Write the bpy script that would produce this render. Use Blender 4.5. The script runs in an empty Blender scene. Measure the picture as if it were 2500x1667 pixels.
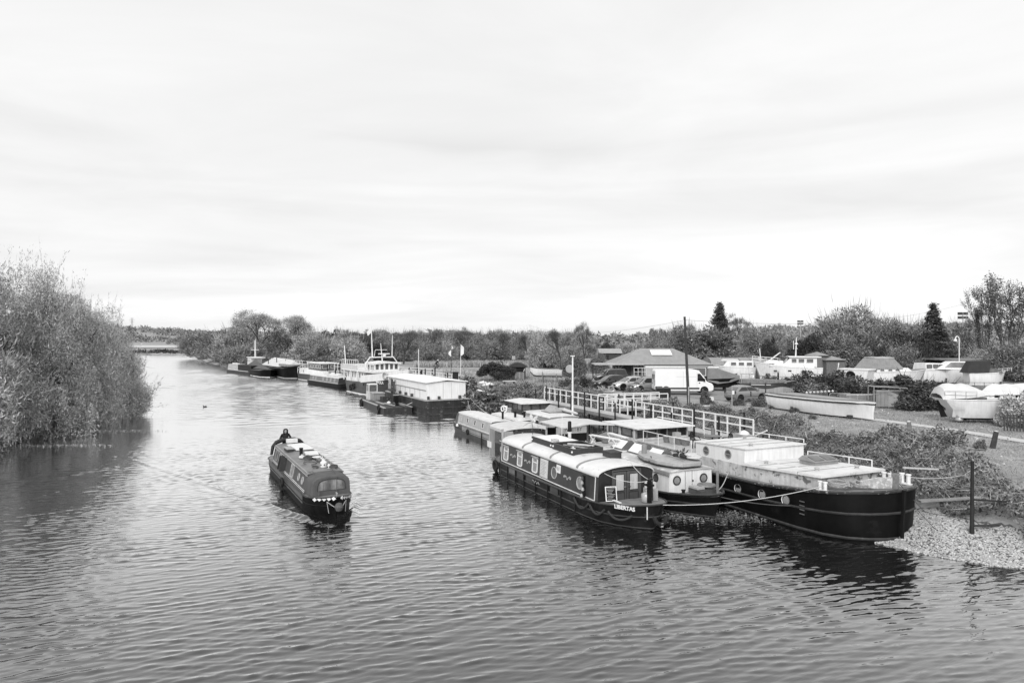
import bpy, math, random
import numpy as np
from mathutils import Matrix, Vector
R = math.radians
random.seed(7); RNG = np.random.default_rng(11)
SC = bpy.context.scene; COL = SC.collection
# ---------------------------------------------------------------- camera, sky, sun, exposure
cam = bpy.data.objects.new('camera', bpy.data.cameras.new('camera')); COL.objects.link(cam)
cam.location = (0, 0, 8); cam.rotation_euler = (R(90), 0, 0)
cam.data.sensor_width = 36; cam.data.lens = 24.0; cam.data.shift_y = -0.0054
cam.data.clip_start = .1; cam.data.clip_end = 9000; SC.camera = cam
SUN_EL, SUN_AZ = R(34), R(194)          # azimuth clockwise from +Y: behind the camera, to the left
wd = bpy.data.worlds.new('World'); SC.world = wd; wd.use_nodes = True
wn, wl = wd.node_tree.nodes, wd.node_tree.links; wn.clear()
def N(t, **k):
    n = wn.new(t)
    for a, b in k.items(): setattr(n, a, b)
    return n
def mth(op, a, b=None, c=None):
    n = N('ShaderNodeMath', operation=op)
    for i, s in enumerate((a, b, c)):
        if s is None: continue
        if isinstance(s, (int, float)): n.inputs[i].default_value = s
        else: wl.new(s, n.inputs[i])
    return n.outputs[0]
sky = N('ShaderNodeTexSky', sky_type='NISHITA'); sky.sun_disc = False
sky.sun_elevation = SUN_EL; sky.sun_rotation = SUN_AZ
bw = N('ShaderNodeRGBToBW'); wl.new(sky.outputs[0], bw.inputs[0])
tc = N('ShaderNodeTexCoord'); sx = N('ShaderNodeSeparateXYZ'); wl.new(tc.outputs['Generated'], sx.inputs[0])
zz = mth('ADD', mth('MAXIMUM', sx.outputs[2], 0.0), .13)
cx = N('ShaderNodeCombineXYZ')
wl.new(mth('DIVIDE', sx.outputs[0], zz), cx.inputs[0]); wl.new(mth('DIVIDE', sx.outputs[1], zz), cx.inputs[1])
def cloud(scale, seed, sxy, detail=4, rough=.5):
    mp = N('ShaderNodeMapping'); wl.new(cx.outputs[0], mp.inputs[0])
    mp.inputs['Location'].default_value = seed; mp.inputs['Scale'].default_value = (sxy[0], sxy[1], 1)
    mp.inputs['Rotation'].default_value = (0, 0, R(14))
    nz = N('ShaderNodeTexNoise'); wl.new(mp.outputs[0], nz.inputs['Vector'])
    nz.inputs['Scale'].default_value = scale; nz.inputs['Detail'].default_value = detail
    nz.inputs['Roughness'].default_value = rough; nz.inputs['Distortion'].default_value = .5
    return nz.outputs['Fac']
c1 = cloud(.42, (3.3, 1.7, 0), (.8, 1), 4, .45); c2 = cloud(1.1, (9.1, 4.2, 2), (.75, 1.1), 7, .6)
cl = mth('ADD', mth('MULTIPLY', c1, .64), mth('MULTIPLY', c2, .36))
mr = N('ShaderNodeMapRange', interpolation_type='SMOOTHSTEP'); wl.new(cl, mr.inputs[0])
for i, v in zip((1, 2, 3, 4), (.33, .6, 5.45, 6.3)): mr.inputs[i].default_value = v
cov = mth('ADD', mth('MULTIPLY', mr.outputs[0], .93), mth('MULTIPLY', mth('MINIMUM', bw.outputs[0], 9.0), .07))
cs = N('ShaderNodeCombineXYZ'); wl.new(sx.outputs[0], cs.inputs[0]); wl.new(sx.outputs[1], cs.inputs[1]); wl.new(mth('MULTIPLY', sx.outputs[2], 11.0), cs.inputs[2])
n3 = N('ShaderNodeTexNoise'); wl.new(cs.outputs[0], n3.inputs['Vector']); n3.inputs['Scale'].default_value = 1.25; n3.inputs['Detail'].default_value = 4; n3.inputs['Distortion'].default_value = .3
m3 = N('ShaderNodeMapRange', interpolation_type='SMOOTHSTEP'); wl.new(n3.outputs['Fac'], m3.inputs[0])       # long low banks of stratus
for i, v in zip((1, 2, 3, 4), (.36, .62, .9, 1.0)): m3.inputs[i].default_value = v
m4 = N('ShaderNodeMapRange', interpolation_type='SMOOTHSTEP'); wl.new(sx.outputs[2], m4.inputs[0])
for i, v in zip((1, 2, 3, 4), (.1, .3, 0, 1.0)): m4.inputs[i].default_value = v
cov = mth('MULTIPLY', cov, mth('MAXIMUM', m3.outputs[0], m4.outputs[0]))
cc = N('ShaderNodeCombineXYZ')
for i in range(3): wl.new(cov, cc.inputs[i])
bg = N('ShaderNodeBackground'); wl.new(cc.outputs[0], bg.inputs[0]); bg.inputs[1].default_value = .1
wo = N('ShaderNodeOutputWorld'); wl.new(bg.outputs[0], wo.inputs[0])
sun = bpy.data.objects.new('sun', bpy.data.lights.new('sun', 'SUN')); COL.objects.link(sun)
sun.data.energy = 1.5; sun.data.angle = R(28); sun.data.color = (1, .995, .99)
sd = Vector((math.sin(SUN_AZ) * math.cos(SUN_EL), math.cos(SUN_AZ) * math.cos(SUN_EL), math.sin(SUN_EL)))
sun.rotation_euler = sd.to_track_quat('Z', 'Y').to_euler(); sun.location = (-60, -80, 90)
vs = SC.view_settings; vs.view_transform = 'Standard'; vs.look = 'None'; vs.exposure = 0.72; vs.gamma = 1; vs.use_curve_mapping = False
SC.cycles.max_bounces = 6; SC.cycles.diffuse_bounces = 2; SC.cycles.glossy_bounces = 3; SC.cycles.transparent_max_bounces = 4
# ---------------------------------------------------------------- materials (the photograph is black and white: greys)
MATS = {}
def mat(name, v, rough=.6, var=.18, scale=2.5, bump=0., bscale=30., metal=0., spec=.4, streak=0., patch=None, pscale=4, pth=.55, island=0.):
    if name in MATS: return MATS[name]
    m = bpy.data.materials.new(name); m.use_nodes = True; MATS[name] = m
    nt = m.node_tree; nn, ll = nt.nodes, nt.links
    b = nn['Principled BSDF']; b.inputs['Roughness'].default_value = rough; b.inputs['Metallic'].default_value = metal
    b.inputs['Specular IOR Level'].default_value = spec
    t = nn.new('ShaderNodeTexCoord')
    def noise(sc, det, stretch=None):
        z = nn.new('ShaderNodeTexNoise'); z.inputs['Scale'].default_value = sc; z.inputs['Detail'].default_value = det
        z.inputs['Roughness'].default_value = .6
        if stretch:
            mp = nn.new('ShaderNodeMapping'); mp.inputs['Scale'].default_value = stretch
            ll.new(t.outputs['Object'], mp.inputs[0]); ll.new(mp.outputs[0], z.inputs['Vector'])
        else: ll.new(t.outputs['Object'], z.inputs['Vector'])
        return z.outputs['Fac']
    def rng(src, a, b_, c, d):
        r = nn.new('ShaderNodeMapRange'); ll.new(src, r.inputs[0])
        for i, q in zip((1, 2, 3, 4), (a, b_, c, d)): r.inputs[i].default_value = q
        return r.outputs[0]
    def mul(a, b_):
        k = nn.new('ShaderNodeMath'); k.operation = 'MULTIPLY'
        for i, q in enumerate((a, b_)):
            if isinstance(q, (int, float)): k.inputs[i].default_value = q
            else: ll.new(q, k.inputs[i])
        return k.outputs[0]
    val = rng(noise(scale, 5), .3, .7, v * (1 - var), v * (1 + var))
    if streak: val = mul(val, rng(noise(6, 4, (1, 1, .09)), .4, .72, 1., 1 - streak))
    if patch is not None:
        f = rng(noise(pscale, 8), pth, pth + .06, 0, 1)
        mx = nn.new('ShaderNodeMix'); ll.new(f, mx.inputs[0]); ll.new(val, mx.inputs[2]); mx.inputs[3].default_value = patch
        val = mx.outputs[0]
    if island: val = mul(val, rng(nn.new('ShaderNodeNewGeometry').outputs['Random Per Island'], 0, 1, 1 - island, 1 + island))
    cb = nn.new('ShaderNodeCombineXYZ')
    for i in range(3): ll.new(val, cb.inputs[i])
    ll.new(cb.outputs[0], b.inputs['Base Color'])
    if bump:
        bp = nn.new('ShaderNodeBump'); bp.inputs['Strength'].default_value = bump; bp.inputs['Distance'].default_value = .02
        ll.new(noise(bscale, 4), bp.inputs['Height']); ll.new(bp.outputs[0], b.inputs['Normal'])
    return m
WHITE = mat('white_paint', .76, .45, .07, 1.5, streak=.16)
CREAM = mat('cream_paint', .6, .5, .1, 2, streak=.22)
SHEDW = mat('white_sheet', .8, .5, .05, 1, streak=.12)
WORN = mat('worn_white_paint', .62, .6, .18, 2.2, .25, 25, streak=.3, patch=.2, pscale=3.5, pth=.58)
ROOFW = mat('white_roof_paint', .66, .5, .13, 1.2, streak=.0, patch=.45, pscale=2.2, pth=.6)
PALE = mat('pale_grey_paint', .38, .5, .12, 2, streak=.2)
LGREY = mat('light_grey_paint', .27, .5, .15, 2, streak=.2)
MGREY = mat('mid_grey_paint', .12, .42, .15, 2, streak=.2)
SIDE = mat('grey_cabin_paint', .085, .35, .15, 2, streak=.25)
DGREY = mat('dark_grey_paint', .042, .38, .2, 2, streak=.2)
BLACK = mat('black_paint', .009, .5, .35, 2, streak=.1, spec=.2)
HULLB = mat('black_hull_paint', .007, .5, .5, 1.3, .1, 8, spec=.12, streak=.3, patch=.015, pscale=1.6, pth=.62)
HULLG = mat('worn_dark_hull', .035, .55, .4, 1.3, .1, 10, streak=.45, patch=.1, pscale=2.0, pth=.6)
HULLS = mat('grey_ship_hull', .075, .5, .3, .8, streak=.4)
RUST = mat('rusty_steel', .06, .8, .5, 3, .4, 20, streak=.4, patch=.2, pscale=5, pth=.6)
STEEL = mat('galvanised_steel', .42, .4, .15, 4, metal=.4)
RAILW = mat('white_rail_paint', .74, .45, .1, 3, patch=.3, pscale=9, pth=.66)
GLASS = mat('dark_glass', .018, .06, .5, 2, spec=.7)
GLASSL = mat('curtained_glass', .3, .12, .35, 9, spec=.6, streak=.5)
GLASSM = mat('sky_lit_glass', .1, .07, .4, 2, spec=.8)
RUBBER = mat('black_rubber', .014, .8, .3, 5)
WOOD = mat('weathered_wood', .2, .8, .35, 5, .3, 40, streak=.3)
WOODD = mat('dark_wood', .05, .75, .35, 5, .3, 40, streak=.3)
WOODM = mat('varnished_wood', .1, .45, .25, 6, .15, 40, streak=.2)
PILE = mat('tarred_pile', .018, .8, .4, 4, .3, 30, streak=.3)
ROPE = mat('pale_rope', .5, .85, .2, 20)
ROPED = mat('dark_rope', .09, .9, .3, 20)
TARP = mat('pale_tarpaulin', .6, .55, .12, 1.2, .6, 3.0, streak=.1)
TARPG = mat('grey_tarpaulin', .16, .6, .2, 1.2, .6, 3.0)
CANVAS = mat('grey_canvas', .085, .75, .2, 2.5, .25, 6)
CANVASL = mat('light_canvas', .55, .7, .12, 2.5, .25, 6)
CANVASD = mat('dark_canvas', .022, .7, .25, 2.5, .25, 6)
DECK = mat('grey_deck', .2, .75, .25, 2.2, .2, 20, patch=.1, pscale=3, pth=.6)
DECKL = mat('light_deck', .42, .7, .2, 2.2, .15, 20, patch=.25, pscale=3, pth=.58)
TILE = mat('roof_tile_grey', .33, .8, .12, 1.5, .2, 10)
BRICK = mat('brick_wall', .14, .85, .3, 6, .3, 25)
TIMBER = mat('dark_timber_wall', .06, .8, .25, 4, .2, 20, streak=.2)
SILV = mat('silver_car_paint', .5, .25, .06, 1, metal=.5, spec=.6)
GREYC = mat('grey_car_paint', .2, .22, .06, 1, metal=.4, spec=.6)
DARKC = mat('dark_car_paint', .03, .2, .1, 1, spec=.7)
KAC = mat('grey_hatchback_paint', .3, .25, .06, 1, metal=.4, spec=.6)
VANW = mat('white_van_paint', .8, .3, .03, 1, spec=.5)
CHROME = mat('chrome', .6, .15, .05, 1, metal=1)
SKIN = mat('skin', .3, .6, .1, 4)
CLOTHB = mat('black_cloth', .013, .85, .3, 6)
CLOTHW = mat('white_cloth', .7, .85, .1, 6)
CLOTHG = mat('grey_cloth', .1, .85, .2, 6)
# ---------------------------------------------------------------- mesh helpers
class MB:
    def __init__(s): s.v = []; s.f = []
    def add(s, vs, fs, M=None):
        b = len(s.v)
        s.v += [tuple(M @ Vector(p)) for p in vs] if M else [tuple(p) for p in vs]
        s.f += [tuple(i + b for i in f) for f in fs]; return s
    def box(s, x0, x1, y0, y1, z0, z1, M=None):
        return s.add([(x0, y0, z0), (x1, y0, z0), (x1, y1, z0), (x0, y1, z0), (x0, y0, z1), (x1, y0, z1), (x1, y1, z1), (x0, y1, z1)],
                     [(3, 2, 1, 0), (4, 5, 6, 7), (0, 1, 5, 4), (1, 2, 6, 5), (2, 3, 7, 6), (3, 0, 4, 7)], M)
    def bar(s, p, q, w, h=None):
        p, q = Vector(p), Vector(q); d = q - p; L = d.length
        if L < 1e-5: return s
        x = d / L; up = Vector((0, 0, 1)) if abs(x.z) < .95 else Vector((0, 1, 0))
        y = up.cross(x).normalized(); z = x.cross(y); h = h or w
        M = Matrix(((x.x, y.x, z.x, p.x), (x.y, y.y, z.y, p.y), (x.z, y.z, z.z, p.z), (0, 0, 0, 1)))
        return s.box(0, L, -w / 2, w / 2, -h / 2, h / 2, M)
    def tube(s, pts, r, n=6, closed=False, cap=True):
        pts = [Vector(p) for p in pts]; k = len(pts); rs = r if isinstance(r, (list, tuple)) else [r] * k
        rings = []; u = None
        for i in range(k):
            a = pts[(i - 1) % k] if (closed or i > 0) else pts[i]; b = pts[(i + 1) % k] if (closed or i < k - 1) else pts[i]
            t = (b - a).normalized()
            if u is None: u = t.orthogonal().normalized()
            u = (u - t * u.dot(t)); u = u.normalized() if u.length > 1e-6 else t.orthogonal().normalized()
            w = t.cross(u)
            rings.append([pts[i] + (u * math.cos(6.2832 * j / n) + w * math.sin(6.2832 * j / n)) * rs[i] for j in range(n)])
        return s.loft(rings, cap and not closed, True, closed)
    def loft(s, rings, cap=True, closed=True, loop=False):
        n = len(rings[0]); b = len(s.v)
        for r in rings: s.v += [tuple(p) for p in r]
        m = len(rings); e = n if closed else n - 1
        for i in range(m if loop else m - 1):
            i2 = (i + 1) % m
            for j in range(e):
                j2 = (j + 1) % n
                s.f.append((b + i * n + j, b + i * n + j2, b + i2 * n + j2, b + i2 * n + j))
        if cap:
            s.f.append(tuple(b + j for j in reversed(range(n)))); s.f.append(tuple(b + (m - 1) * n + j for j in range(n)))
        return s
    def lathe(s, prof, M=None, n=12, cap=True):
        rings = [[(r * math.cos(6.2832 * j / n), r * math.sin(6.2832 * j / n), z) for j in range(n)] for r, z in prof]
        if M: rings = [[M @ Vector(p) for p in r] for r in rings]
        return s.loft(rings, cap)
    def prism(s, pts, d0, d1, M=None):
        n = len(pts)
        vs = [(x, y, d0) for x, y in pts] + [(x, y, d1) for x, y in pts]
        fs = [tuple(reversed(range(n))), tuple(range(n, 2 * n))] + [(i, (i + 1) % n, n + (i + 1) % n, n + i) for i in range(n)]
        return s.add(vs, fs, M)
    def ring(s, o, i, d0, d1, M=None):
        n = len(o)
        vs = [(x, y, d0) for x, y in o] + [(x, y, d1) for x, y in o] + [(x, y, d0) for x, y in i] + [(x, y, d1) for x, y in i]
        fs = []
        for k in range(n):
            q = (k + 1) % n
            fs += [(k, q, n + q, n + k), (n + k, n + q, 3 * n + q, 3 * n + k), (3 * n + k, 3 * n + q, 2 * n + q, 2 * n + k)]
        return s.add(vs, fs, M)
    def torus(s, R_, r, M=None, n=16, k=6, a0=0, a1=6.28318):
        full = a1 - a0 > 6.28
        pts = [(R_ * math.cos(a0 + (a1 - a0) * i / n), R_ * math.sin(a0 + (a1 - a0) * i / n), 0) for i in range(n if full else n + 1)]
        if M: pts = [M @ Vector(p) for p in pts]
        return s.tube(pts, r, k, closed=full)
    def me(s, name, mt, smooth=False):
        m = bpy.data.meshes.new(name); m.from_pydata(s.v, [], s.f)
        if mt: m.materials.append(mt)
        if smooth:
            m.polygons.foreach_set('use_smooth', [True] * len(m.polygons)); m.set_sharp_from_angle(angle=R(38))
        m.update(); return m
    def build(s, name, mt, parent=None, smooth=False, loc=None): return link(name, s.me(name, mt, smooth), parent, loc)
def link(name, data, parent=None, loc=None, M=None):
    o = bpy.data.objects.new(name, data); COL.objects.link(o)
    if parent: o.parent = parent
    if loc: o.location = loc
    if M: o.matrix_local = M
    return o
def tag(o, label=None, cat=None, group=None, kind=None):
    for k, v in (('label', label), ('category', cat), ('group', group), ('kind', kind)):
        if v: o[k] = v
    return o
def thing(name, label, cat, loc=(0, 0, 0), rz=0, group=None, s=1):
    o = bpy.data.objects.new(name, None); COL.objects.link(o); o.empty_display_size = .3
    o.location = loc; o.rotation_euler = (0, 0, rz); o.scale = (s, s, s)
    return tag(o, label, cat, group)
def place(p, nrm, up=(0, 0, 1)):
    z = Vector(nrm).normalized(); x = Vector(up).cross(z).normalized(); y = z.cross(x)
    return Matrix(((x.x, y.x, z.x, p[0]), (x.y, y.y, z.y, p[1]), (x.z, y.z, z.z, p[2]), (0, 0, 0, 1)))
def rrect(w, h, r, k=3):
    r = max(r, .001); o = []
    for cx_, cy_, a in ((w / 2 - r, h / 2 - r, 0), (-w / 2 + r, h / 2 - r, 90), (-w / 2 + r, -h / 2 + r, 180), (w / 2 - r, -h / 2 + r, 270)):
        o += [(cx_ + r * math.cos(R(a + 90 * i / k)), cy_ + r * math.sin(R(a + 90 * i / k))) for i in range(k + 1)]
    return o
def circ(r, n=16): return [(r * math.cos(6.28318 * i / n), r * math.sin(6.28318 * i / n)) for i in range(n)]
CACHE = {}
def window(parent, M, w, h, r=.05, t=.035, fm=None, pm=None, bars=0, trans=0, name='window', d=.035, label=None):
    fm = fm or WHITE; pm = pm or GLASS
    key = ('w', round(w, 3), round(h, 3), r, t, fm.name, pm.name, bars, trans, d)
    if key not in CACHE:
        b = MB().ring(rrect(w, h, r), rrect(w - 2 * t, h - 2 * t, max(r - t, .004)), -.01, d)
        for i in range(bars): xx = -w / 2 + w * (i + 1) / (bars + 1); b.box(xx - t / 2, xx + t / 2, -h / 2 + t, h / 2 - t, -.005, d * .8)
        if trans: b.box(-w / 2 + t, w / 2 - t, h * trans - t / 2, h * trans + t / 2, -.005, d * .75)
        p = MB().add([(x, y, .004) for x, y in rrect(w - 1.6 * t, h - 1.6 * t, max(r - t, .004))], [tuple(range(16))])
        CACHE[key] = (b.me('window_frame', fm), p.me('pane', pm))
    f, p = CACHE[key]
    o = link(name, f, parent, M=M); link('pane', p, o)
    if label: o['label'] = label
    return o
def porthole(parent, M, r=.2, t=.04, fm=None, pm=None, bar=False, name='porthole'):
    fm = fm or CHROME; pm = pm or GLASS
    key = ('p', r, t, fm.name, pm.name, bar)
    if key not in CACHE:
        b = MB().torus(r, t, None, 18, 6)
        if bar: b.box(-r, r, -.015, .015, 0, .03)
        CACHE[key] = (b.me('porthole_rim', fm, True), MB().add([(x, y, .006) for x, y in circ(r)], [tuple(range(16))]).me('pane', pm))
    f, p = CACHE[key]; o = link(name, f, parent, M=M); link('pane', p, o); return o
def text(parent, s, M, size, mt, name='lettering', ext=.006, off=0.0, align='CENTER', sx_=1):
    c = bpy.data.curves.new(name, 'FONT'); c.body = s; c.size = size; c.extrude = ext; c.offset = off; c.align_x = align; c.align_y = 'CENTER'
    c.materials.append(mt); c.resolution_u = 3
    o = link(name, c, parent, M=M @ Matrix.Diagonal((sx_, 1, 1, 1))); return o
def G(px, py, z=0.):          # a ground point seen at a pixel of the 2500 x 1667 photograph, for setting out
    y = 1667. * (8 - z) / (py - 820); return Vector(((px - 1250) / 1667. * y, y, z))
def XY(px, y, z=0.): return Vector(((px - 1250) / 1667. * y, y, z))
def ZH(py, y): return 8 - (py - 820) * y / 1667.
def heading(p, q): return math.atan2(q[1] - p[1], q[0] - p[0])
ROPEN = 'ropes strung between boats and bank'
def rope(p, q, sag, r, mt, label, name='mooring_rope', group=None):
    p, q = Vector(p), Vector(q); pts = [p.lerp(q, i / 14) - Vector((0, 0, sag * 4 * (i / 14) * (1 - i / 14))) for i in range(15)]
    return tag(MB().tube(pts, r, 5).build(name, mt, None, True), label, 'rope', group)
# ---------------------------------------------------------------- ground, water, woods
RIVER = np.array([(70, -30), (46, 6), (30, 17.5), (22, 22.0), (18.6, 23.2), (16.8, 23.7), (15.2, 24.8), (13.9, 26.6), (14.6, 29), (16.0, 32.0), (14.6, 42), (9.6, 56),
    (3.6, 67.5), (-1.0, 76), (-8.5, 90), (-17, 106), (-27, 124), (-37, 136), (-51, 150), (-68, 166), (-84, 190), (-98, 215), (-118, 254), (-134, 292), (-200, 305), (-420, 320),
    (-420, 262), (-205, 268), (-146, 240), (-82, 150), (-49, 84), (-40, 66), (-37.2, 58), (-38.5, 50), (-41, 40), (-40, 20), (-36, -30)], float)
def rdist(x, y):              # signed distance to the river's edge, positive on land
    P = np.stack([x.ravel(), y.ravel()], 1); best = np.full(len(P), 1e18); ins = np.zeros(len(P), bool)
    for a, b in zip(RIVER, np.roll(RIVER, -1, 0)):
        d = b - a; t = np.clip(((P - a) @ d) / (d @ d), 0, 1); q = a + t[:, None] * d - P
        best = np.minimum(best, (q * q).sum(1))
        c = (a[1] > P[:, 1]) != (b[1] > P[:, 1])
        ins ^= c & (P[:, 0] < d[0] * (P[:, 1] - a[1]) / (d[1] if abs(d[1]) > 1e-9 else 1e-9) + a[0])
    r = np.sqrt(best); return np.where(ins, -r, r).reshape(x.shape)
def sst(a, b, x): t = np.clip((x - a) / (b - a), 0, 1); return t * t * (3 - 2 * t)
def wob(x, y, s, seed=0):
    r = np.random.default_rng(seed); o = 0
    for i in range(9):
        a = r.uniform(0, 6.28); k = s * r.uniform(.5, 2.2); o = o + np.sin((x * np.cos(a) + y * np.sin(a)) * k + r.uniform(0, 6.28))
    return o / 4.
def height(x, y):
    x = np.asarray(x, float); y = np.asarray(y, float); d = rdist(x, y)
    near = np.exp(-((x - 18) ** 2 + (y - 27) ** 2) / 70.); left = x < -30 - .0 * y
    bwid = np.where(left & (y < 230), 9, 4.2 + 5.5 * near); top = np.where(left & (y < 230), 1.3, 2.0)
    h = np.where(d > 0, top * sst(-.15 * bwid, bwid, d) + .0 - top * sst(-.15, 1, 0.0), np.maximum(-1.6, d * .45)) - .05 * (d < 0)
    bank = sst(0, .6, d) * (1 - sst(.8 * bwid, 1.5 * bwid, d))
    h = h + bank * .12 * wob(x, y, 1.6, 3)
    r = np.hypot(x, y); px = 1250 + 1667 * x / np.maximum(y, 1)
    H = np.interp(px, [-3000, 320, 520, 760, 1300, 1480, 1700, 1900, 2500, 5000], [22, 15, 7, 4, 0, -1.5, 8, 17, 18, 22])
    return h + H * sst(480, 1250, r)
def hz(x, y): return float(height(np.array([x]), np.array([y]))[0])
def fast_mesh(name, V, k, mt, smooth=False):      # V: (n*k,3) -> n polygons of k corners
    m = bpy.data.meshes.new(name); nv = len(V); npoly = nv // k
    m.vertices.add(nv); m.vertices.foreach_set('co', np.ascontiguousarray(V, dtype=np.float32).ravel())
    m.loops.add(nv); m.loops.foreach_set('vertex_index', np.arange(nv, dtype=np.int32))
    m.polygons.add(npoly); m.polygons.foreach_set('loop_start', np.arange(0, nv, k, dtype=np.int32))
    if mt: m.materials.append(mt)
    m.update(); m.validate(); return m
def grid_mesh(name, X, Y, Z, mt, smooth=True, keep=None):
    ny, nx = X.shape; idx = np.arange(ny * nx).reshape(ny, nx)
    q = np.stack([idx[:-1, :-1], idx[:-1, 1:], idx[1:, 1:], idx[1:, :-1]], -1).reshape(-1, 4)
    if keep is not None: q = q[keep(X, Y).reshape(-1)]
    m = bpy.data.meshes.new(name); V = np.stack([X, Y, Z], -1).reshape(-1, 3)
    m.vertices.add(len(V)); m.vertices.foreach_set('co', V.astype(np.float32).ravel())
    m.loops.add(q.size); m.loops.foreach_set('vertex_index', q.astype(np.int32).ravel())
    m.polygons.add(len(q)); m.polygons.foreach_set('loop_start', np.arange(0, q.size, 4, dtype=np.int32))
    if smooth: m.polygons.foreach_set('use_smooth', np.ones(len(q), bool))
    m.materials.append(mt); m.update(); m.validate(); return m
def ax(*segs): return np.unique(np.concatenate([np.arange(a, b, s) for a, b, s in segs]))
GRASS = mat('meadow_grass', .3, .9, .3, .35, .5, 6, patch=.21, pscale=.9, pth=.56)
xs = ax((-4000, -600, 200), (-600, -160, 12), (-160, -45, 4), (-45, -25, 1), (-25, 2, 2.), (2, 40, .7), (40, 90, 3), (90, 300, 20), (300, 4001, 200))
ys = ax((-60, 10, 6), (10, 75, .7), (75, 180, 2), (180, 340, 6), (340, 1700, 40), (1700, 6001, 300))
X, Y = np.meshgrid(xs, ys)
tag(link('ground', grid_mesh('ground', X, Y, height(X, Y), GRASS)), kind='structure')
# water: long wind ripples and the wake are real relief near the camera, finer ripple is bump
wm = bpy.data.materials.new('river_water'); wm.use_nodes = True; nt = wm.node_tree; nn, ll = nt.nodes, nt.links
b = nn['Principled BSDF']; b.inputs['Base Color'].default_value = (.011, .011, .011, 1); b.inputs['Specular IOR Level'].default_value = 0
t = nn.new('ShaderNodeTexCoord'); hsum = None
for sc_, st_, dist, rot in ((1.0, (1.3, .32, 1), .012, 22), (1.0, (.34, .1, 1), .0035, 30)):
    mp = nn.new('ShaderNodeMapping'); mp.vector_type = 'TEXTURE'; mp.inputs['Rotation'].default_value = (0, 0, R(rot)); mp.inputs['Scale'].default_value = st_
    ll.new(t.outputs['Object'], mp.inputs[0]); z = nn.new('ShaderNodeTexNoise'); z.inputs['Scale'].default_value = sc_; z.inputs['Detail'].default_value = 3
    z.inputs['Distortion'].default_value = .4
    ll.new(mp.outputs[0], z.inputs['Vector']); k = nn.new('ShaderNodeMath'); k.operation = 'MULTIPLY'; ll.new(z.outputs['Fac'], k.inputs[0]); k.inputs[1].default_value = dist
    if hsum is None: hsum = k.outputs[0]
    else:
        a_ = nn.new('ShaderNodeMath'); ll.new(hsum, a_.inputs[0]); ll.new(k.outputs[0], a_.inputs[1]); hsum = a_.outputs[0]
sy = nn.new('ShaderNodeSeparateXYZ'); ll.new(t.outputs['Object'], sy.inputs[0]); mr_ = nn.new('ShaderNodeMapRange'); ll.new(sy.outputs[1], mr_.inputs[0])
for i, q in zip((1, 2, 3, 4), (25, 130, .015, .22)): mr_.inputs[i].default_value = q          # ripples too fine to model make far water rougher
gl = nn.new('ShaderNodeBsdfGlossy'); gl.inputs['Color'].default_value = (.96, .96, .96, 1); ll.new(mr_.outputs[0], gl.inputs['Roughness'])
fr = nn.new('ShaderNodeFresnel'); fr.inputs['IOR'].default_value = 1.34; fk = nn.new('ShaderNodeMath'); fk.operation = 'MULTIPLY'; fk.use_clamp = True; ll.new(fr.outputs[0], fk.inputs[0]); fk.inputs[1].default_value = 2.95
ms = nn.new('ShaderNodeMixShader'); ll.new(fk.outputs[0], ms.inputs[0]); ll.new(b.outputs[0], ms.inputs[1]); ll.new(gl.outputs[0], ms.inputs[2]); ll.new(ms.outputs[0], nn['Material Output'].inputs[0])
bp = nn.new('ShaderNodeBump'); bp.inputs['Strength'].default_value = .85; bp.inputs['Distance'].default_value = 1.0
ll.new(hsum, bp.inputs['Height']); ll.new(bp.outputs[0], gl.inputs['Normal']); ll.new(bp.outputs[0], fr.inputs['Normal'])
WX0, WX1, WY0, WY1 = -42., 26., 9., 60.
xs = np.concatenate([[-4000, -600, -160, -80], np.arange(WX0, WX1 + .01, .115), [60, 200, 700, 4000]])
ys = np.concatenate([[-60, 0], np.arange(WY0, 32, .05), np.arange(32, WY1 + .01, .085), [90, 150, 260, 340, 900, 6000]])
X, Y = np.meshgrid(xs, ys)
inner = (X >= WX0) & (X <= WX1) & (Y >= WY0) & (Y <= WY1)
fade = np.where(inner, np.minimum(1, np.minimum(np.minimum(X - WX0, WX1 - X), np.minimum((Y - WY0) * 9, (WY1 - Y) * .25)) / 4), 0); fade = np.maximum(fade, 0)
H = np.zeros_like(X); rw = np.random.default_rng(5)
gust = np.clip(.8 + .42 * wob(X, Y, .15, 8) + .2 * wob(X, Y, .5, 9), .25, 1.5)
for i in range(84):
    lam = .17 * (2.3 ** rw.uniform(0, 1)) if i < 66 else rw.uniform(.45, .9); th = R(rw.normal(24, 16 if i < 66 else 12)) + (R(24) * (rw.random() < .2)); k_ = 6.2832 / lam
    amp = (.0033 if i < 66 else .0020) * lam ** .95 * rw.uniform(.4, 1.3)
    H += amp * np.sin(k_ * (-X * math.sin(th) + Y * math.cos(th)) + rw.uniform(0, 6.28) + .5 * wob(X, Y, .3, 30 + i))
H = (H + .9 * np.maximum(H, 0) ** 1.5 / .12) * gust        # peaked crests, flat troughs
BOW = Vector((-7.85, 30.0)); AFT = Vector((-.468, .884)); PORT = Vector((.884, .468))
ua = (X - BOW.x) * AFT.x + (Y - BOW.y) * AFT.y; ub = (X - BOW.x) * PORT.x + (Y - BOW.y) * PORT.y
def wake(sgn, slope, amp, wid, ofs, decay):
    dd = sgn * ub - (ofs + slope * ua); e = np.exp(-np.maximum(ua, 0) / decay) * (ua > -1.2)
    return .62 * amp * 1.35 * e * np.exp(-(dd / wid) ** 2) * np.cos(dd * 7.5) * (1 + .4 * wob(X, Y, 2.5, 77))
for sgn in (-1, 1):
    H += wake(sgn, .36, .06, .34, .8, 26) + wake(sgn, .29, .035, .3, .95, 16) + wake(sgn, .46, .03, .3, .75, 11) + wake(sgn, .22, .03, .3, 1.0, 9)
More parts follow.
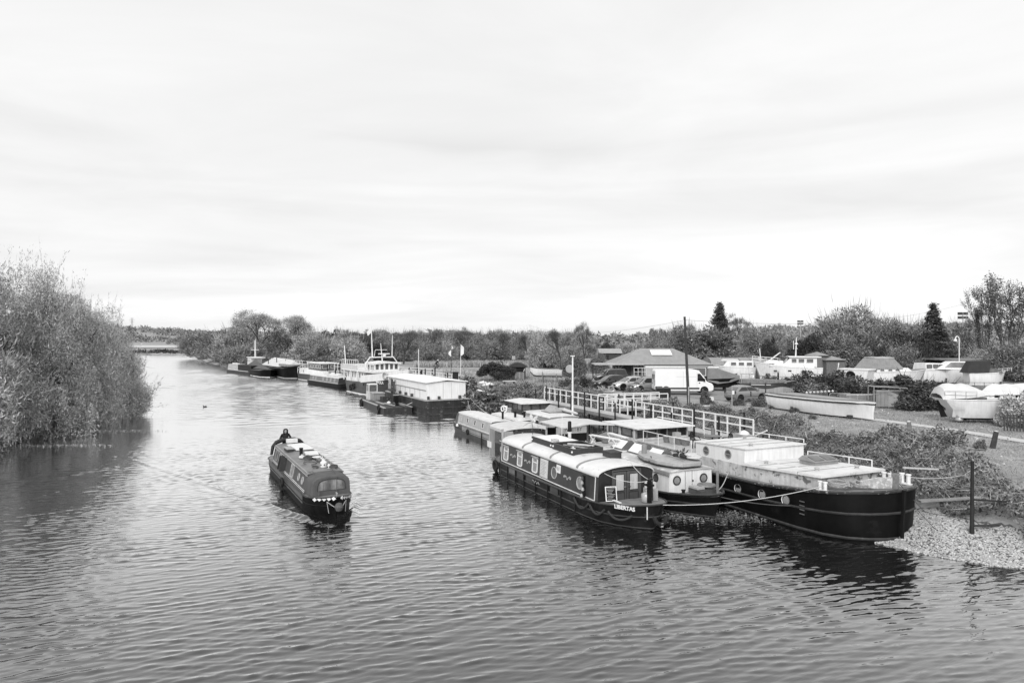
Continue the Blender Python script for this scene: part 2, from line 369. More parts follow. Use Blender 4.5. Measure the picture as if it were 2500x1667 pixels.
H += .05 * np.exp(-((ua + .35) / .4) ** 2 - (ub / 1.1) ** 2) * (1 + .5 * wob(X, Y, 5, 3))
tag(link('river', grid_mesh('river', X, Y, H * fade, wm)), kind='structure')
xs = np.arange(-78, 22, .45); ys = np.arange(59.5, 165, .24); X, Y = np.meshgrid(xs, ys); H = np.zeros_like(X)
for i in range(40):
    lam = .75 * (2.6 ** rw.uniform(0, 1)); th = R(rw.normal(20, 16)); k_ = 6.2832 / lam; H += .0034 * lam * np.sin(k_ * (-X * math.sin(th) + Y * math.cos(th)) + rw.uniform(0, 6.28) + .5 * wob(X, Y, .2, 60 + i))
H *= np.clip(.8 + .45 * wob(X, Y, .12, 91), .2, 1.5) * np.minimum(1, np.minimum(Y - 59.4, 166 - Y) / 6)
tag(link('river', grid_mesh('river', X, Y, H + .03 * np.clip((Y - 59.5) / 4, 0, 1) - .01 * (Y < 59.6), wm)), kind='structure')
# ---------------------------------------------------------------- vegetation helpers
def unit(n, rng): v = rng.normal(size=(n, 3)); return v / np.linalg.norm(v, axis=1)[:, None]
def leaves(P, D, L, W, rng):      # one narrow triangle per leaf or twig at P along D
    n = len(P); L = np.asarray(L) * rng.uniform(.6, 1.4, n); W = np.asarray(W) * rng.uniform(.6, 1.4, n)
    S = np.cross(D, unit(n, rng)); S /= np.maximum(np.linalg.norm(S, axis=1), 1e-6)[:, None]
    a = P - D * L[:, None] * .5; c = P + D * L[:, None] * .5
    return np.stack([a - S * W[:, None] * .5, a * .6 + c * .4 + S * W[:, None] * .5, c], 1).reshape(-1, 3)
def limbs(segs, n=5):
    b = MB()
    for p, q, r0, r1 in segs: b.tube([p, q], [r0, r1], n, cap=False)
    return b
def grow(p, d, L, r, depth, rng, spread=.6, k=3, up=.15, out=None, tips=None):
    out = [] if out is None else out; tips = [] if tips is None else tips
    q = p
    for i in range(2):
        d = (d + Vector(rng.normal(size=3)) * .13 + Vector((0, 0, up * .4))).normalized(); q2 = q + d * L * .5
        out.append((q, q2, r * (1 - .2 * i), r * (.8 - .2 * i))); q = q2
    if depth == 0: tips.append((q, d)); return out, tips
    for i in range(k):
        v = Vector(rng.normal(size=3)); v = (v - d * v.dot(d)).normalized()
        grow(q, (d + v * spread * rng.uniform(.6, 1.3) + Vector((0, 0, up))).normalized(), L * rng.uniform(.62, .82), r * .58, depth - 1, rng, spread, k, up, out, tips)
    if depth > 1: tips.append((q, d))
    return out, tips
PROTO = {}
def leafmat(name, v, var=.4, isl=.65): return mat(name, v, .75, var, .55, spec=.2, island=isl)
L_WIL = leafmat('willow_leaf', .5, .4, .55); L_SCR = leafmat('scrub_twig', .24); L_SCRL = leafmat('pale_scrub_twig', .36); L_DRK = leafmat('dark_leaf', .06)
L_CON = leafmat('conifer_needle', .075); L_MID = leafmat('mid_leaf', .19); L_POP = leafmat('poplar_leaf', .13); BARK = mat('bark', .055, .9, .3, 4, .4, 20)
L_BARE = leafmat('bare_twig', .12); L_BRAM = leafmat('bramble_leaf', .165, .6, .85); L_REED = leafmat('dry_reed', .36, .3); L_IVY = leafmat('hedge_leaf', .09, .6)
L_FLOW = leafmat('pale_leaf', .4, .4)
def lumps(rng, n, rx, rz, z0, low=.0, jit=.12, shape=1.0):
    c = unit(n, rng); c[:, 2] = np.abs(c[:, 2]) * (1 - low) + low * c[:, 2]
    s = rng.uniform(.55, 1, n) ** .5 * (1 + rng.normal(size=n) * jit); c = c * s[:, None]
    wid = (1 - np.clip(c[:, 2], 0, 1) ** 2 * (1 - shape)); c[:, :2] *= wid[:, None]
    return c * [rx, rx, rz] + [0, 0, z0]
def crown_pts(rng, C, n, rad, shell=.5):
    k = rng.integers(0, len(C), n); v = unit(n, rng) * (rad * rng.uniform(shell, 1.0, n) ** .6 * rng.uniform(.6, 1.3, len(C))[k])[:, None]
    return C[k] + v, v / np.maximum(np.linalg.norm(v, axis=1), 1e-6)[:, None]
def proto(kind, seed=0):
    key = (kind, seed)
    if key in PROTO: return PROTO[key]
    rng = np.random.default_rng(seed * 31 + 5); V = []; trunk = None
    if kind == 'willow':          # big riverside willow, twiggy and drooping to the water: about 12 m tall, 7 m radius
        C = lumps(rng, 170, 6.2, 9.8, 1.0, .25, .08); P, o = crown_pts(rng, C, 118000, 1.4, .35)
        D = o * .35 + unit(len(P), rng) + [0, 0, -.12]; D /= np.linalg.norm(D, axis=1)[:, None]
        V.append(leaves(P, D, .27, .085, rng))
        k = rng.integers(0, len(C), 2600); P = C[k] + rng.normal(size=(2600, 3)) * .8; o = P - [0, 0, 2]; o /= np.linalg.norm(o, axis=1)[:, None]
        D = o * .7 + [0, 0, .25] + unit(2600, rng) * .7; D /= np.linalg.norm(D, axis=1)[:, None]; V.append(leaves(P + o * .5, D, 1.3, .03, rng))
        ed = C[np.linalg.norm((C - [0, 0, 1.2]) / [6.2, 6.2, 9.8], axis=1) > .84]; k = rng.integers(0, len(ed), 420)
        for j in range(420):       # wispy shoots that break the outline, each strung with small leaves
            p0 = ed[k[j]] + rng.normal(size=3) * .7; o = p0 - np.array([0, 0, 3.]); o /= np.linalg.norm(o); o = o * .6 + [0, 0, .75] + rng.normal(size=3) * .2; o /= np.linalg.norm(o)
            Ls = rng.uniform(1.2, 2.6); s = rng.uniform(0, 1, 26)[:, None]; Q = p0 + o * s * Ls + rng.normal(size=(26, 3)) * .09
            V.append(leaves(Q, o + unit(26, rng) * .7, .2, .06, rng)); V.append(leaves(np.array([p0 + o * Ls * .5]), o[None], [Ls * 1.0], [.03], rng))
        V = [v for v in V]; P0 = np.concatenate(V); T = P0.reshape(-1, 3, 3); T = T[T[:, :, 2].min(1) > -.9]; V = [T.reshape(-1, 3)]
        seg = []
        for i in range(7):
            a = i * .9 + rng.uniform(0, .5); s_, _ = grow(Vector((0, 0, -.4)), Vector((math.cos(a) * .6, math.sin(a) * .6, .9)).normalized(), 3.3, .24, 3, rng, .5, 2, .1); seg += s_
        m = L_WIL
    elif kind in ('scrub', 'scrubpale', 'mid', 'dark'):   # rounded scrub, about 8 m tall, 5 m radius
        C = lumps(rng, 80, 4.1, 6.2, .9, .1, .13); n = 15000; P, o = crown_pts(rng, C, n, 1.25, .4)
        D = o * .8 + unit(n, rng) * .8 + [0, 0, .25]; D /= np.linalg.norm(D, axis=1)[:, None]
        L_, W_ = (.5, .14) if kind.startswith('scrub') else (.38, .24); V.append(leaves(P, D, L_, W_, rng))
        k = rng.integers(0, 80, 1500); P = C[k] + rng.normal(size=(1500, 3)) * .6; o = P - [0, 0, 1.]; o /= np.linalg.norm(o, axis=1)[:, None]
        D = o + [0, 0, .6] + unit(1500, rng) * .3; D /= np.linalg.norm(D, axis=1)[:, None]; V.append(leaves(P + o * .8, D, 1.6, .06, rng))
        seg = []
        for i in range(4):
            a = i * 1.6 + rng.uniform(0, .8); s_, _ = grow(Vector((0, 0, -.4)), Vector((math.cos(a) * .5, math.sin(a) * .5, .9)).normalized(), 2.8, .16, 2, rng, .5, 2, .1); seg += s_
        m = {'scrub': L_SCR, 'scrubpale': L_SCRL, 'mid': L_MID, 'dark': L_DRK}[kind]
    elif kind in ('bare', 'spreading'):     # leafless or nearly leafless tree with visible limbs, about 11 m
        seg, tips = grow(Vector((0, 0, -.3)), Vector((.05, 0, 1)), 3.4, .34, 5, rng, .62 if kind == 'spreading' else .48, 3, .12)
        for q, d in tips:
            n = 11 if kind == 'bare' else 17; dd = np.array(d)[None] * .7 + unit(n, rng) * .7 + [0, 0, .2]; dd /= np.linalg.norm(dd, axis=1)[:, None]
            V.append(leaves(np.array(q)[None] + dd * .45 + rng.normal(size=(n, 3)) * .22, dd, 1.0, .045, rng))
            if kind == 'spreading': V.append(leaves(np.array(q)[None] + rng.normal(size=(26, 3)) * .5, unit(26, rng), .3, .12, rng))
        seg = [s for s in seg if s[2] > .035]; m = L_BARE if kind == 'bare' else L_SCRL
    elif kind == 'conifer':        # about 13 m
        n = 0; PP, DD = [], []
        for i in range(230):
            h = rng.uniform(.08, 1) ** .8; z = h * 12.6; rad = 4.4 * (1 - h) ** 1.0 * rng.uniform(.6, 1.2) + .12; a = rng.uniform(0, 6.28)
            k = int(16 + rad * 16); s = rng.uniform(.25, 1, k); o = np.array([math.cos(a), math.sin(a), 0])
            P = o * (s * rad)[:, None] + [0, 0, z] + rng.normal(size=(k, 3)) * [.22, .22, .14]; P[:, 2] -= (s * rad) * .3 - .1 * s ** 2 * rad
            PP.append(P); DD.append(o[None] * .8 + unit(k, rng) * .7)
        P = np.concatenate(PP); D = np.concatenate(DD); D /= np.linalg.norm(D, axis=1)[:, None]; V.append(leaves(P, D, .55, .2, rng))
        seg = [(Vector((0, 0, -.3)), Vector((0, 0, 12.4)), .25, .03)]; m = L_CON
    elif kind == 'poplar':         # upright, open crown of upright limbs, about 17 m
        seg, tips = [], []
        for i in range(11):
            a = i * .57 * 3; rr = rng.uniform(.1, .42); s_, t_ = grow(Vector((math.cos(a) * .3, math.sin(a) * .3, rng.uniform(-.3, 3.))), Vector((math.cos(a) * rr, math.sin(a) * rr, 1)).normalized(), rng.uniform(4.2, 5.4), .12, 3, rng, .3, 2, .22); seg += s_; tips += t_
        for p, q, r0, r1 in seg:
            if r0 < .1:
                n = 24; s = rng.uniform(0, 1, n)[:, None]; P = np.array(p) * (1 - s) + np.array(q) * s + rng.normal(size=(n, 3)) * .27
                V.append(leaves(P, unit(n, rng), .3, .17, rng))
        m = L_POP
    elif kind == 'dome':           # clipped-looking dense round evergreen
        C = lumps(rng, 110, 2.3, 1.9, 1.3, .35, .04, 1.); P, o = crown_pts(rng, C, 15000, .5, .5); D = o * .6 + unit(len(P), rng); D /= np.linalg.norm(D, axis=1)[:, None]
        V.append(leaves(P, D, .22, .1, rng)); seg = [(Vector((.3, 0, -.2)), Vector((.25, 0, 1.6)), .16, .12), (Vector((.25, 0, 1.4)), Vector((-.7, .2, 2.3)), .1, .05), (Vector((.25, 0, 1.4)), Vector((1, -.2, 2.3)), .1, .05)]; m = L_DRK
    elif kind == 'lombardy':
        C = lumps(rng, 60, 1.2, 8.5, 1.0, 0, .05); P, o = crown_pts(rng, C, 4200, .9, .3); D = unit(len(P), rng) * .6 + [0, 0, 1]; D /= np.linalg.norm(D, axis=1)[:, None]
        V.append(leaves(P, D, .8, .3, rng)); seg = [(Vector((0, 0, -.3)), Vector((0, 0, 6)), .25, .06)]; m = L_SCR
    elif kind in ('shrub', 'shrublight', 'shrubdark'):  # about 1.6 m
        C = lumps(rng, 36, .85, 1.15, .25, .1, .16); n = 5200; P, o = crown_pts(rng, C, n, .36, .3); D = o * .5 + unit(n, rng) + [0, 0, .1]; D /= np.linalg.norm(D, axis=1)[:, None]
        V.append(leaves(P, D, .15, .085, rng)); k = rng.integers(0, 36, 160); P = C[k]; o = P / np.linalg.norm(P, axis=1)[:, None]; V.append(leaves(P + o * .35, o, .8, .02, rng))
        seg = [(Vector((0, 0, -.1)), Vector((math.cos(a) * .5, math.sin(a) * .5, .9)), .03, .012) for a in (0, 1.3, 2.4, 3.9, 5.1)]
        m = {'shrub': L_BRAM, 'shrublight': L_FLOW, 'shrubdark': L_IVY}[kind]
    V = np.concatenate(V); PROTO[key] = (limbs(seg).me('trunk', BARK, True), fast_mesh('crown', V, 3, m)); return PROTO[key]
TREEN = {'willow': 'willow_tree', 'scrub': 'scrub_tree', 'scrubpale': 'scrub_tree', 'mid': 'leafy_tree', 'dark': 'evergreen_tree', 'bare': 'bare_tree', 'spreading': 'spreading_tree',
         'conifer': 'conifer_tree', 'poplar': 'poplar_tree', 'dome': 'round_evergreen', 'lombardy': 'columnar_poplar', 'shrub': 'shrub', 'shrublight': 'shrub', 'shrubdark': 'shrub'}
def tree(kind, seed, x, y, s, label, group=None, sz=None, rz=None, z=None, cat='tree'):
    tm, cm = proto(kind, seed); o = thing(TREEN[kind], label, cat, (x, y, hz(x, y) if z is None else z), RNG.uniform(0, 6.28) if rz is None else rz, group)
    o.scale = (s, s, sz or s); link('trunk' if 'shrub' not in kind else 'stem', tm, o); link('crown' if 'shrub' not in kind else 'foliage', cm, o); return o
# ---------------------------------------------------------------- trees
# left bank: willows leaning over the water
for i, (px, Y_, s, sz, z, lab) in enumerate([
    (-170, 50, .95, 1.25, .1, 'tallest pale willow of the left bank, running out of the left edge'),
    (30, 54.5, .84, 1.24, -.2, 'broad twiggy willow at the left edge, its foliage touching the dark water'),
    (135, 60, .76, 1.16, -.2, 'middle willow of the left bank, behind the broad one at the edge'),
    (218, 66, .72, 1.0, -.3, 'lower willow of the left bank whose right side leans over the bright water'),
    (225, 86, .85, .7, .0, 'willow farthest up the left bank, with sparse shoots against the far hill'),
    (-330, 42, 1.05, 1.5, .2, 'willow outside the left edge that darkens the water'),
    (-1000, 33, 1.1, 1.6, .2, 'second willow outside the left edge, nearer the bridge')]):
    p = XY(px, Y_); tree('willow', i % 2, p.x, p.y, s, lab, 'willows on the left bank', sz, [.4, 2.2, 4.1, 1.2, 3.3, 5, 2][i], z)
# right of the river mouth: overhanging scrub, the spreading tree and the bare pair behind the far boats
def tr(kind, seed, px, Y_, top, lab, group=None, w=None, base=None, cat='tree', z=None):
    h0 = {'scrub': 7.9, 'scrubpale': 7.9, 'mid': 7.9, 'dark': 7.9, 'bare': 11.5, 'spreading': 10.5, 'conifer': 12.8, 'poplar': 17.2, 'dome': 3.6, 'lombardy': 10.2, 'shrub': 1.7, 'shrublight': 1.7, 'shrubdark': 1.7}[kind]
    p = XY(px, Y_); zg = hz(p.x, p.y) if z is None else z; sz = (ZH(top, Y_) - zg) / h0
    return tree(kind, seed, p.x, p.y, sz * (w or 1), lab, group, sz, None, zg, cat)
GB = 'trees along the far bend of the river'
for i, (k, sd_, px, Y_, top, w, lab) in enumerate([
    ('scrub', 1, 497, 232, 806, 1.5, 'scrub tree leaning over the water at the far bend, leftmost of its row'),
    ('scrub', 2, 545, 205, 797, 1.3, 'second rounded scrub tree from the left at the river bend'),
    ('scrubpale', 3, 588, 188, 790, 1.2, 'paler scrub tree just left of the spreading tree'),
    ('spreading', 1, 640, 176, 768, 1.15, 'wide spreading tree with dark forked limbs above the far moored boats'),
    ('scrub', 4, 600, 168, 836, 1.7, 'low dark scrub overhanging the water beside the pale narrowboat'),
    ('scrub', 6, 560, 186, 846, 1.7, 'low scrub overhanging the water left of the far boats'),
    ('spreading', 2, 728, 168, 765, .8, 'tall bare tree with upright limbs right of the spreading tree'),
    ('scrub', 1, 700, 182, 806, 1.1, 'scrub tree between the spreading tree and the tall bare tree'),
    ('scrubpale', 5, 770, 164, 806, 1.3, 'rounded pale scrub tree right of the tall bare tree')]):
    tr(k, sd_, px, Y_, top, lab, GB, w)
GW = 'scrub woodland behind the moored boats'
kinds = ['scrub', 'scrub', 'scrubpale', 'mid', 'scrub', 'scrubpale', 'dark']
rw = np.random.default_rng(44); px = 800; n = 0
spots = []
for row, (Y0, step, top0, pj) in enumerate([(155, 44, 822, 12), (200, 38, 808, 16), (280, 44, 808, 8)]):
    px = 806 + row * 14
    while px < (1440 if row else 1300):
        spots.append((px + rw.uniform(-pj, pj), Y0 + rw.uniform(-14, 14), top0 + rw.uniform(-7, 9) + (8 if row == 0 and 1040 < px < 1180 else 0), kinds[int(rw.integers(0, 7))], int(rw.integers(1, 6)))); px += step * rw.uniform(.75, 1.25)
adj = {'scrub': 'grey twiggy', 'scrubpale': 'pale', 'mid': 'leafy', 'dark': 'dark evergreen'}
def wherex(px):
    for a, s in ((880, 'left of the white ship'), (1000, 'behind the white ship'), (1095, 'behind the white floating shed'), (1185, 'behind the feather flags'), (1260, 'above the round black bush'), (1330, 'above the open hut'), (1400, 'above the clinker boat'), (1500, 'left of the hipped roof'), (9999, 'behind the hipped roof')):
        if px < a: return s
seen = {}
for px, Y_, top, k, s_ in sorted(spots):
    row = 'front' if Y_ < 178 else 'middle' if Y_ < 240 else 'back'
    base = f'{adj[k]} tree, {row} of the wood, {wherex(px)}'; seen[base] = seen.get(base, 0) + 1
    if seen[base] > 1: base += ', ' + ['', '', 'second there', 'third there', 'fourth there', 'fifth there'][seen[base]]
    tr(k, s_, px, Y_, top, base, GW, rw.uniform(1.05, 1.45))
for k, s_, px, Y_, top, w, lab in [
    ('bare', 3, 1368, 120, 790, .75, 'bare round-crowned tree beside the white mast, left of the tiled roof'),
    ('bare', 4, 1424, 118, 787, .6, 'slimmer bare tree just left of the hipped roof'),
    ('scrubpale', 2, 1335, 130, 812, .9, 'pale bush tree left of the bare round-crowned tree'),
    ('mid', 3, 1400, 100, 858, .9, 'low leafy tree behind the round dish beside the clinker boat'),
    ('mid', 4, 1462, 112, 862, .9, 'low leafy tree in front of the dark bungalow'),
    ('conifer', 1, 1757, 128, 738, 1.15, 'tall dark conifer behind the tiled roof, right of the telegraph pole'),
    ('mid', 1, 1712, 116, 790, 1.25, 'light leafy tree in front of the tall conifer'),
    ('scrub', 3, 1668, 140, 800, 1.1, 'twiggy tree behind the telegraph pole'),
    ('bare', 1, 1808, 150, 768, .62, 'brush-like bare tree right of the tall conifer'),
    ('scrub', 2, 1860, 140, 792, 1.0, 'twiggy scrub tree above the white motor cruiser'),
    ('dark', 2, 1972, 112, 813, .9, 'dense dark evergreen behind the brick shed'),
    ('dark', 3, 1880, 118, 829, .55, 'small dark evergreen above the wheelhouse of the cruiser'),
    ('scrub', 5, 1925, 150, 816, 1.3, 'pale scrub between the two dark evergreens'),
    ('scrub', 4, 2078, 128, 745, 1.05, 'big rounded tree with thin top twigs behind the yard'),
    ('mid', 2, 2052, 110, 815, 1.1, 'leafy tree under the big rounded tree'),
    ('dark', 5, 2130, 112, 838, 1.0, 'dark leafy bush tree behind the canvas-topped cruiser'),
    ('scrub', 1, 2215, 122, 768, .95, 'rounded tree left of the second conifer'),
    ('conifer', 1, 2278, 118, 740, 1.15, 'dark conifer left of the floodlight mast'),
    ('mid', 4, 2200, 100, 846, 1.0, 'pale bush in front of the rounded tree'),
    ('dark', 3, 2262, 104, 838, .9, 'dark bush at the foot of the second conifer'),
    ('scrub', 3, 2345, 135, 788, 1.0, 'hazy tree behind the floodlight mast'),
    ('poplar', 1, 2458, 100, 645, 1.0, 'very tall open poplar at the right edge'),
    ('poplar', 2, 2404, 108, 700, .62, 'slimmer poplar left of the very tall one'),
    ('scrubpale', 4, 2400, 104, 852, 1.1, 'pale bush above the long dark shed'),
    ('mid', 1, 2480, 92, 826, 1.1, 'leafy tree at the foot of the very tall poplar'),
    ('scrub', 2, 1790, 118, 838, 1.1, 'grey scrub behind the long low roof'),
    ('scrub', 6, 1600, 170, 826, 1.3, 'scrub tree behind the ridge of the hipped roof'),
    ('scrubpale', 1, 1520, 180, 834, 1.3, 'scrub tree left of the ridge of the hipped roof'),
    ('dark', 4, 1480, 200, 836, .8, 'dark bushy tree beyond the dark bungalow'),
    ('scrub', 5, 2150, 150, 800, 1.1, 'grey tree in the gap between the two rounded trees')]:
    tr(k, s_, px, Y_, top, lab, None, w)
for i, (px, Y_, top, w) in enumerate([(862, 150, 806, .8), (905, 170, 800, .9), (985, 148, 796, .9), (1060, 152, 804, .7), (1128, 150, 800, .9), (1232, 140, 802, .8), (1288, 150, 806, .7)]):
    tr('bare', 1 + i % 4, px, Y_, top, 'thin bare tree standing out of the wood ' + ['left of the ship mast', 'right of the pennant mast', 'behind the floating shed', 'above the cyclist', 'between flags and black bush', 'above the hut roof', 'above the clinker boat bow'][i], 'bare trees in the wood', w)
for i, (px, top, w) in enumerate([(1592, 796, 1.2), (1602, 799, 1.), (1613, 797, .9), (1622, 800, 1.), (1632, 803, .8), (1641, 801, .7)]):
    tr('lombardy', 1, px, 330, top, ['leftmost and widest', 'second from the left', 'third from the left', 'fourth from the left', 'fifth from the left', 'rightmost, slimmest'][i] + ' of the far columnar poplars on the skyline', 'columnar poplars on the skyline', w * .8)
for i, (px, top) in enumerate([(1141, 813), (1154, 816)]):
    tr('lombardy', 1, px, 300, top, ['taller', 'shorter'][i] + ' columnar tree rising above the wood behind the flags', 'columnar trees above the wood', 1.1)
tr('dome', 1, 1211, 91, 881, 'round black evergreen bush on a short trunk by the open hut', w=1.4, cat='bush')
# far woods: too far to tell the trees apart
def clumps(name, pts, rad, hgt, per, size, m, seed, width=.5):
    rng = np.random.default_rng(seed); Vs = []
    for x, y, z in pts:
        s = rng.uniform(.7, 1.3); v = unit(per, rng); v[:, 2] = np.abs(v[:, 2]); P = v * rng.uniform(.6, 1.05, per)[:, None] * [rad * s, rad * s, hgt * s] + [x, y, z]
        Vs.append(leaves(P, unit(per, rng) * .8 + v * .5, size * s, size * s * width, rng))
    return tag(link(name, fast_mesh(name, np.concatenate(Vs), 3, m)), kind='stuff')
rng = np.random.default_rng(9)
def scatter(n, pxa, pxb, ya, yb):
    y = ya + (yb - ya) * rng.uniform(0, 1, n) ** .8; x = (rng.uniform(pxa, pxb, n) - 1250) / 1667 * y
    z = height(x, y); ok = rdist(x, y) > 3; return np.stack([x, y, z], 1)[ok]
clumps('distant_woodland', np.concatenate([scatter(900, -500, 1000, 620, 1500), scatter(900, 1000, 3000, 360, 1300)]), 7, 7.5, 46, 3.2, L_SCR, 21, .6)
clumps('distant_hedgerows', np.concatenate([scatter(50, 250, 520, 470, 640), scatter(260, 1000, 1700, 300, 420)]), 5, 4.2, 60, 1.9, L_MID, 22, .6)
pts = [(x, y, .8) for x, y in zip(np.linspace(-212, -126, 46), np.linspace(308.5, 285, 46) + rng.uniform(-1, 1.5, 46))]
clumps('riverside_bushes', pts, 2.2, 1.3, 60, 1.0, L_DRK, 23, .6)
clumps('bend_bushes', [(-139 + rng.uniform(-4, 9), 300 + rng.uniform(-4, 10), 1.5) for i in range(7)], 3.5, 4.2, 160, 1.3, L_MID, 24, .6)
def sheet(name, poly, m, dz=.03, nsub=14):
    a, b_, c, d = [Vector(p) for p in poly]; u = np.linspace(0, 1, nsub)
    P = np.array([[(a.lerp(b_, s)).lerp(d.lerp(c, s), t_) for s in u] for t_ in u]); Xg, Yg = P[..., 0], P[..., 1]
    return tag(link(name, grid_mesh(name, Xg, Yg, height(Xg, Yg) + dz, m)), kind='structure')
sheet('field', [(-215, 345, 0), (-168, 340, 0), (-190, 420, 0), (-255, 440, 0)], mat('stubble_field', .5, .9, .12, .05), .25)
sheet('yard', [(9.5, 80, 0), (24, 58, 0), (60, 78, 0), (50, 118, 0)], mat('yard_gravel', .24, .9, .25, .8, .3, 20, patch=.15, pscale=.7), .02)
def ribbon(name, pts, w, m, dz=.035):
    P = [Vector((p[0], p[1], 0)) for p in pts]; Q = []
    for a, b_ in zip(P, P[1:]): Q += [a.lerp(b_, i / 10) for i in range(10)]
    Q.append(P[-1]); L_, R_ = [], []
    for i, p in enumerate(Q):
        t_ = (Q[min(i + 1, len(Q) - 1)] - Q[max(i - 1, 0)]).normalized(); n_ = Vector((-t_.y, t_.x, 0)) * w / 2; L_.append(p + n_); R_.append(p - n_)
    Xg = np.array([[v.x for v in L_], [v.x for v in Q], [v.x for v in R_]]); Yg = np.array([[v.y for v in L_], [v.y for v in Q], [v.y for v in R_]])
    return tag(link(name, grid_mesh(name, Xg, Yg, height(Xg, Yg) + dz, m)), kind='structure')
PATH = mat('path_gravel', .5, .9, .12, 1.5, .2, 20)
PATHP = [G(2118, 1019, 2), G(2300, 1043, 2), G(2400, 1058, 2), G(2520, 1077, 2), G(2700, 1105, 2)]
ribbon('footpath', PATHP, 1.2, PATH)
ribbon('riverside_path', [G(800, 883, 2), G(900, 890, 2), G(1000, 897, 2), G(1100, 904, 2), G(1190, 911, 2)], 2.2, PATH)
# bank vegetation and gravel
def loc(a, lat, z=0.): return Vector((.3987 * a + .9171 * lat, 41.45 - .9171 * a + .3987 * lat, z))
MROT = math.atan2(-.9171, .3987)
def bankpts(n, xa, xb, ya, yb, da, db, rng, keep=None):
    x = rng.uniform(xa, xb, n); y = rng.uniform(ya, yb, n); d = rdist(x, y); ok = (d > da) & (d < db)
    if keep is not None: ok &= keep(x, y)
    x, y = x[ok], y[ok]; return x, y, height(x, y)
rng = np.random.default_rng(3)
def mound(x, y): return np.clip(.55 + .6 * wob(x, y, 1.1, 5) + .25 * wob(x, y, 3.0, 6), .06, 1.6)
def notgravel(x, y): a = x * .3987 - (y - 41.45) * .9171; lat = x * .9171 + (y - 41.45) * .3987; return (lat > np.where(a > 12.6, 10.9 + .4 * np.sin(a * 2.1), 12.2))
x, y, z = bankpts(520000, 4, 38, 17, 72, .3, 11, rng, notgravel); d = rdist(x, y)
ax_ = x * .3987 - (y - 41.45) * .9171; edge = (d < 4.9 + 1.4 * wob(x, y, .8, 12) + 2.0 * sst(8, 14, ax_)) & ~((y > 52) & (d > 4.5)); x, y, z = x[edge], y[edge], z[edge]
hm = mound(x, y) * 1.05; P = np.stack([x, y, z + hm * rng.uniform(.45, 1.0, len(x))], 1); D = unit(len(P), rng) + [0, 0, .2]; D /= np.linalg.norm(D, axis=1)[:, None]
print('bramble', len(P)); P, D = P[:190000], D[:190000]
tag(link('brambles', fast_mesh('brambles', leaves(P, D, .15, .1, rng), 3, L_BRAM)), kind='stuff')
k = rng.integers(0, len(P), 5200); Dk = unit(5200, rng) * [1, 1, .6] + [0, 0, .3]; Dk /= np.linalg.norm(Dk, axis=1)[:, None]
tag(link('dead_stalks', fast_mesh('dead_stalks', leaves(P[k] + [0, 0, .12], Dk, 1.15, .022, rng), 3, L_REED)), kind='stuff')
x, y, z = bankpts(120000, 12, 40, 18, 62, 3.5, 26, rng, lambda x, y: x < 8 + .62 * y); pd = np.full(len(x), 1e9)
for a_, b_ in zip(PATHP, PATHP[1:]):
    dx, dy = b_.x - a_.x, b_.y - a_.y; q = np.clip(((x - a_.x) * dx + (y - a_.y) * dy) / (dx * dx + dy * dy), 0, 1); pd = np.minimum(pd, np.hypot(a_.x + q * dx - x, a_.y + q * dy - y))
ok = pd > .62; x, y, z = x[ok], y[ok], z[ok]
P = np.stack([x, y, z + .03], 1); D = unit(len(P), rng) * .6 + [0, 0, .8]; D /= np.linalg.norm(D, axis=1)[:, None]
print('grass', len(P)); tag(link('grass', fast_mesh('grass', leaves(P[:90000], D[:90000], .12, .03, rng), 3, leafmat('grass_blade', .32, .3, .35))), kind='stuff')
x, y, z = bankpts(9000, 14, 40, 24, 62, 5, 26, rng, lambda x, y: x < 8 + .62 * y); D = unit(len(x), rng) * [1, 1, .2]; D /= np.linalg.norm(D, axis=1)[:, None]
tag(link('fallen_leaves', fast_mesh('fallen_leaves', leaves(np.stack([x, y, z + .07], 1)[:900], D[:900], .14, .1, rng), 3, L_FLOW)), kind='stuff')
def far_grass(name, pxa, pxb, ya, yb, n, L_, m, keep=None):
    y = rng.uniform(ya, yb, n); x = (rng.uniform(pxa, pxb, n) - 1250) / 1667 * y; d = rdist(x, y); ok = d > .8
    x, y = x[ok], y[ok]; P = np.stack([x, y, height(x, y) + L_ * .4], 1); D = unit(len(P), rng) * .35 + [0, 0, 1]; D /= np.linalg.norm(D, axis=1)[:, None]
    tag(link(name, fast_mesh(name, leaves(P, D, L_, L_ * .12, rng), 3, m)), kind='stuff')
far_grass('reed_bed', 1010, 1420, 132, 146, 16000, 1.1, L_REED)
far_grass('reeds', 690, 1100, 168, 176, 6000, 1.6, L_REED)
far_grass('rough_grass', 1080, 1420, 72, 120, 24000, .35, leafmat('rough_grass_blade', .3, .4))
x, y, z = bankpts(60000, -2, 16, 55, 84, .2, 4.5, rng); P = np.stack([x, y, z + rng.uniform(.05, .7, len(x)) * mound(x, y)], 1); D = unit(len(P), rng)
tag(link('bank_weeds', fast_mesh('bank_weeds', leaves(P, D, .26, .13, rng), 3, L_BRAM)), kind='stuff')
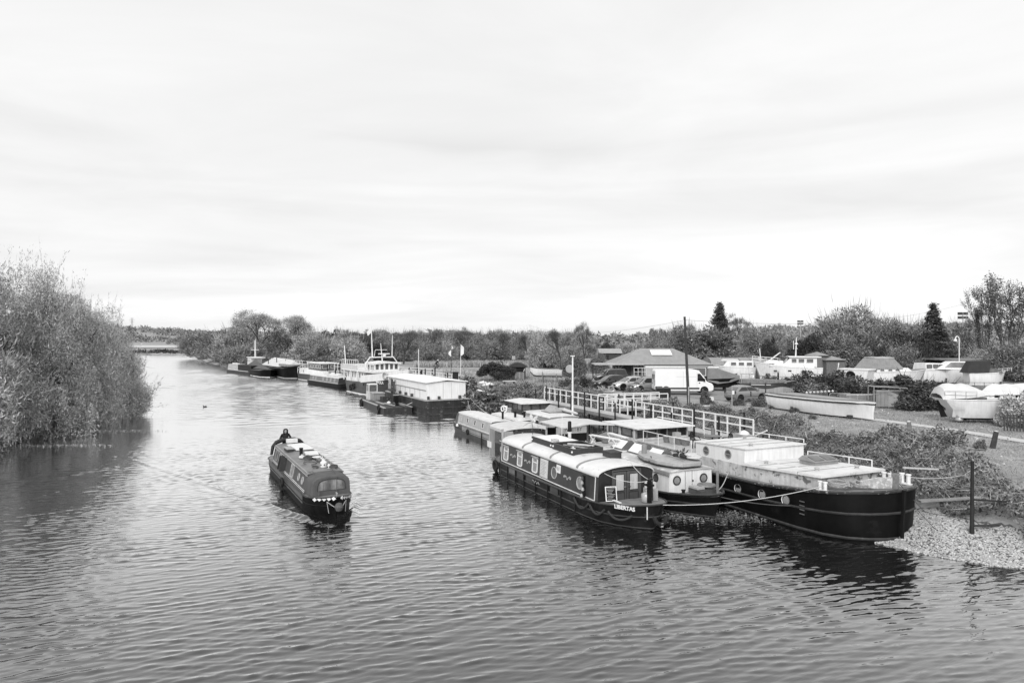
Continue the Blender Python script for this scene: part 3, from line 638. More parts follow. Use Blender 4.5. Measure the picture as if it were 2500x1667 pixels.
# gravel beach at the right
ico = bpy.data.meshes.new('ico'); import bmesh
bm = bmesh.new(); bmesh.ops.create_icosphere(bm, subdivisions=1, radius=1); bm.verts.ensure_lookup_table()
IV = np.array([v.co[:] for v in bm.verts]); IF = np.array([[v.index for v in f.verts] for f in bm.faces]); bm.free(); bpy.data.meshes.remove(ico)
def stones(name, x, y, z, smin, smax, m, rng):
    n = len(x); S = rng.uniform(smin, smax, (n, 1, 3)) * [1.15, 1, .7]; a = rng.uniform(0, 6.28, n); c, s = np.cos(a), np.sin(a)
    V = IV[None] * S * (1 + rng.normal(size=(n, len(IV), 1)) * .12); Vx = V[..., 0] * c[:, None] - V[..., 1] * s[:, None]; Vy = V[..., 0] * s[:, None] + V[..., 1] * c[:, None]
    V = np.stack([Vx + x[:, None], Vy + y[:, None], V[..., 2] + z[:, None]], -1); T = V[:, IF].reshape(-1, 3)
    return tag(link(name, fast_mesh(name, T, 3, m)), kind='stuff')
def isgravel(x, y): a = x * .3987 - (y - 41.45) * .9171; lat = x * .9171 + (y - 41.45) * .3987; return (a > 11.5) & (lat < 11.2 + .4 * np.sin(a * 2.1)) & (lat > 4)
GRAV = mat('gravel_stone', .4, .85, .3, 6, island=.45)
x, y, z = bankpts(60000, 12, 24, 20, 34, -.15, 8, rng, isgravel); print('gravel', len(x))
stones('gravel', x[:9000], y[:9000], z[:9000] + .015, .025, .062, GRAV, rng)
gb = np.linspace(0, 1, 22); gx, gy = np.meshgrid(np.linspace(12.5, 24, 60), np.linspace(20, 34, 70))
tag(link('gravel_beach', grid_mesh('gravel_beach', gx, gy, height(gx, gy) + .02, mat('gravel_bed', .1, .9, .5, 9, .4, 30), keep=lambda X_, Y_: (isgravel(X_, Y_) & (rdist(X_, Y_) > -.6))[:-1, :-1])), kind='structure')
for nm, px, py, n, sp in (('floating_weed', 1772, 1264, 900, (.9, .55)), ('floating_weed', 1660, 1262, 500, (.6, .35)), ('floating_leaves', 150, 1088, 420, (1.8, .25)), ('floating_leaves', 270, 1052, 350, (2.2, .2))):
    p = G(px, py); v = rng.normal(size=(n, 2)) * sp; x, y = p.x + v[:, 0], p.y + v[:, 1]
    D = unit(n, rng) * [1, 1, .12]; D /= np.linalg.norm(D, axis=1)[:, None]
    tag(link(nm, fast_mesh(nm, leaves(np.stack([x, y, np.full(n, .045)], 1), D, .11, .07, rng), 3, L_BRAM if 'weed' in nm else L_FLOW)), kind='stuff')
# ---------------------------------------------------------------- boat kit
def hull(root, st, mt, zb=-.5, deck=None, drop=.0, name='hull', deckmat=None):
    """st: stations from stern to bow, (x at deck, half width at deck, deck height, x at water, half width at water)"""
    rings = []
    for xd, w, zd, xw, ww in st:
        rings.append([(xd, -w, zd), (xd * .5 + xw * .5, -(w * .55 + ww * .45), zd * .5), (xw, -ww, .0), (xw, -ww * .8, zb), (xw, ww * .8, zb), (xw, ww, .0), (xd * .5 + xw * .5, w * .55 + ww * .45, zd * .5), (xd, w, zd)])
    b = MB(); b.loft(rings, True, False); h = b.build(name, mt, root, True)
    d = MB(); d.loft([[(xd, -w + .03, zd - drop), (xd, 0, zd - drop + .02), (xd, w - .03, zd - drop)] for xd, w, zd, xw, ww in st], False, False)
    d.build('deck', deckmat or DECK, root); return h
def outline(st, u, off=.0):
    def p(s, sg):
        xd, w, zd, xw, ww = s; return Vector((xd + (xw - xd) * u + (off if s is st[-1] else 0), sg * (w + (ww - w) * u + off), zd * (1 - u)))
    return [p(s, -1) for s in st] + [p(s, 1) for s in reversed(st)]
def strake(root, st, u, r, mt, name='rubbing_strake', off=.01, h=None):
    P = outline(st, u, off); b = MB()
    if h:
        for a, c in zip(P, P[1:]): b.bar(a, c, r, h)
    else: b.tube(P, r, 6)
    return b.build(name, mt, root, True)
def nb_stations(L, w=1.03, z=.7, zbow=1.05, zs=.75, bow=2.6):
    return [(0, .5, zs, .15, .3), (.18, .8, zs, .35, .65), (.6, w * .97, zs - .01, .9, w * .9), (1.3, w, z + .01, 1.7, w), (L * .5, w, z, L * .5, w), (L - bow, w, z + .02, L - bow, w), (L - bow * .68, w * .96, z + .07, L - bow * .7, w * .92),
            (L - bow * .42, w * .82, z + .15, L - bow * .47, w * .7), (L - bow * .2, w * .52, z + .24, L - bow * .28, w * .34), (L - bow * .05, w * .18, zbow - .02, L - bow * .17, .06), (L, .05, zbow, L - bow * .15, .03)]
def cabin(root, x0, x1, wb, wt, z0, z1, crown, ms, mr, dz=0., nseg=8, over=.05, endm=None, rake0=0, rake1=0):
    """tumblehome sides and an arched roof; dz lifts the bow end (sheer)"""
    def zr(x): return (x - x0) / (x1 - x0) * dz
    for sg in (-1, 1):
        s = MB().add([(x0, sg * wb, z0), (x1, sg * wb, z0 + dz), (x1 - rake1, sg * wt, z1 + dz), (x0 + rake0, sg * wt, z1)], [(0, 1, 2, 3) if sg < 0 else (3, 2, 1, 0)]).build('cabin_side', ms, root)
    arc = [(-(wt) * math.cos(math.pi * i / nseg), crown * math.sin(math.pi * i / nseg) ** .9) for i in range(nseg + 1)]
    for x, z_, ww in ((x0, 0, 0), (x1, dz, 1)):
        rk = rake0 if not ww else -rake1
        MB().add([(x, -wb, z0 + z_)] + [(x + rk, y, z1 + z_ + h) for y, h in arc] + [(x, wb, z0 + z_)], [tuple(range(nseg + 3)) if ww else tuple(reversed(range(nseg + 3)))]).build('bulkhead', endm or ms, root)
    r = MB(); k = (wt + over) / wt
    def sec(x, z_): return [(x, y * k, z1 + z_ + h + .03) for y, h in arc] + [(x, y * k, z1 + z_ + h - .02) for y, h in reversed(arc)]
    r.loft([sec(x0 + rake0 - over, 0), sec(x1 - rake1 + over, dz)]); return s, r.build('roof', mr, root, True)
def onside(x, z, sg, wb, wt, z0, z1, out=.004):
    t = (z - z0) / (z1 - z0); w = wb + (wt - wb) * t; n = Vector((0, sg, (wb - wt) / (z1 - z0))).normalized(); return place(Vector((x, sg * w, z)) + n * out, n)
def tyre(root, p, nrm, r=.28, name='tyre_fender', t=.1):
    key = ('ty', r, t)
    if key not in CACHE: CACHE[key] = MB().torus(r, t, None, 16, 8).me('tyre_fender', RUBBER, True)
    return link(name, CACHE[key], root, M=place(p, nrm))
def rail(root, pts, h, r, mt, mid=True, name='guard_rail', every=None):
    b = MB(); pts = [Vector(p) for p in pts]; up = Vector((0, 0, h)); b.tube([p + up for p in pts], r, 6)
    if mid: b.tube([p + up * .52 for p in pts], r * .8, 6)
    for p in pts: b.tube([p, p + up], r, 6)
    return b.build(name, mt, root, True)
def line(p, q, n): return [Vector(p).lerp(Vector(q), i / n) for i in range(n + 1)]
def coil(label, p, r, n, mt, name='rope_coil', rt=.022):
    rng_ = random.Random(hash(label) % 1000); b = MB()
    b.tube([(r * (1 + .12 * math.sin(i * 1.7)) * math.cos(i * .55), r * (1 + .15 * math.cos(i * 1.1)) * math.sin(i * .55), .02 + i * .0035 + rng_.uniform(0, .02)) for i in range(n * 11)], rt, 5)
    return tag(b.build(name, mt, None, True, p), label, 'rope')
def inframe(o, root):          # put a free-standing thing at coordinates given in a boat's frame
    M = Matrix.Translation(root.location) @ Matrix.Rotation(root.rotation_euler.z, 4, 'Z'); o.matrix_world = M @ o.matrix_basis; return o
def box_thing(name, label, cat, p, sx_, sy_, sz_, mt, rz=0, lid=None, root=None, group=None):
    t = thing(name, label, cat, p, rz, group); MB().box(-sx_ / 2, sx_ / 2, -sy_ / 2, sy_ / 2, 0, sz_).build('body', mt, t)
    if lid: MB().box(-sx_ / 2 - .03, sx_ / 2 + .03, -sy_ / 2 - .03, sy_ / 2 + .03, sz_ + .001, sz_ + .05).build('lid', lid, t)
    return inframe(t, root) if root else t
# ---------------------------------------------------------------- person
def person(name, label, p, rz, J, s=1., top=CLOTHB, legs=CLOTHB, hood=None, hat=None):
    """J: joints of the posed skeleton (metres, facing +x); one skinned body coloured by garment"""
    order = ['pelvis', 'waist', 'chest', 'neck', 'chin', 'head', 'crown_', 'hipl', 'kneel', 'ankl', 'toel', 'hipr', 'kneer', 'ankr', 'toer', 'shl', 'ell', 'wrl', 'hndl', 'shr', 'elr', 'wrr', 'hndr']
    rad = dict(pelvis=.15, waist=.14, chest=.16, neck=.06, chin=.075, head=.1, crown_=.07, hip=.1, knee=.062, ank=.045, toe=.035, sh=.075, el=.05, wr=.036, hnd=.04)
    ed = [('pelvis', 'waist'), ('waist', 'chest'), ('chest', 'neck'), ('neck', 'chin'), ('chin', 'head'), ('head', 'crown_')]
    for q in 'lr': ed += [('pelvis', 'hip' + q), ('hip' + q, 'knee' + q), ('knee' + q, 'ank' + q), ('ank' + q, 'toe' + q), ('chest', 'sh' + q), ('sh' + q, 'el' + q), ('el' + q, 'wr' + q), ('wr' + q, 'hnd' + q)]
    m = bpy.data.meshes.new('body'); m.from_pydata([J[k] for k in order], [(order.index(a), order.index(b_)) for a, b_ in ed], [])
    o = bpy.data.objects.new('body', m); COL.objects.link(o); md = o.modifiers.new('skin', 'SKIN'); o.modifiers.new('sub', 'SUBSURF').levels = 2
    for i, k in enumerate(order):
        rr = rad.get(k, rad.get(k[:-1], .06)) * (1.12 if k[:-1] in ('sh', 'el', 'hip', 'knee') else 1); m.skin_vertices[0].data[i].radius = (rr, rr); m.skin_vertices[0].data[i].use_root = k == 'pelvis'
    dg = bpy.context.evaluated_depsgraph_get(); me = bpy.data.meshes.new_from_object(o.evaluated_get(dg)); bpy.data.objects.remove(o)
    t = thing(name, label, 'person', p, rz, s=s)
    for q in (top, legs, SKIN): me.materials.append(q)
    zn = J['neck'][2] + .02; zw = J['pelvis'][2] - .05
    for f in me.polygons:
        c = f.center; hand = min((c - Vector(J['hndl'])).length, (c - Vector(J['hndr'])).length) < .09
        f.material_index = 2 if (c.z > zn or hand) else (1 if c.z < zw else 0); f.use_smooth = True
    link('body', me, t)
    hd = Vector(J['head'])
    f = MB()
    for sg in (-1, 1): f.lathe([(.0, -.01), (.014, 0), (.0, .01)], Matrix.Translation(hd + Vector((.098, sg * .035, .0))), 6)
    f.build('eyes', BLACK, t); MB().loft([[hd + Vector((.1, -.012, .0)), hd + Vector((.1, .012, .0)), hd + Vector((.1, 0, .02))], [hd + Vector((.125, -.015, -.035)), hd + Vector((.125, .015, -.035)), hd + Vector((.12, 0, -.02))]]).build('nose', SKIN, t)
    h = MB(); prof = [(.115, -.1), (.135, -.03), (.132, .05), (.09, .115), (.02, .135)]
    if hood: prof = [(.15, -.2), (.15, -.08), (.148, .05), (.1, .13), (.02, .15)]
    n = 14
    if hood or not hat:
        rings = [[(r * math.cos(a), r * math.sin(a), z) for a in [R(58 + 244 * i / n) for i in range(n + 1)]] for r, z in prof]
        h.loft([[Vector(q) + hd for q in r] for r in rings], False, False).build('hood' if hood else 'hair', hood or CLOTHB, t, True)
    else:
        h.lathe([(.125, .03), (.125, .08), (.09, .13), (.01, .145)], Matrix.Translation(hd), 14); h.box(hd.x + .08, hd.x + .22, hd.y - .08, hd.y + .08, hd.z + .035, hd.z + .05); h.build('cap', hat, t, True)
    return t
def stand_pose(lean=0., arms=((.18, .26, 1.1), (.3, .2, 1.05)), arms2=None):
    a, b_ = arms
    J = dict(pelvis=(0, 0, .95), waist=(.0, 0, 1.12), chest=(lean * .3, 0, 1.34), neck=(lean * .45, 0, 1.5), chin=(lean * .5 + .03, 0, 1.57), head=(lean * .55 + .02, 0, 1.65), crown_=(lean * .55 + .01, 0, 1.73),
             hipl=(0, .1, .9), kneel=(.03, .11, .5), ankl=(0, .12, .08), toel=(.16, .13, .04), hipr=(0, -.1, .9), kneer=(.03, -.11, .5), ankr=(0, -.12, .08), toer=(.16, -.13, .04),
             shl=(lean * .35, .2, 1.42), ell=a, wrl=b_, hndl=(b_[0] + .07, b_[1] - .02, b_[2] - .02))
    a2, b2 = arms2 or ((a[0], -a[1], a[2]), (b_[0], -b_[1], b_[2]))
    J.update(shr=(lean * .35, -.2, 1.42), elr=a2, wrr=b2, hndr=(b2[0] + .07, b2[1] + .02, b2[2] - .02)); return J
# ---------------------------------------------------------------- the narrowboat under way
def coachlines(root, x0, x1, zs, sg, g, mt, name='coach_line', w=.02, t=.02):
    for z in zs:
        M0, M1 = onside(x0, z, sg, *g), onside(x1, z, sg, *g); MB().bar(M0.translation, M1.translation, t, w).build(name, mt, root)
NBX, NBR = Vector((-13.95, 41.75, 0)), math.atan2(-.884, .468)
nb = thing('narrowboat', 'grey narrowboat under way in mid river with a canvas-covered bow and cluttered roof', 'narrowboat', NBX, NBR)
L = 13.7; st = nb_stations(L); hull(nb, st, HULLB)
strake(nb, st, .02, .035, DGREY); strake(nb, st, .42, .03, BLACK); strake(nb, st[5:], .03, .02, PALE, 'bow_line', .02)
MB().box(1.3, L - 2.5, -1.045, -1.035, .3, .66).build('side_panel', SIDE, nb)
g = (.98, .8, .72, 1.6)
cabin(nb, 2.0, L - 2.45, *g, .11, SIDE, mat('grey_roof_paint', .17, .5, .2, 1.5), nseg=8)
for sg in (-1, 1):
    coachlines(nb, 2.1, L - 2.55, (.8, .87), sg, g, WHITE)
    b = MB().tube([(2.2, sg * .8, 1.68), (L - 2.7, sg * .8, 1.68)], .02)
    for i in range(7): b.tube([(2.3 + i * 1.25, sg * .8, 1.62), (2.3 + i * 1.25, sg * .8, 1.69)], .014)
    b.build('handrail', PALE, nb)
    coachlines(nb, 2.1, L - 2.5, (1.54, 1.6), sg, g, WHITE if sg < 0 else PALE, 'eave_trim', .03)
for x in (L - 3.3, L - 4.2): porthole(nb, onside(x, 1.2, -1, *g), .16, .035, PALE, GLASSM); porthole(nb, onside(x, 1.2, 1, *g), .16, .035, PALE, GLASSM)
window(nb, onside(L - 5.9, 1.22, -1, *g), .75, .62, .06, .035, PALE, GLASSL)
window(nb, onside(L - 9.6, 1.24, -1, *g), .5, .55, .05, .04, PALE, GLASSL); window(nb, onside(3.0, 1.24, -1, *g), .7, .55, .06, .03, LGREY, GLASSM)
for x in (L - 8.35, L - 7.75):        # side hatch doors hooked open
    M = onside(x, 1.2, -1, *g); MB().box(-.03, .03, -.36, .36, 0, .3, M).build('hatch_door', DGREY, nb)
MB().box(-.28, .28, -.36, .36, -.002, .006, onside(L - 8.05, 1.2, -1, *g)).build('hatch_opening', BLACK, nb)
window(nb, onside(6, 1.22, 1, *g), .8, .55, .06, .035, PALE, GLASS); window(nb, onside(4, 1.22, 1, *g), .8, .55, .06, .035, PALE, GLASS)
def cratch(root, xa, xb, w, z0, ztop, zb, mt, pane):    # arched canvas over the fore deck with a clear window
    arc = [(-w, z0)] + [(-w * .96 * math.cos(math.pi * i / 10) ** 1 if i not in (0, 10) else (-w * .96 if i == 0 else w * .96), z0 + (ztop - z0) * (.62 + .38 * math.sin(math.pi * i / 10) ** .7)) for i in range(11)] + [(w, z0)]
    k = .94
    MB().loft([[(xa, y, z) for y, z in arc], [(xb - .1, y * k, z0 + (z - z0) * .97 + zb) for y, z in arc], [(xb, y * k * .97, z0 + (z - z0) * .93 + zb) for y, z in arc]]).build('canvas_cover', mt, root, True)
    pts = [(y * .66, (z - z0) * .88) for y, z in arc if True]; pts = [(y, max(z, .3)) for y, z in pts]
    M = place((xb + .004, 0, z0 + zb), (1, 0, .0)); o = MB().prism([(y, z * .9) for y, z in reversed(pts)], 0, .006, M).build('clear_window', pane, root)
    MB().ring([(y * 1.06, z * .93 + (.02 if z > .5 else -.02)) for y, z in reversed(pts)], [(y, z * .9) for y, z in reversed(pts)], 0, .014, M).build('window_piping', DGREY, o)
cratch(nb, L - 2.45, L - 1.25, .93, .78, 1.72, .03, CANVAS, mat('clear_vinyl', .2, .25, .5, 3, spec=.5, streak=.75))
b = MB()
for i in range(5):           # painted diamonds each side of the stem
    for sg in (-1, 1):
        c0 = outline(st, .0)[len(st) - 4] if sg < 0 else outline(st, 0)[len(st) + 3]; c1 = Vector((L + .0, sg * .06, 1.05)); p = c1.lerp(c0, (i + .5) / 5.0); q = c1.lerp(c0, (i + 1.0) / 5); tdir = (q - p).normalized()
        n_ = Vector((tdir.y, -tdir.x, 0)) * (1 if (Vector((tdir.y, -tdir.x, 0)).x > 0) else -1)
        M = place(p + n_ * .05 - Vector((0, 0, .085)), n_); MB().prism([(-.12, 0), (0, -.085), (.12, 0), (0, .085)], -.02, .02, M).build('painted_diamond', WHITE, nb)
MB().lathe([(.02, -.2), (.13, -.15), (.19, 0), (.13, .15), (.02, .2)], Matrix.Translation((L + .1, 0, .6)), 10).build('bow_fender', ROPED, nb, True)
b = MB()
for sg in (-1, 1): b.tube([(L - .32, sg * .42, .78), (L - .02, sg * .2, .62), (L + .08, sg * .1, .6)], .018, 5); b.tube([(L - .32, sg * .42, .78), (L - .22, sg * .36, .3)], .014, 5)
b.build('fender_chain', PALE, nb)
MB().tube([(L - .3, 0, 1.0), (L - .3, 0, 1.14)], .03, 6).box(L - .42, L - .2, -.02, .02, 1.1, 1.15).build('bow_stud', STEEL, nb)
MB().lathe([(.085, 1.66), (.085, 2.12), (.1, 2.12), (.1, 2.2), (.06, 2.2)], Matrix.Translation((7.0, -.3, 0)), 10).build('chimney', BLACK, nb, True)
b = MB(); arc = [(-.95 * math.cos(math.pi * i / 8), 1.05 + .85 * math.sin(math.pi * i / 8) ** .6) for i in range(9)]
b.tube([(1.5 + .05 * math.sin(i * 2), y, z) for i, (y, z) in enumerate(arc)], [.08, .1, .12, .13, .11, .13, .12, .1, .08], 8); b.build('folded_hood', CANVASD, nb, True)
tyre(nb, (6.2, -1.14, .35), (0, -1, 0), .2, 'hanging_fender', .07)
MB().tube([(.1, 0, .2), (.02, 0, 1.0), (.7, .1, 1.25)], .025).build('tiller', DGREY, nb)
MB().box(.1, 1.95, -.72, .72, .7, .76).build('stern_deck', DECK, nb)
pm = person('person', 'person in a black hooded coat steering at the stern of the moving narrowboat', loc=None, rz=0, J=None) if False else None
steer = person('person', 'person in a black hooded coat standing at the stern of the moving narrowboat', (1.25, -.12, .76), 0, stand_pose(.08, ((-.02, .34, 1.16), (.12, .36, .96)), ((.0, -.33, 1.15), (.24, -.2, 1.08))), .97, CLOTHB, CLOTHB, CLOTHB)
inframe(steer, nb)
ZR = 1.72
rt = lambda x, y: 1.63 + .11 * math.sin(math.acos(max(-1, min(1, -y / .8))) if abs(y) < .8 else 0) ** .9
def roofbox(*a, **k): return box_thing(*a, root=nb, **k)
roofbox('roof_board', 'large white board lying on the roof of the moving narrowboat by its stern', 'board', (4.0, .2, rt(0, .1) + .03), 2.2, .95, .05, WHITE, R(3))
roofbox('roof_board', 'smaller white board beside the black chimney of the moving narrowboat', 'board', (6.6, .3, rt(0, .2) + .05), 1.0, .65, .06, WHITE, R(-7))
roofbox('toolbox', 'dark rectangular box beside the large white board on the moving narrowboat', 'box', (4.7, -.52, rt(0, -.5)), .85, .34, .14, DGREY, R(2), lid=PALE)
roofbox('windscreen_bag', 'white bundle standing in front of the steering person', 'bundle', (2.1, .1, rt(0, 0) + .03), .3, .6, .22, CLOTHW, R(4))
def sack(label, p, s, mt, root, name='sack', cat='sack'):
    r_ = random.Random(int(p[0] * 100)); t = thing(name, label, cat, p)
    MB().lathe([(.03, 0), (s * .9, .03), (s, s * .35), (s * .8, s * .75), (s * .35, s * .95), (.02, s)], Matrix.Diagonal((1.25, .8, .8, 1)) @ Matrix.Rotation(.3, 4, 'Z'), 9).build('body', mt, t, True); MB().tube([(0, 0, s * .7), (.03, 0, s * .95)], .04, 6).build('tied_neck', mt, t); return inframe(t, root)
sack('pale sack at the foot of the black chimney of the moving narrowboat', (7.45, -.35, rt(0, -.3)), .2, TARP, nb)
sack('grey crumpled sack among the ropes of the moving narrowboat', (8.7, .25, rt(0, .2)), .17, TARPG, nb)
sack('pale crumpled sack on the right edge of the moving narrowboat roof', (8.3, .5, rt(0, .5)), .16, TARP, nb)
def bucket(label, p, r, h, mt, root, name='painted_can'):
    t = thing(name, label, 'can', p); MB().lathe([(r, 0), (r, h * .6), (r * .55, h * .75), (r * .6, h)], None, 12).build('body', mt, t, True)
    MB().torus(r * .8, .012, Matrix.Translation((0, 0, h)) @ Matrix.Rotation(R(90), 4, 'X'), 10, 5, 0, 3.14).build('handle', DGREY, t)
    b = MB()
    for i in range(6): b.box(-.03, .03, -.03, .03, 0, .008, Matrix.Rotation(i * 1.047, 4, 'Z') @ place((r + .001, 0, h * .3), (1, 0, 0), (0, .7, .7)))
    b.build('painted_pattern', DGREY, t); return inframe(t, root)
bucket('pale patterned water can near the front of the moving narrowboat roof', (L - 3.4, .12, rt(0, .1)), .16, .38, WHITE, nb)
bucket('small white can in front of the patterned water can', (L - 3.05, .3, rt(0, .3)), .09, .2, WHITE, nb)
for lab, x, y, r, n in (('dark rope coil right of the patterned can on the narrowboat roof', L - 2.95, .5, .2, 3), ('dark rope coil in the middle of the moving narrowboat roof', 8.1, -.2, .22, 3), ('loose dark rope heap behind the patterned can', 9.0, .3, .25, 2), ('thin rope loop at the left front of the moving narrowboat roof', 9.2, -.3, .35, 1), ('dark rope coil near the front edge left of the patterned can', L - 3.3, -.3, .16, 2)):
    inframe(coil(lab, (x, y, rt(0, y)), r, n, ROPED), nb)
o = thing('life_ring', 'white ring lying on the right side of the moving narrowboat roof', 'life ring', (7.9, .3, rt(0, .3) + .06)); MB().torus(.19, .05, None, 16, 8).build('ring', WHITE, o, True); MB().torus(.25, .012, None, 14, 5).build('grab_line', ROPED, o); inframe(o, nb)
roofbox('boat_pole', 'long dark plank lying along the roof of the moving narrowboat', 'plank', (7.9, .12, rt(0, .1) + .02), 1.9, .12, .06, WOODD, R(8))
tag(MB().tube([(L - 2.6, -.75, 1.7), (L - 2.4, -.6, 1.76), (L - 1.2, -.55, 1.4), (L - 1.1, -.6, .9)], .014, 5).build('cover_rope', ROPED), 'thin dark rope hanging down the left of the canvas bow cover', 'rope'); inframe(bpy.context.scene.objects['cover_rope'], nb)
tag(MB().tube([(L - 2.7, .3, 1.79), (L - 1.9, .25, 1.78), (L - 1.2, .22, 1.66), (L - 1.16, .2, .95), (L - .7, .12, 1.05)], .014, 5).build('bow_rope', ROPED), 'dark rope running down the middle of the canvas bow cover', 'rope'); inframe(bpy.context.scene.objects['bow_rope'], nb)
# ---------------------------------------------------------------- moored boats in the foreground
O0 = Vector((0, 41.45, 0))
def moor(name, label, cat, a, lat, group=None, dr=0.): return thing(name, label, cat, loc(a, lat), MROT + dr, group)
# the wide boat with the arched white roof: local x = a, y = lat
LB = moor('wide_houseboat', 'dark wide houseboat with arched white roof and a chalkboard by its bow doors', 'houseboat', 0, 0)
st = [(0, .45, .85, .3, .3), (.2, .95, .85, .5, .75), (.7, 1.4, .82, 1.1, 1.25), (1.6, 1.54, .78, 2.0, 1.5), (6, 1.56, .74, 6, 1.54), (11.5, 1.55, .8, 11.4, 1.5), (12.8, 1.46, .88, 12.6, 1.36), (13.7, 1.2, .98, 13.4, 1.0), (14.4, .8, 1.08, 14.0, .55), (14.85, .36, 1.16, 14.35, .16), (15.0, .1, 1.2, 14.45, .05)]
hull(LB, st, mat('houseboat_hull', .014, .45, .4, 1.5, .1, 9, spec=.2, streak=.4, patch=.03, pscale=2, pth=.6), drop=.02)
b = MB()
for P in (outline(st, .0, .012), ):                           # bow bulwark band and rails
    pass
for u, r in ((.03, .04), (.5, .035), (.95, .03)): strake(LB, st, u, r, DGREY)
for x in (1.8, 3.0, 4.1, 5.2, 6.6, 8.0, 9.4, 10.8):            # vertical straps and panels of the hull side
    MB().box(x - .03, x + .03, -1.6, -1.56, .06, .76).build('hull_rib', BLACK, LB)
for x in (3.6, 4.7, 5.9, 8.7): MB().box(x - .4, x + .4, -1.585, -1.57, .44, .7).build('hull_panel', MGREY if x < 4 else DGREY, LB)
for i in range(9): MB().bar((6.3 + i * .09, -1.6, .58 + .07 * math.sin(i * 1.9)), (6.38 + i * .09, -1.6, .58 + .07 * math.sin(i * 1.9 + 1.4)), .015, .03).build('painted_scroll', PALE, LB)
x0c, x1c = 1.55, 12.55; g = (1.45, 1.38, .78, 1.95); LBS = mat('houseboat_cabin_paint', .048, .33, .15, 2, streak=.25)
_, roofo = cabin(LB, x0c, x1c, *g, .37, LBS, mat('houseboat_roof', .68, .45, .1, 1, patch=.5, pscale=1.4, pth=.62), nseg=12, over=.06, endm=mat('dark_bulkhead', .022, .5, .3, 3, streak=.3))
for sg in (-1, 1):
    coachlines(LB, x0c + .3, x1c - .25, (.86, 1.9), sg, g, WHITE, 'coach_line', .045, .025)
    for x in (x0c + .3, x1c - .25): MB().bar(onside(x, .86, sg, *g).translation, onside(x, 1.9, sg, *g).translation, .025, .045).build('coach_line', WHITE, LB)
    b = MB().tube([(x0c + .2, sg * 1.3, 2.12), (x1c - .2, sg * 1.3, 2.12)], .018)
    for i in range(11): b.tube([(x0c + .4 + i, sg * 1.3, 2.0), (x0c + .4 + i, sg * 1.3, 2.13)], .014)
    b.build('roof_handrail', PALE, LB)
for x in (4.6, 7.9, 10.6):        # roof bands across the plating
    b = MB(); b.loft([[(x + dx, -1.44 * math.cos(math.pi * i / 12), 1.992 + .37 * math.sin(math.pi * i / 12) ** .9) for i in range(13)] for dx in (0, .2)], False, False).build('roof_band', LGREY, LB)
for x in (2.45, 4.35, 6.25): window(LB, onside(x, 1.36, -1, *g), .62, .78, .1, .05, WHITE, GLASSL, trans=.18)
for x in (2.45, 4.35, 6.25): MB().box(-.36, .36, .4, .45, 0, .1, onside(x, 1.36, -1, *g)).build('window_hood', PALE, LB)
for x in (3, 5, 7, 9): window(LB, onside(x, 1.36, 1, *g), .62, .78, .1, .05, WHITE, GLASS)
for x in (8.4, 10.95): porthole(LB, onside(x, 1.36, -1, *g), .27, .03, PALE, GLASSL if x > 9 else GLASSM)
def scroll(x, w=.6):
    M = onside(x, 1.36, -1, *g); b = MB()
    for i in range(11):
        t_ = i / 10 * w - w / 2; b.box(t_ - .03, t_ + .03, .07 * math.sin(i * .95) - .025, .07 * math.sin(i * .95) + .025 + .04 * (i % 3 == 0), 0, .008, M)
    for e in (-w / 2, w / 2): b.torus(.05, .016, M @ Matrix.Translation((e, .03, .006)), 10, 4)
    b.build('painted_scroll', PALE, LB)
for x in (3.4, 5.3, 9.75): scroll(x)
o = MB().box(-.42, .42, -.45, .45, 0, .025, onside(7.3, 1.38, -1, *g)).build('notice_board', CREAM, LB)
b = MB()
for i in range(9): b.box(-.3 + .06 * (i % 2), .3 - .09 * (i % 3), .3 - i * .075, .316 - i * .075, .026, .03, onside(7.3, 1.38, -1, *g))
b.build('faded_print', LGREY, o)
M = onside(8.85, 1.62, -1, *g); o = MB().box(-.2, .2, -.19, .19, 0, .02, M).build('number_board', WHITE, LB); text(o, '11', M @ Matrix.Translation((0, 0, .024)), .26, DGREY, 'number')
M = onside(x0c + .18, 1.4, -1, *g); MB().lathe([(.02, 0), (.16, 0), (.16, .012), (.02, .014)], M @ Matrix.Translation((-.05, .08, 0)), 10).build('painted_emblem', PALE, LB)
# bow bulkhead doors
X = x1c + .004
for sg, lab in ((-1, 'left'), (1, 'right')):
    M = place((X, sg * .36, 1.4), (1, 0, 0)); d = MB().box(-.34, .34, -.6, .68, 0, .05, M).build('bow_door', SIDE, LB)
    MB().box(-.2, .2, -.12, .56, .05, .058, M).build('pane', mat('net_curtain_glass', .5, .2, .1, 30, streak=.3), d); MB().ring(rrect(.46, .74, .01), rrect(.4, .68, .01), .05, .07, M @ Matrix.Translation((0, .22, 0))).build('door_frame', DGREY, d)
    MB().tube([M @ Vector((-sg * .29, .02, .05)), M @ Vector((-sg * .29, .02, .1)), M @ Vector((-sg * .17, .02, .1))], .014, 5).build('handle', CHROME, d)
    MB().ring(rrect(.52, .36, .01), rrect(.44, .28, .01), .05, .062, M @ Matrix.Translation((0, -.38, 0))).build('door_panel', DGREY, d)
MB().box(X, X + .06, -.74, -.7, .78, 2.12).box(X, X + .06, .7, .74, .78, 2.12).box(X, X + .06, -.74, .74, 2.12, 2.16).build('door_surround', SIDE, LB)
MB().box(X + .02, X + .32, -1.02, -.9, 1.0, 1.18).build('vent_box', BLACK, LB)
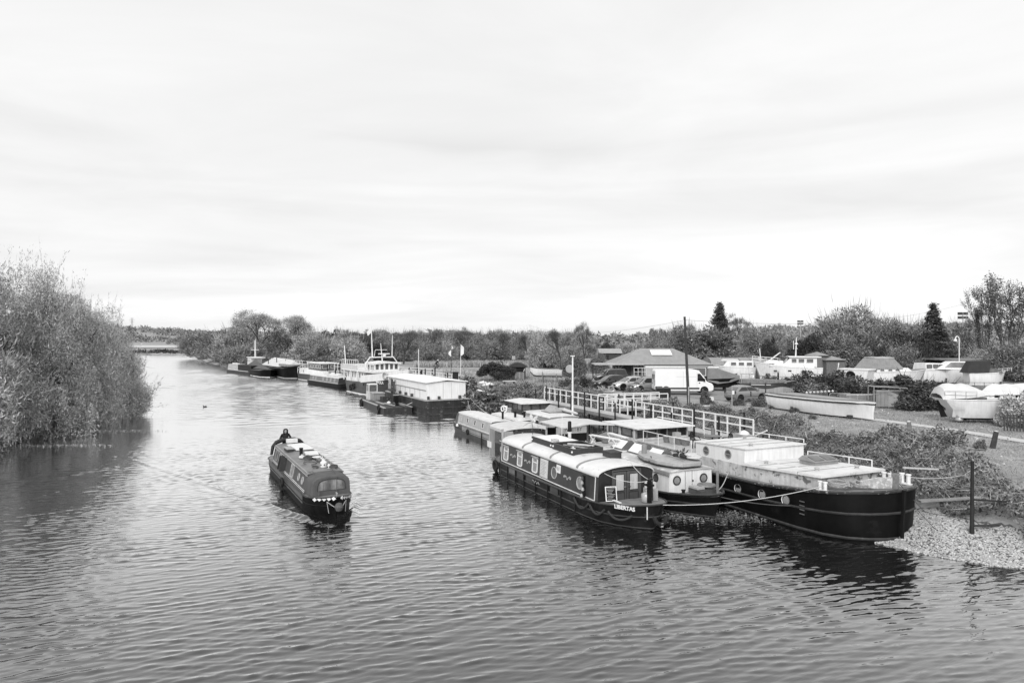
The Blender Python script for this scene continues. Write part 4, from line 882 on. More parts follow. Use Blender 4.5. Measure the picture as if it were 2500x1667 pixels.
# stern canopy
b = MB(); arc = [(-1.45 * math.cos(math.pi * i / 10), 2.62 + .2 * math.sin(math.pi * i / 10)) for i in range(11)]
MB().loft([[(x, y, z) for y, z in arc] + [(x, y * .99, z - .2) for y, z in reversed(arc)] for x in (-.1, 1.9)]).build('canopy_roof', CANVASL, LB, True)
for y in (-1.4, 1.4):
    for x in (-.05, 1.85): MB().box(x - .05, x + .05, y - .05, y + .05, .86, 2.66).build('canopy_post', PALE, LB)
MB().box(-.05, .75, -1.44, -1.42, .9, 2.5).build('canopy_curtain', LGREY, LB); MB().box(1.84, 1.86, -1.3, -.75, 1.0, 2.5).build('canopy_curtain', LGREY, LB)
for y0_, y1_ in ((-.7, -.2), (-.1, .55), (.65, 1.3)): MB().box(1.85, 1.87, y0_, y1_, 1.75, 2.45).build('canopy_pane', GLASS, LB)
MB().box(1.8, 1.9, -1.4, 1.4, 1.95 if False else 1.6, 1.75).build('canopy_board', MGREY, LB)
for y0_, y1_ in ((-1.4, -.7),): MB().box(.8, 1.8, -1.44, -1.42, 1.75, 2.45).build('canopy_pane', GLASS, LB)
b = MB().tube([(-.5, -1.2, .85), (-.5, -1.2, 2.66), (.2, -1.2, 2.66)], .025); b.tube([(-.5, -1.2, 1.6), (.2, -1.35, 1.6)], .02); b.build('stern_frame', PALE, LB)
MB().box(-.3, .3, -1.5, -1.46, 1.35, 1.7).build('stern_board', WHITE, LB)
for x, z in ((.25, .45), (.9, .42), (.05, .4)): tyre(LB, (x, -1.45 if x > .5 else -1.05, z), (-.4 if x < .5 else 0, -1, 0), .25, 't' + 'yre_fender')
# mooring-rope swags and bow fender
b = MB()
P = outline(st, .12, .05)
def side_pt(x, z): 
    for s0, s1 in zip(st, st[1:]):
        if s0[0] <= x <= s1[0]: f = (x - s0[0]) / (s1[0] - s0[0]); w = s0[1] + (s1[1] - s0[1]) * f; return Vector((x, -w - .06, z))
for xa, xb, dz in ((10.75, 12.0, .42), (12.1, 13.1, .36), (13.3, 14.35, .3)):
    MB().tube([side_pt(xa + (xb - xa) * i / 10, .7 - .02 * (xa - 10) - dz * 3.2 * (i / 10) * (1 - i / 10)) for i in range(11)], .05, 7).build('fender_rope', mat('tarred_rope', .035, .9, .3, 15), LB, True)
MB().torus(.27, .09, place((15.06, 0, .66), (1, 0, .25)), 16, 8, R(170), R(370)).build('bow_fender', RUBBER, LB, True)
MB().box(15.02, 15.2, -.05, .05, .3, .46).build('fender_band', PALE, LB)
MB().tube([(14.75, -.42, 1.05), (14.8, -.45, .55)], .03, 5).build('fender_chain', ROPE, LB)
MB().box(14.2, 14.4, -.05, .05, 1.05, 2.05).box(14.15, 14.45, -.14, .14, 1.78, 1.86).build('bow_post', BLACK, LB)
MB().tube([(14.1, .3, 1.1), (14.0, .35, 2.0), (14.3, .05, 2.1)], .03).build('winch_arm', DGREY, LB)
M = place(Vector((14.02, -1.02, .93)), Vector((.48, -.86, -.15))); text(LB, 'LIBERTAS', M @ Matrix.Translation((0.03, -.0, .075)), .23, WHITE, 'boat_name', .008, .008)
MB().box(12.7, 13.6, -1.0, -.9, .99, 1.03, Matrix.Rotation(0, 4, 'Z')).build('pale_gunwale_pad', WHITE, LB)
t = thing('chalkboard', 'chalkboard in a white frame propped on the foredeck left of the bow doors', 'chalkboard', (12.95, -1.02, .9)); M = place((0, 0, .36), (1, -.25, .25)); MB().box(-.24, .24, -.3, .3, 0, .02, M).build('board', BLACK, t)
MB().ring(rrect(.5, .62, .005), rrect(.43, .55, .005), .0, .035, M).build('frame', WHITE, t); b = MB()
for i in range(8): b.box(-.2 + .03 * (i % 3), .19 - .05 * (i % 4), .22 - i * .062, .236 - i * .062, .021, .024, M)
b.build('chalk_writing', PALE, t); inframe(t, LB)
t = thing('gas_bottle', 'shiny round metal pot on the foredeck by the bow post of the houseboat', 'pot', (14.0, .05, 1.06)); MB().lathe([(.2, 0), (.22, .05), (.22, .3), (.2, .33)], None, 14).build('pot', STEEL, t, True); MB().lathe([(.21, .335), (.1, .4), (.03, .42), (.05, .47), (.01, .5)], None, 12).build('lid', CHROME, t, True); inframe(t, LB)
t = thing('crate', 'pale crate of odds and ends beside the bow post', 'crate', (13.6, .55, 1.0)); MB().box(-.25, .25, -.2, .2, 0, .5).build('body', PALE, t); MB().box(-.2, .15, -.15, .2, .501, .75, Matrix.Rotation(.3, 4, 'Z')).build('bundle', TARP, t); inframe(t, LB)
t = thing('hanging_lanterns', 'cluster of small pale lamps hanging by the front porthole of the houseboat', 'ornament', (11.5, -1.52, 1.2)); b = MB()
MB().box(-.09, .09, -.03, .03, -.32, .62).build('backing', BLACK, t)
for i, (dx, dz) in enumerate(((0, .3), (.06, .02), (-.05, -.28), (.05, .5))): MB().lathe([(.02, -.08), (.07, -.05), (.06, .05), (.02, .09)], Matrix.Translation((dx, -.09, dz)), 8).build('lantern', PALE if i != 3 else DGREY, t, True)
inframe(t, LB)
# things on the roof
def roofz(y): return 1.98 + .37 * (math.sqrt(max(0, 1 - (y / 1.38) ** 2))) ** .9
def tray(name, label, x0, x1, y0, y1, zb_, zt, lid, extra=None):
    t = thing(name, label, 'roof box', (0, 0, 0)); w = .06; z0_, z1_ = zb_, zt
    for q, (a0, a1, c0, c1) in enumerate(((x0, x1, y0, y0 + w), (x0, x1, y1 - w, y1), (x0, x0 + w, y0 + w, y1 - w), (x1 - w, x1, y0 + w, y1 - w))): MB().box(a0, a1, c0, c1, z0_, z1_).build('board', DGREY, t)
    MB().box(x0 + w, x1 - w, y0 + w, y1 - w, z1_ - .3, z1_ - .22).build('floor', BLACK, t)
    if lid: MB().box(x0 + w, x1 - w, y0 + w, y1 - w, z1_ - .06, z1_ + .0).build('cover', lid, t)
    for x in ((x0 + .1, x1 - .1)): MB().lathe([(.05, 0), (.05, .04), (.02, .06)], place((x, y0, z1_ - .16), (0, -1, 0)), 8).build('lamp', WHITE, t)
    return inframe(t, LB)
tray('roof_tray', 'dark roof box with a white cover, nearer the stern canopy', 4.5, 6.95, -.8, .8, 2.22, 2.58, SHEDW)
tray('roof_tray', 'open dark roof box holding ladders, nearer the bow', 7.1, 9.3, -.85, .8, 2.22, 2.6, None)
t = thing('ladder', 'pale ladder lying in the open roof box of the houseboat', 'ladder', (7.35, -.35, 2.5), R(18)); 
for y in (0, .4): MB().bar((0, y, 0), (1.5, y, .02), .05).build('side_rail', PALE, t)
for i in range(5): MB().bar((.2 + i * .3, 0, 0), (.2 + i * .3, .4, 0), .035).build('rung', PALE, t)
inframe(t, LB)
t = thing('boarding_plank', 'pale narrow plank lying across the ladder in the open roof box', 'plank', (7.75, -.35, 2.58), R(38)); MB().box(0, 1.4, 0, .14, 0, .05).build('plank', CREAM, t); inframe(t, LB)
sack('white bundle in the corner of the open roof box', (8.7, -.55, 2.42), .2, TARP, LB, 'bundle', 'bundle'); sack('dark bag at the far end of the open roof box', (8.9, .35, 2.42), .2, CANVASD, LB, 'bag', 'bag')
inframe(coil('pale coiled rope beside the roof boxes of the houseboat', (6.7, -.5, 2.55), .2, 3, ROPE), LB)
box_thing('roof_hatch', 'small dark hatch box on the white roof near the bow', 'hatch', (10.5, .55, 2.3), .7, .6, .26, DGREY, 0, WOODD, LB)
t = thing('dragonfly_ornament', 'pale dragonfly ornament on a rod in front of the stern canopy', 'ornament', (2.6, .15, 2.32), s=.75); MB().tube([(0, 0, 0), (.05, 0, .5), (-.1, 0, .95)], .02).build('rod', DGREY, t)
MB().tube([(-.05, -.75, .72), (0, -.35, .95), (0, 0, 1.05), (.0, .1, 1.06)], [.02, .05, .07, .05], 7).build('body', PALE, t, True)
for dy, dz, q in ((-.15, .55, .12), (.45, .42, .1), (-.35, -.35, .1), (.3, -.4, .12)): MB().lathe([(.01, 0), (.11, .25), (.13, .4), (.06, .55), (.01, .6)], Matrix.Translation((0, 0, 1.05)) @ Vector((0, dy, dz)).to_track_quat('Z', 'Y').to_matrix().to_4x4() @ Matrix.Diagonal((.15, 1, 1, 1)), 8).build('wing', TARP, t, True)
MB().lathe([(.01, -.09), (.08, -.04), (.08, .04), (.01, .09)], Matrix.Translation((.02, .18, 1.06)), 8).build('head', WHITE, t, True); inframe(t, LB)
MB().lathe([(.09, 2.3), (.09, 2.85), (.12, 2.86), (.12, 2.92)], Matrix.Translation((5.4, 1.05, -.1)), 10).build('flue', WHITE, LB, True); MB().lathe([(.1, 2.83), (.1, 3.35), (.06, 3.4)], Matrix.Translation((5.4, 1.05, 0)), 10).build('flue_cap', BLACK, LB, True)
MB().tube([(4.1, 1.25, 2.1), (4.15, 1.25, 3.6)], .018).build('aerial', WHITE, LB)
# ---- small barge with the white deckhouse
TB = moor('deckhouse_barge', 'small barge with a white round-windowed deckhouse and dark hull behind the houseboat bow', 'barge', 0, 3.45)
st = [(-.6, .5, 1.0, -.2, .3), (0, 1.2, 1.0, .4, 1.0), (1, 1.6, .95, 1.4, 1.5), (7, 1.66, .82, 7, 1.62), (11.5, 1.62, .92, 11.3, 1.52), (12.8, 1.4, 1.0, 12.5, 1.2), (13.7, .95, 1.08, 13.3, .7), (14.3, .45, 1.15, 13.9, .25), (14.55, .08, 1.2, 14.2, .04)]
hull(TB, st, HULLB, drop=.12); strake(TB, st, .02, .05, DGREY); strake(TB, st, .4, .04, DGREY); strake(TB, st, .9, .04, DGREY)
g = (1.22, 1.18, .85, 1.86); cabin(TB, 4.2, 12.6, *g, .05, WHITE, mat('barge_roof', .45, .6, .2, 1, patch=.7, pscale=2, pth=.55), nseg=6, over=.09)
MB().box(4.1, 12.72, -1.3, -1.262, 1.72, 1.86).build('eave_board', LGREY, TB)
X = 12.61
for y in (-.78, .72): porthole(TB, place((X, y, 1.45), (1, 0, 0)), .19, .035, DGREY, GLASSL)
for y in (-.32, .06): MB().box(X, X + .02, y - .006, y + .006, .95, 1.84).build('door_joint', LGREY, TB)
MB().lathe([(.04, 0), (.04, .03)], place((X, .1, 1.38), (1, 0, 0)), 8).build('door_lock', BLACK, TB)
for x in (6, 8, 10, 11.6): porthole(TB, onside(x, 1.42, -1, *g), .17, .03, DGREY, GLASSM)
MB().box(13.0, 13.85, -.45, .55, .97, 1.2).build('fore_locker', SIDE, TB); MB().lathe([(.4, 1.28), (.42, 1.3), (.4, 1.36)], Matrix.Translation((13.4, .25, 0)), 14).build('round_hatch', WOOD, TB)
MB().box(13.1, 13.7, -.5, -.1, 1.22, 1.3).build('locker_lid', PALE, TB)
MB().tube([(14.0, .35, 1.0), (14.0, .35, 2.05)], .06, 8).build('bow_post', WOOD, TB); MB().tube([(13.3, -.95, .95), (13.3, -.95, 1.15)], .07, 8).lathe([(.1, 1.15), (.1, 1.2)], Matrix.Translation((13.3, -.95, 0)), 8).build('bollard', BLACK, TB)
MB().lathe([(.13, 1.86), (.13, 2.6), (.1, 2.62), (.1, 2.66)], Matrix.Translation((9.7, -.55, 0)), 10).build('flue', LGREY, TB, True)
for i, x in enumerate((6.6, 8.2, 9.8)):    # pyramid skylights with pale glass
    o = MB().loft([[(x - .62, -.25, 1.92), (x + .62, -.25, 1.92), (x + .62, .95, 1.92), (x - .62, .95, 1.92)], [(x - .5, .35, 2.42), (x + .5, .35, 2.42), (x + .5, .4, 2.42), (x - .5, .4, 2.42)]]).build('skylight', MGREY, TB)
    for sg in (-1, 1):
        M = place((x, .35 + sg * .33, 2.19), (0, sg * .5, .55)); MB().box(-.48, .48, -.28, .28, .0, .02, M).build('pane', SHEDW if sg < 0 else GLASSM, o)
# awning over the after deck
MB().loft([[(x, -1.7, 2.75), (x, 0, 2.9), (x, 1.7, 2.75), (x, 1.7, 2.7), (x, 0, 2.85), (x, -1.7, 2.7)] for x in (.2, 3.4)]).build('awning', CANVASL, TB)
for x in (.3, 3.3):
    for y in (-1.6, 1.6): MB().tube([(x, y, .95), (x, y, 2.72)], .035).build('awning_post', LGREY, TB)
b = MB().box(.4, 4.1, -1.45, -1.4, .86, 1.25).build('coaming', LGREY, TB)
def trestle(label, x, y, rz, Ln, z):
    t = thing('folding_bench', label, 'bench', (x, y, z), rz); MB().box(-Ln / 2, Ln / 2, -.14, .14, .5, .55).build('seat', WHITE, t)
    for e in (-Ln / 2 + .2, Ln / 2 - .2):
        MB().bar((e, -.2, 0), (e, .2, .5), .05).build('leg', WHITE, t); MB().bar((e, .2, 0), (e, -.2, .5), .05).build('leg', WHITE, t)
    return inframe(t, TB)
trestle('white folding bench lying aslant on the barge roof behind the white flue', 5.5, -.3, R(12), 2.2, 1.9); trestle('second white folding bench on the barge roof, nearer the wheelhouse', 5.2, .75, R(-4), 2.0, 1.9)
for i, (x, y, s, mt_, lab) in enumerate(((3.4, -.6, .25, TARP, 'white bundle under the grey awning of the deckhouse barge'), (2.6, .9, .3, CLOTHW, 'white draped figure-like bundle under the awning'), (4.6, .3, .22, TARPG, 'dark bundle by the folding benches'), (4.5, -.9, .2, PALE, 'pale bucket-like bundle beside the white flue'))): sack(lab, (x, y, 1.0 if x < 4 else 1.92), s, mt_, TB, 'bundle', 'bundle')
box_thing('deck_box', 'pale box under the near edge of the awning', 'box', (3.9, -.35, 1.0), .6, .4, .35, CREAM, .2, None, TB)
# upturned punt on the deckhouse roof
t = thing('upturned_dinghy', 'flat grey dinghy lying upside down on the deckhouse roof', 'dinghy', (0, 0, 0)); sh = [(8.9, .25), (9.5, .75), (10.5, 1.08), (11.6, 1.1), (12.45, .8), (12.75, .5)]
loop = [(x, -w) for x, w in sh] + [(x, w) for x, w in reversed(sh)]
MB().loft([[(x, y - .05, 2.04) for x, y in loop], [(x, y - .05, 2.2) for x, y in loop], [(10.8 + (x - 10.8) * .97, (y - .05) * .96, 2.22) for x, y in loop]]).build('bottom', PALE, t)
MB().tube([(x, y * 1.01 - .05, 2.06) for x, y in loop], .022, 5, True).build('gunwale', WOOD, t); inframe(t, TB)
t = thing('folded_tarpaulin', 'pale folded rope-tied tarpaulin at the front of the upturned dinghy', 'tarpaulin', (12.1, .5, 2.31)); MB().lathe([(.1, 0), (.5, .02), (.52, .1), (.3, .16), (.02, .17)], Matrix.Diagonal((1, .7, 1, 1)), 12).build('body', TARP, t, True); MB().torus(.36, .03, Matrix.Translation((0, 0, .15)), 14, 5).build('rope', ROPE, t); inframe(t, TB)
t = thing('rolled_sail', 'dark rolled canvas beside the pale tarpaulin on the dinghy', 'canvas roll', (11.7, .05, 2.36)); MB().tube([(-.3, -.1, 0), (.1, 0, .05), (.4, .12, 0)], [.08, .12, .09], 8).build('roll', CANVASD, t, True); MB().torus(.125, .015, place((.1, 0, .05), (1, .2, 0)), 10, 4).build('tie', ROPE, t); inframe(t, TB)
t = thing('oar', 'thin dark oar leaning on the upturned dinghy', 'oar', (0, 0, 0)); MB().tube([(11.2, .0, 2.33), (12.4, -.25, 2.36)], .025).build('shaft', WOODD, t); MB().box(10.75, 11.2, -.07, .09, 2.32, 2.35).build('blade', WOODD, t); inframe(t, TB)
t = thing('anchor', 'small dark anchor on the near side of the upturned dinghy', 'anchor', (10.9, -1.0, 2.0)); MB().tube([(0, 0, .3), (.25, -.05, 0)], .025).build('shank', DGREY, t); MB().tube([(.1, -.2, .12), (.28, -.05, -.02), (.42, .12, .12)], .025).build('fluke', DGREY, t); inframe(t, TB)
# ---- big black barge
BB = moor('black_barge', 'big black steel barge with a bluff bow and white cabins, nearest the gravel', 'barge', 0, 7.9)
st = [(-1.2, .6, 1.7, -.8, .5), (-.6, 1.6, 1.62, -.2, 1.5), (.4, 2.3, 1.55, .8, 2.2), (3, 2.46, 1.42, 3, 2.44), (10, 2.48, 1.36, 10, 2.46), (15, 2.47, 1.52, 15, 2.44), (17, 2.44, 1.72, 16.9, 2.4), (18.1, 2.3, 1.84, 18.0, 2.24), (18.9, 1.9, 1.93, 18.8, 1.82), (19.4, 1.3, 1.99, 19.3, 1.2), (19.65, .65, 2.02, 19.55, .6), (19.72, .1, 2.03, 19.62, .08)]
hull(BB, st, mat('black_barge_paint', .0045, .5, .5, 1.2, .12, 7, spec=.12, streak=.2, patch=.009, pscale=1.4, pth=.6), drop=.05, deckmat=DECK)
strake(BB, st, .015, .07, mat('worn_black_strake', .03, .5, .5, 4, patch=.25, pscale=8, pth=.58)); strake(BB, st, .44, .055, HULLG); strake(BB, st, .93, .06, HULLG)
MB().bar((19.76, 0, 0), (19.86, 0, 2.05), .1).build('stem_bar', BLACK, BB)
for x in (13.45, 14.95, 16.3): porthole(BB, place((x + .03, -2.46, 1.0 + (x - 13) * .035), (0, -1, .02)), .185, .02, DGREY, GLASSL)
for x in (13.45, 14.95, 16.3):
    z = 1.0 + (x - 13) * .035; MB().loft([[(x + .19 * math.cos(6.283 * i / 14), -2.44, z + .2 * math.sin(6.283 * i / 14)) for i in range(14)], [(x + .21 * math.cos(6.283 * i / 14), -2.49, z + .21 * math.sin(6.283 * i / 14)) for i in range(14)]], False).build('porthole_collar', WHITE, BB, True)
for i in range(4): MB().box(17.05, 17.3, -2.47, -2.45, .72 + .17 * i, .76 + .17 * i).build('draught_mark', MGREY, BB)
# fore cabin
COAM = mat('stained_coaming_paint', .55, .65, .2, 2.5, .3, 20, streak=.3, patch=.14, pscale=3.2, pth=.56)
def slab(x0, x1, w0, w1, za, zb_, t, mt, name, root): MB().loft([[(x0, -w0, za), (x0, w0, za), (x0, w0, za - t), (x0, -w0, za - t)], [(x1, -w1, zb_), (x1, w1, zb_), (x1, w1, zb_ - t), (x1, -w1, zb_ - t)]]).build(name, mt, root)
slab(13.2, 17.35, 1.86, 1.72, 2.0, 2.2, .75, COAM, 'fore_coaming', BB); slab(13.2, 17.6, 2.0, 1.86, 2.1, 2.32, .1, ROOFW, 'fore_roof', BB)
slab(4.2, 13.2, 1.9, 1.86, 1.88, 1.98, .6, COAM, 'main_coaming', BB); slab(4.6, 9.7, 1.98, 1.98, 1.95, 1.97, .06, DECKL, 'terrace_deck', BB)
slab(9.7, 13.2, 1.84, 1.84, 2.56, 2.72, .75, WHITE, 'trunk_cabin', BB); slab(9.6, 13.3, 1.9, 1.9, 2.62, 2.78, .055, ROOFW, 'trunk_roof', BB)
for x, z in ((10.5, 2.26), (12.1, 2.33)): porthole(BB, place((x, -1.85, z), (0, -1, 0)), .2, .03, LGREY, GLASSM, True)
o = MB().box(14.6, 15.5, .1, 1.5, 2.2, 2.36).build('skylight', LGREY, BB)
MB().loft([[(14.55, .05, 2.365), (15.55, .05, 2.365), (15.55, 1.55, 2.365), (14.55, 1.55, 2.365)], [(14.75, .1, 2.56), (14.9, .1, 2.56), (14.9, 1.5, 2.56), (14.75, 1.5, 2.56)]]).build('lid', LGREY, o)
for y in (.45, 1.15): M = place((15.22, y, 2.47), (.29, 0, .95), (-1, 0, 0)); MB().box(-.28, .28, -.22, .22, 0, .02, M).build('pane', GLASSM, o)
rail(BB, line((13.4, 1.9, 2.1), (17.0, 1.8, 2.28), 3), .32, .025, RAILW, False); rail(BB, line((9.8, 1.85, 2.7), (13.2, 1.85, 2.8), 3), .18, .022, RAILW, False)
MB().tube([(13.7, -1.6, 2.3), (16.6, -1.5, 2.42)], .015).build('roof_line', ROPE, BB)
# fore deck fittings
def bollards(root, x, y, z, mt, s=1):
    b = MB()
    for dx in (-.16, .16): b.lathe([(.09 * s, 0), (.09 * s, .4 * s), (.12 * s, .41 * s), (.12 * s, .46 * s)], Matrix.Translation((x + dx * s, y, z)), 10)
    b.box(x - .3 * s, x + .3 * s, y - .13 * s, y + .13 * s, z - .02, z + .03); b.build('bollard', mt, root, True)
bollards(BB, 17.75, -1.95, 1.77, WHITE, .8); bollards(BB, 18.0, 1.45, 1.85, WHITE, .9); bollards(BB, 18.6, 1.75, 1.9, WHITE, .9)
arc_ = [(18.55, -.75), (19.0, -.35), (19.2, .25), (19.1, .85), (18.7, 1.3)]
MB().loft([[(x, y, 1.96), (x + .03, y, 2.4 if 0 < i < 4 else 2.2), (x - .05, y, 2.4 if 0 < i < 4 else 2.2), (x - .06, y, 1.96)] for i, (x, y) in enumerate(arc_)]).build('bow_bulwark', mat('peeling_paint', .38, .7, .3, 5, .3, 20, patch=.6, pscale=6, pth=.5), BB)
MB().box(19.15, 19.35, .2, .4, 1.96, 2.55).build('stem_post', WOOD, BB)
for lab, x, y, r, n in (('thick rope coil at the left front of the black barge', 17.95, -1.35, .36, 5), ('thick rope heap in the middle of the black barge foredeck', 18.35, -.55, .34, 4)): inframe(coil(lab, (x, y, 1.9), r, n, mat('thick_rope', .3, .85, .4, 18), 'rope_coil', .045), BB)
t = tag(MB().tube([(18.3 + .1 * math.sin(i * .9), -1.5 + i * .14, 1.98 + .06 * math.sin(i * 1.3) + .12 * (i in (6, 7))) for i in range(19)], .045, 6).build('hawser', mat('thick_rope', .3)), 'thick hawser snaking across the black barge foredeck', 'rope'); inframe(t, BB)
for x in (10.55, 11.5, 12.4): MB().box(x - .012, x + .012, -1.9, 1.9, 2.72 + (x - 11.4) * .043 - .05, 2.716 + (x - 11.4) * .043).build('roof_joint', LGREY, BB)
for x in (14.2, 15.3, 16.4): MB().box(x - .012, x + .012, -1.9, 1.9, 2.1, 2.118 + (x - 13.2) * .05).build('roof_joint', LGREY, BB)
for x, y in ((13.9, -1.2), (16.5, -.9), (16.9, 1.0), (10.2, .9), (12.7, -1.0)): zz_ = (2.1 + (x - 13.2) * .05) if x > 13.3 else 2.62 + (x - 9.6) * .043; MB().lathe([(.1, 0), (.07, .07), (.12, .09), (.1, .13), (.02, .15)], Matrix.Translation((x, y, zz_)), 10).build('mushroom_vent', PALE, BB, True)
# terrace: wheelhouse, planters, furniture, rails
wz0, wz1 = 1.9, 2.56
MB().box(1.2, 4.2, -1.9, -1.86, 1.4, 2.0).box(1.2, 4.2, 1.86, 1.9, 1.4, 2.0).box(4.2, 4.26, -1.9, 1.9, 1.4, 1.99).build('wheelhouse_base', CREAM, BB)
for x in (1.2, 2.55, 4.15): MB().box(x - .09, x + .09, -1.9, -1.84, 2.0, 2.58).box(x - .09, x + .09, 1.84, 1.9, 2.0, 2.58).build('wheelhouse_post', CREAM, BB)
for x in (1.9, 3.35): window(BB, place((x, -1.89, 2.29), (0, -1, 0)), 1.1, .5, .03, .05, DGREY, GLASSM)
for i, y in enumerate((-1.45, -.72, .0, .72, 1.45)): MB().box(4.2, 4.25, y - .3, y + .3, 2.0, 2.56).build('pane', GLASS, BB); MB().box(4.2, 4.32, y - .42, y - .34, 2.0, 2.58).build('mullion', WOOD, BB)
slab(.8, 4.75, 2.05, 2.05, 2.64, 2.64, .07, ROOFW, 'wheelhouse_roof', BB); MB().tube([(1.0, 2.0, 2.75), (4.6, 2.0, 2.75)], .03).build('roof_rail', RAILW, BB)
rail(BB, line((5.1, -1.9, 1.95), (9.4, -1.9, 1.97), 3), .62, .022, RAILW, False)
MB().box(2.1, 3.9, -2.4, -1.92, 1.42, 1.47).build('side_deck_board', DECKL, BB)
for i in range(4):
    t = thing('planter', ['leftmost', 'second', 'third', 'rightmost'][i] + ' wooden planter pot of the row beside the wheelhouse glass', 'planter', (6.0 + i * .42, -.9 + .1 * i, 1.97), 0, 'planters on the terrace')
    MB().loft([[(-.14, -.14, 0), (.14, -.14, 0), (.14, .14, 0), (-.14, .14, 0)], [(-.19, -.19, .34), (.19, -.19, .34), (.19, .19, .34), (-.19, .19, .34)]]).build('tub', WOOD if i != 1 else PALE, t); MB().box(-.16, .16, -.16, .16, .341, .36).build('soil', CREAM, t); inframe(t, BB)
def cast_table():
    t = thing('garden_table', 'round dark cast iron garden table on the black barge terrace', 'table', (9.0, -.2, 1.97)); MB().lathe([(.46, .7), (.48, .72), (.46, .74)], None, 18).build('tabletop', mat('grey_table_top', .1, .4, .2, 5), t, True); MB().tube([(0, 0, .1), (0, 0, .7)], .04).build('column', BLACK, t)
    for k in range(3): a = k * 2.1; MB().tube([(0, 0, .3), (.15 * math.cos(a), .15 * math.sin(a), .3), (.3 * math.cos(a), .3 * math.sin(a), 0)], .025).build('leg', BLACK, t)
    return inframe(t, BB)
def cast_chair(lab, x, y, rz):
    t = thing('garden_chair', lab, 'chair', (x, y, 1.97), rz, 'cast iron chairs'); MB().lathe([(.22, .4), (.23, .42), (.22, .44)], None, 14).build('seat', BLACK, t)
    for k in range(4): a = .785 + k * 1.571; MB().tube([(.17 * math.cos(a), .17 * math.sin(a), .4), (.21 * math.cos(a), .21 * math.sin(a), 0)], .022).build('leg', BLACK, t)
    b = MB().tube([(-.2, -.2, .42), (-.26, -.22, .7), (-.28, -.1, .85), (-.29, 0, .88), (-.28, .1, .85), (-.26, .22, .7), (-.2, .2, .42)], .024)
    for k in range(4): b.tube([(-.21, -.12 + k * .08, .44), (-.28, -.1 + k * .07, .84)], .016)
    for z in (.55, .7): b.tube([(-.23, -.2, z), (-.27, 0, z + .04), (-.23, .2, z)], .016)
    b.build('backrest', BLACK, t); b = MB()
    for sg in (-1, 1): b.tube([(-.22, sg * .2, .6), (.0, sg * .25, .62), (.15, sg * .22, .44)], .018)
    b.build('armrest', BLACK, t); return inframe(t, BB)
cast_table(); cast_chair('black cast iron chair left of the garden table', 8.35, -.75, .4); cast_chair('black cast iron chair behind the garden table, half hidden by it', 9.2, .55, -1.8)
box_thing('pump_box', 'small pale box with a round hole in front of the wheelhouse glass', 'box', (5.0, .5, 1.97), .3, .4, .36, PALE, 0, None, BB)
t = thing('plant_tub', 'dark tub of dried plants on the near side deck of the black barge', 'plant tub', (9.0, -2.15, 1.4)); MB().lathe([(.2, 0), (.26, .3)], None, 10).build('tub', DGREY, t); b = MB()
for k in range(26): a = k * 2.4; b.bar((.1 * math.cos(a), .1 * math.sin(a), .3), (.35 * math.cos(a), .35 * math.sin(a), .5 + .25 * math.sin(k)), .05, .01)
b.build('leaves', BLACK, t); inframe(t, BB)
# ---- narrowboats and the grey barge behind
def narrowboat(name, label, a, lat, L, side, roofm, wins, roofz=1.6, hullm=None, bulk=None, line_m=WHITE, root=None, ends=(1.6, 2.4), winm=None, wh=.5, pane=None):
    t = root or moor(name, label, 'narrowboat', a, lat); st = nb_stations(L); hull(t, st, hullm or HULLB); strake(t, st, .03, .03, DGREY); strake(t, st, .45, .03, BLACK)
    g = (.96, .8, .72, roofz); cabin(t, ends[0], L - ends[1], *g, .1, side, roofm, nseg=8, endm=bulk)
    for sg in (-1, 1):
        if line_m: coachlines(t, ends[0] + .1, L - ends[1] - .1, (.8, roofz - .05), sg, g, line_m, 'coach_line', .05)
        for x, w in wins:
            if w: window(t, onside(x, 1.22, sg, *g), w, wh, .04, .04, winm or WHITE, pane or GLASS, bars=1 if w > .4 else 0)
            else: porthole(t, onside(x, 1.22, sg, *g), .16, .03, WHITE, GLASSM)
    b = MB()
    for sg in (-1, 1): b.tube([(ends[0] + .2, sg * .76, roofz + .1), (L - ends[1] - .2, sg * .76, roofz + .1)], .02)
    b.build('handrail', line_m or PALE, t); return t, st, g
NF, st, g = narrowboat('narrowboat', 'pale grey narrowboat with four windows moored astern of the houseboat', -17.6, 2.95, 11.3, PALE, ROOFW, [(2.3, .28), (3.9, .38), (5.6, .4), (7.3, .38)], hullm=mat('worn_grey_hull', .06, .55, .3, 1.5, streak=.4), bulk=SIDE, winm=CREAM, wh=.42)
MB().box(3.0, 9.6, -1.06, -1.05, .3, .72).build('side_panel', LGREY, NF); cratch(NF, 8.9, 10.0, .9, .76, 1.66, .03, SIDE, BLACK)
MB().loft([[(.3, -.7, .75), (.3, .7, .75), (.5, .6, 1.45), (.5, -.6, 1.45)], [(1.55, -.9, .75), (1.55, .9, .75), (1.55, .8, 1.62), (1.55, -.8, 1.62)]]).build('stern_canvas', SIDE, NF)
MB().lathe([(.08, 1.62), (.08, 2.2), (.11, 2.2), (.11, 2.28)], Matrix.Translation((7.9, .5, 0)), 10).build('chimney', BLACK, NF, True)
tyre(NF, (4.6, -1.15, .4), (0, -1, 0), .16, 'hanging_fender', .08); MB().lathe([(.03, -.13), (.12, -.07), (.12, .07), (.03, .13)], Matrix.Translation((2.0, -1.1, .62)), 10).build('ball_fender', WHITE, NF, True); MB().tube([(7.6, -1.1, .7), (7.6, -1.1, -.1)], .04).build('mooring_pin', BLACK, NF)
NG, st, g = narrowboat('narrowboat', 'dark narrowboat with a white roof and short chimneys beyond the pale grey one', -15.5, 5.05, 9.4, mat('dark_slate_paint', .05, .4, .2, 2, streak=.2), ROOFW, [(3, .6), (4.6, .6), (6.0, .5)], bulk=DGREY)
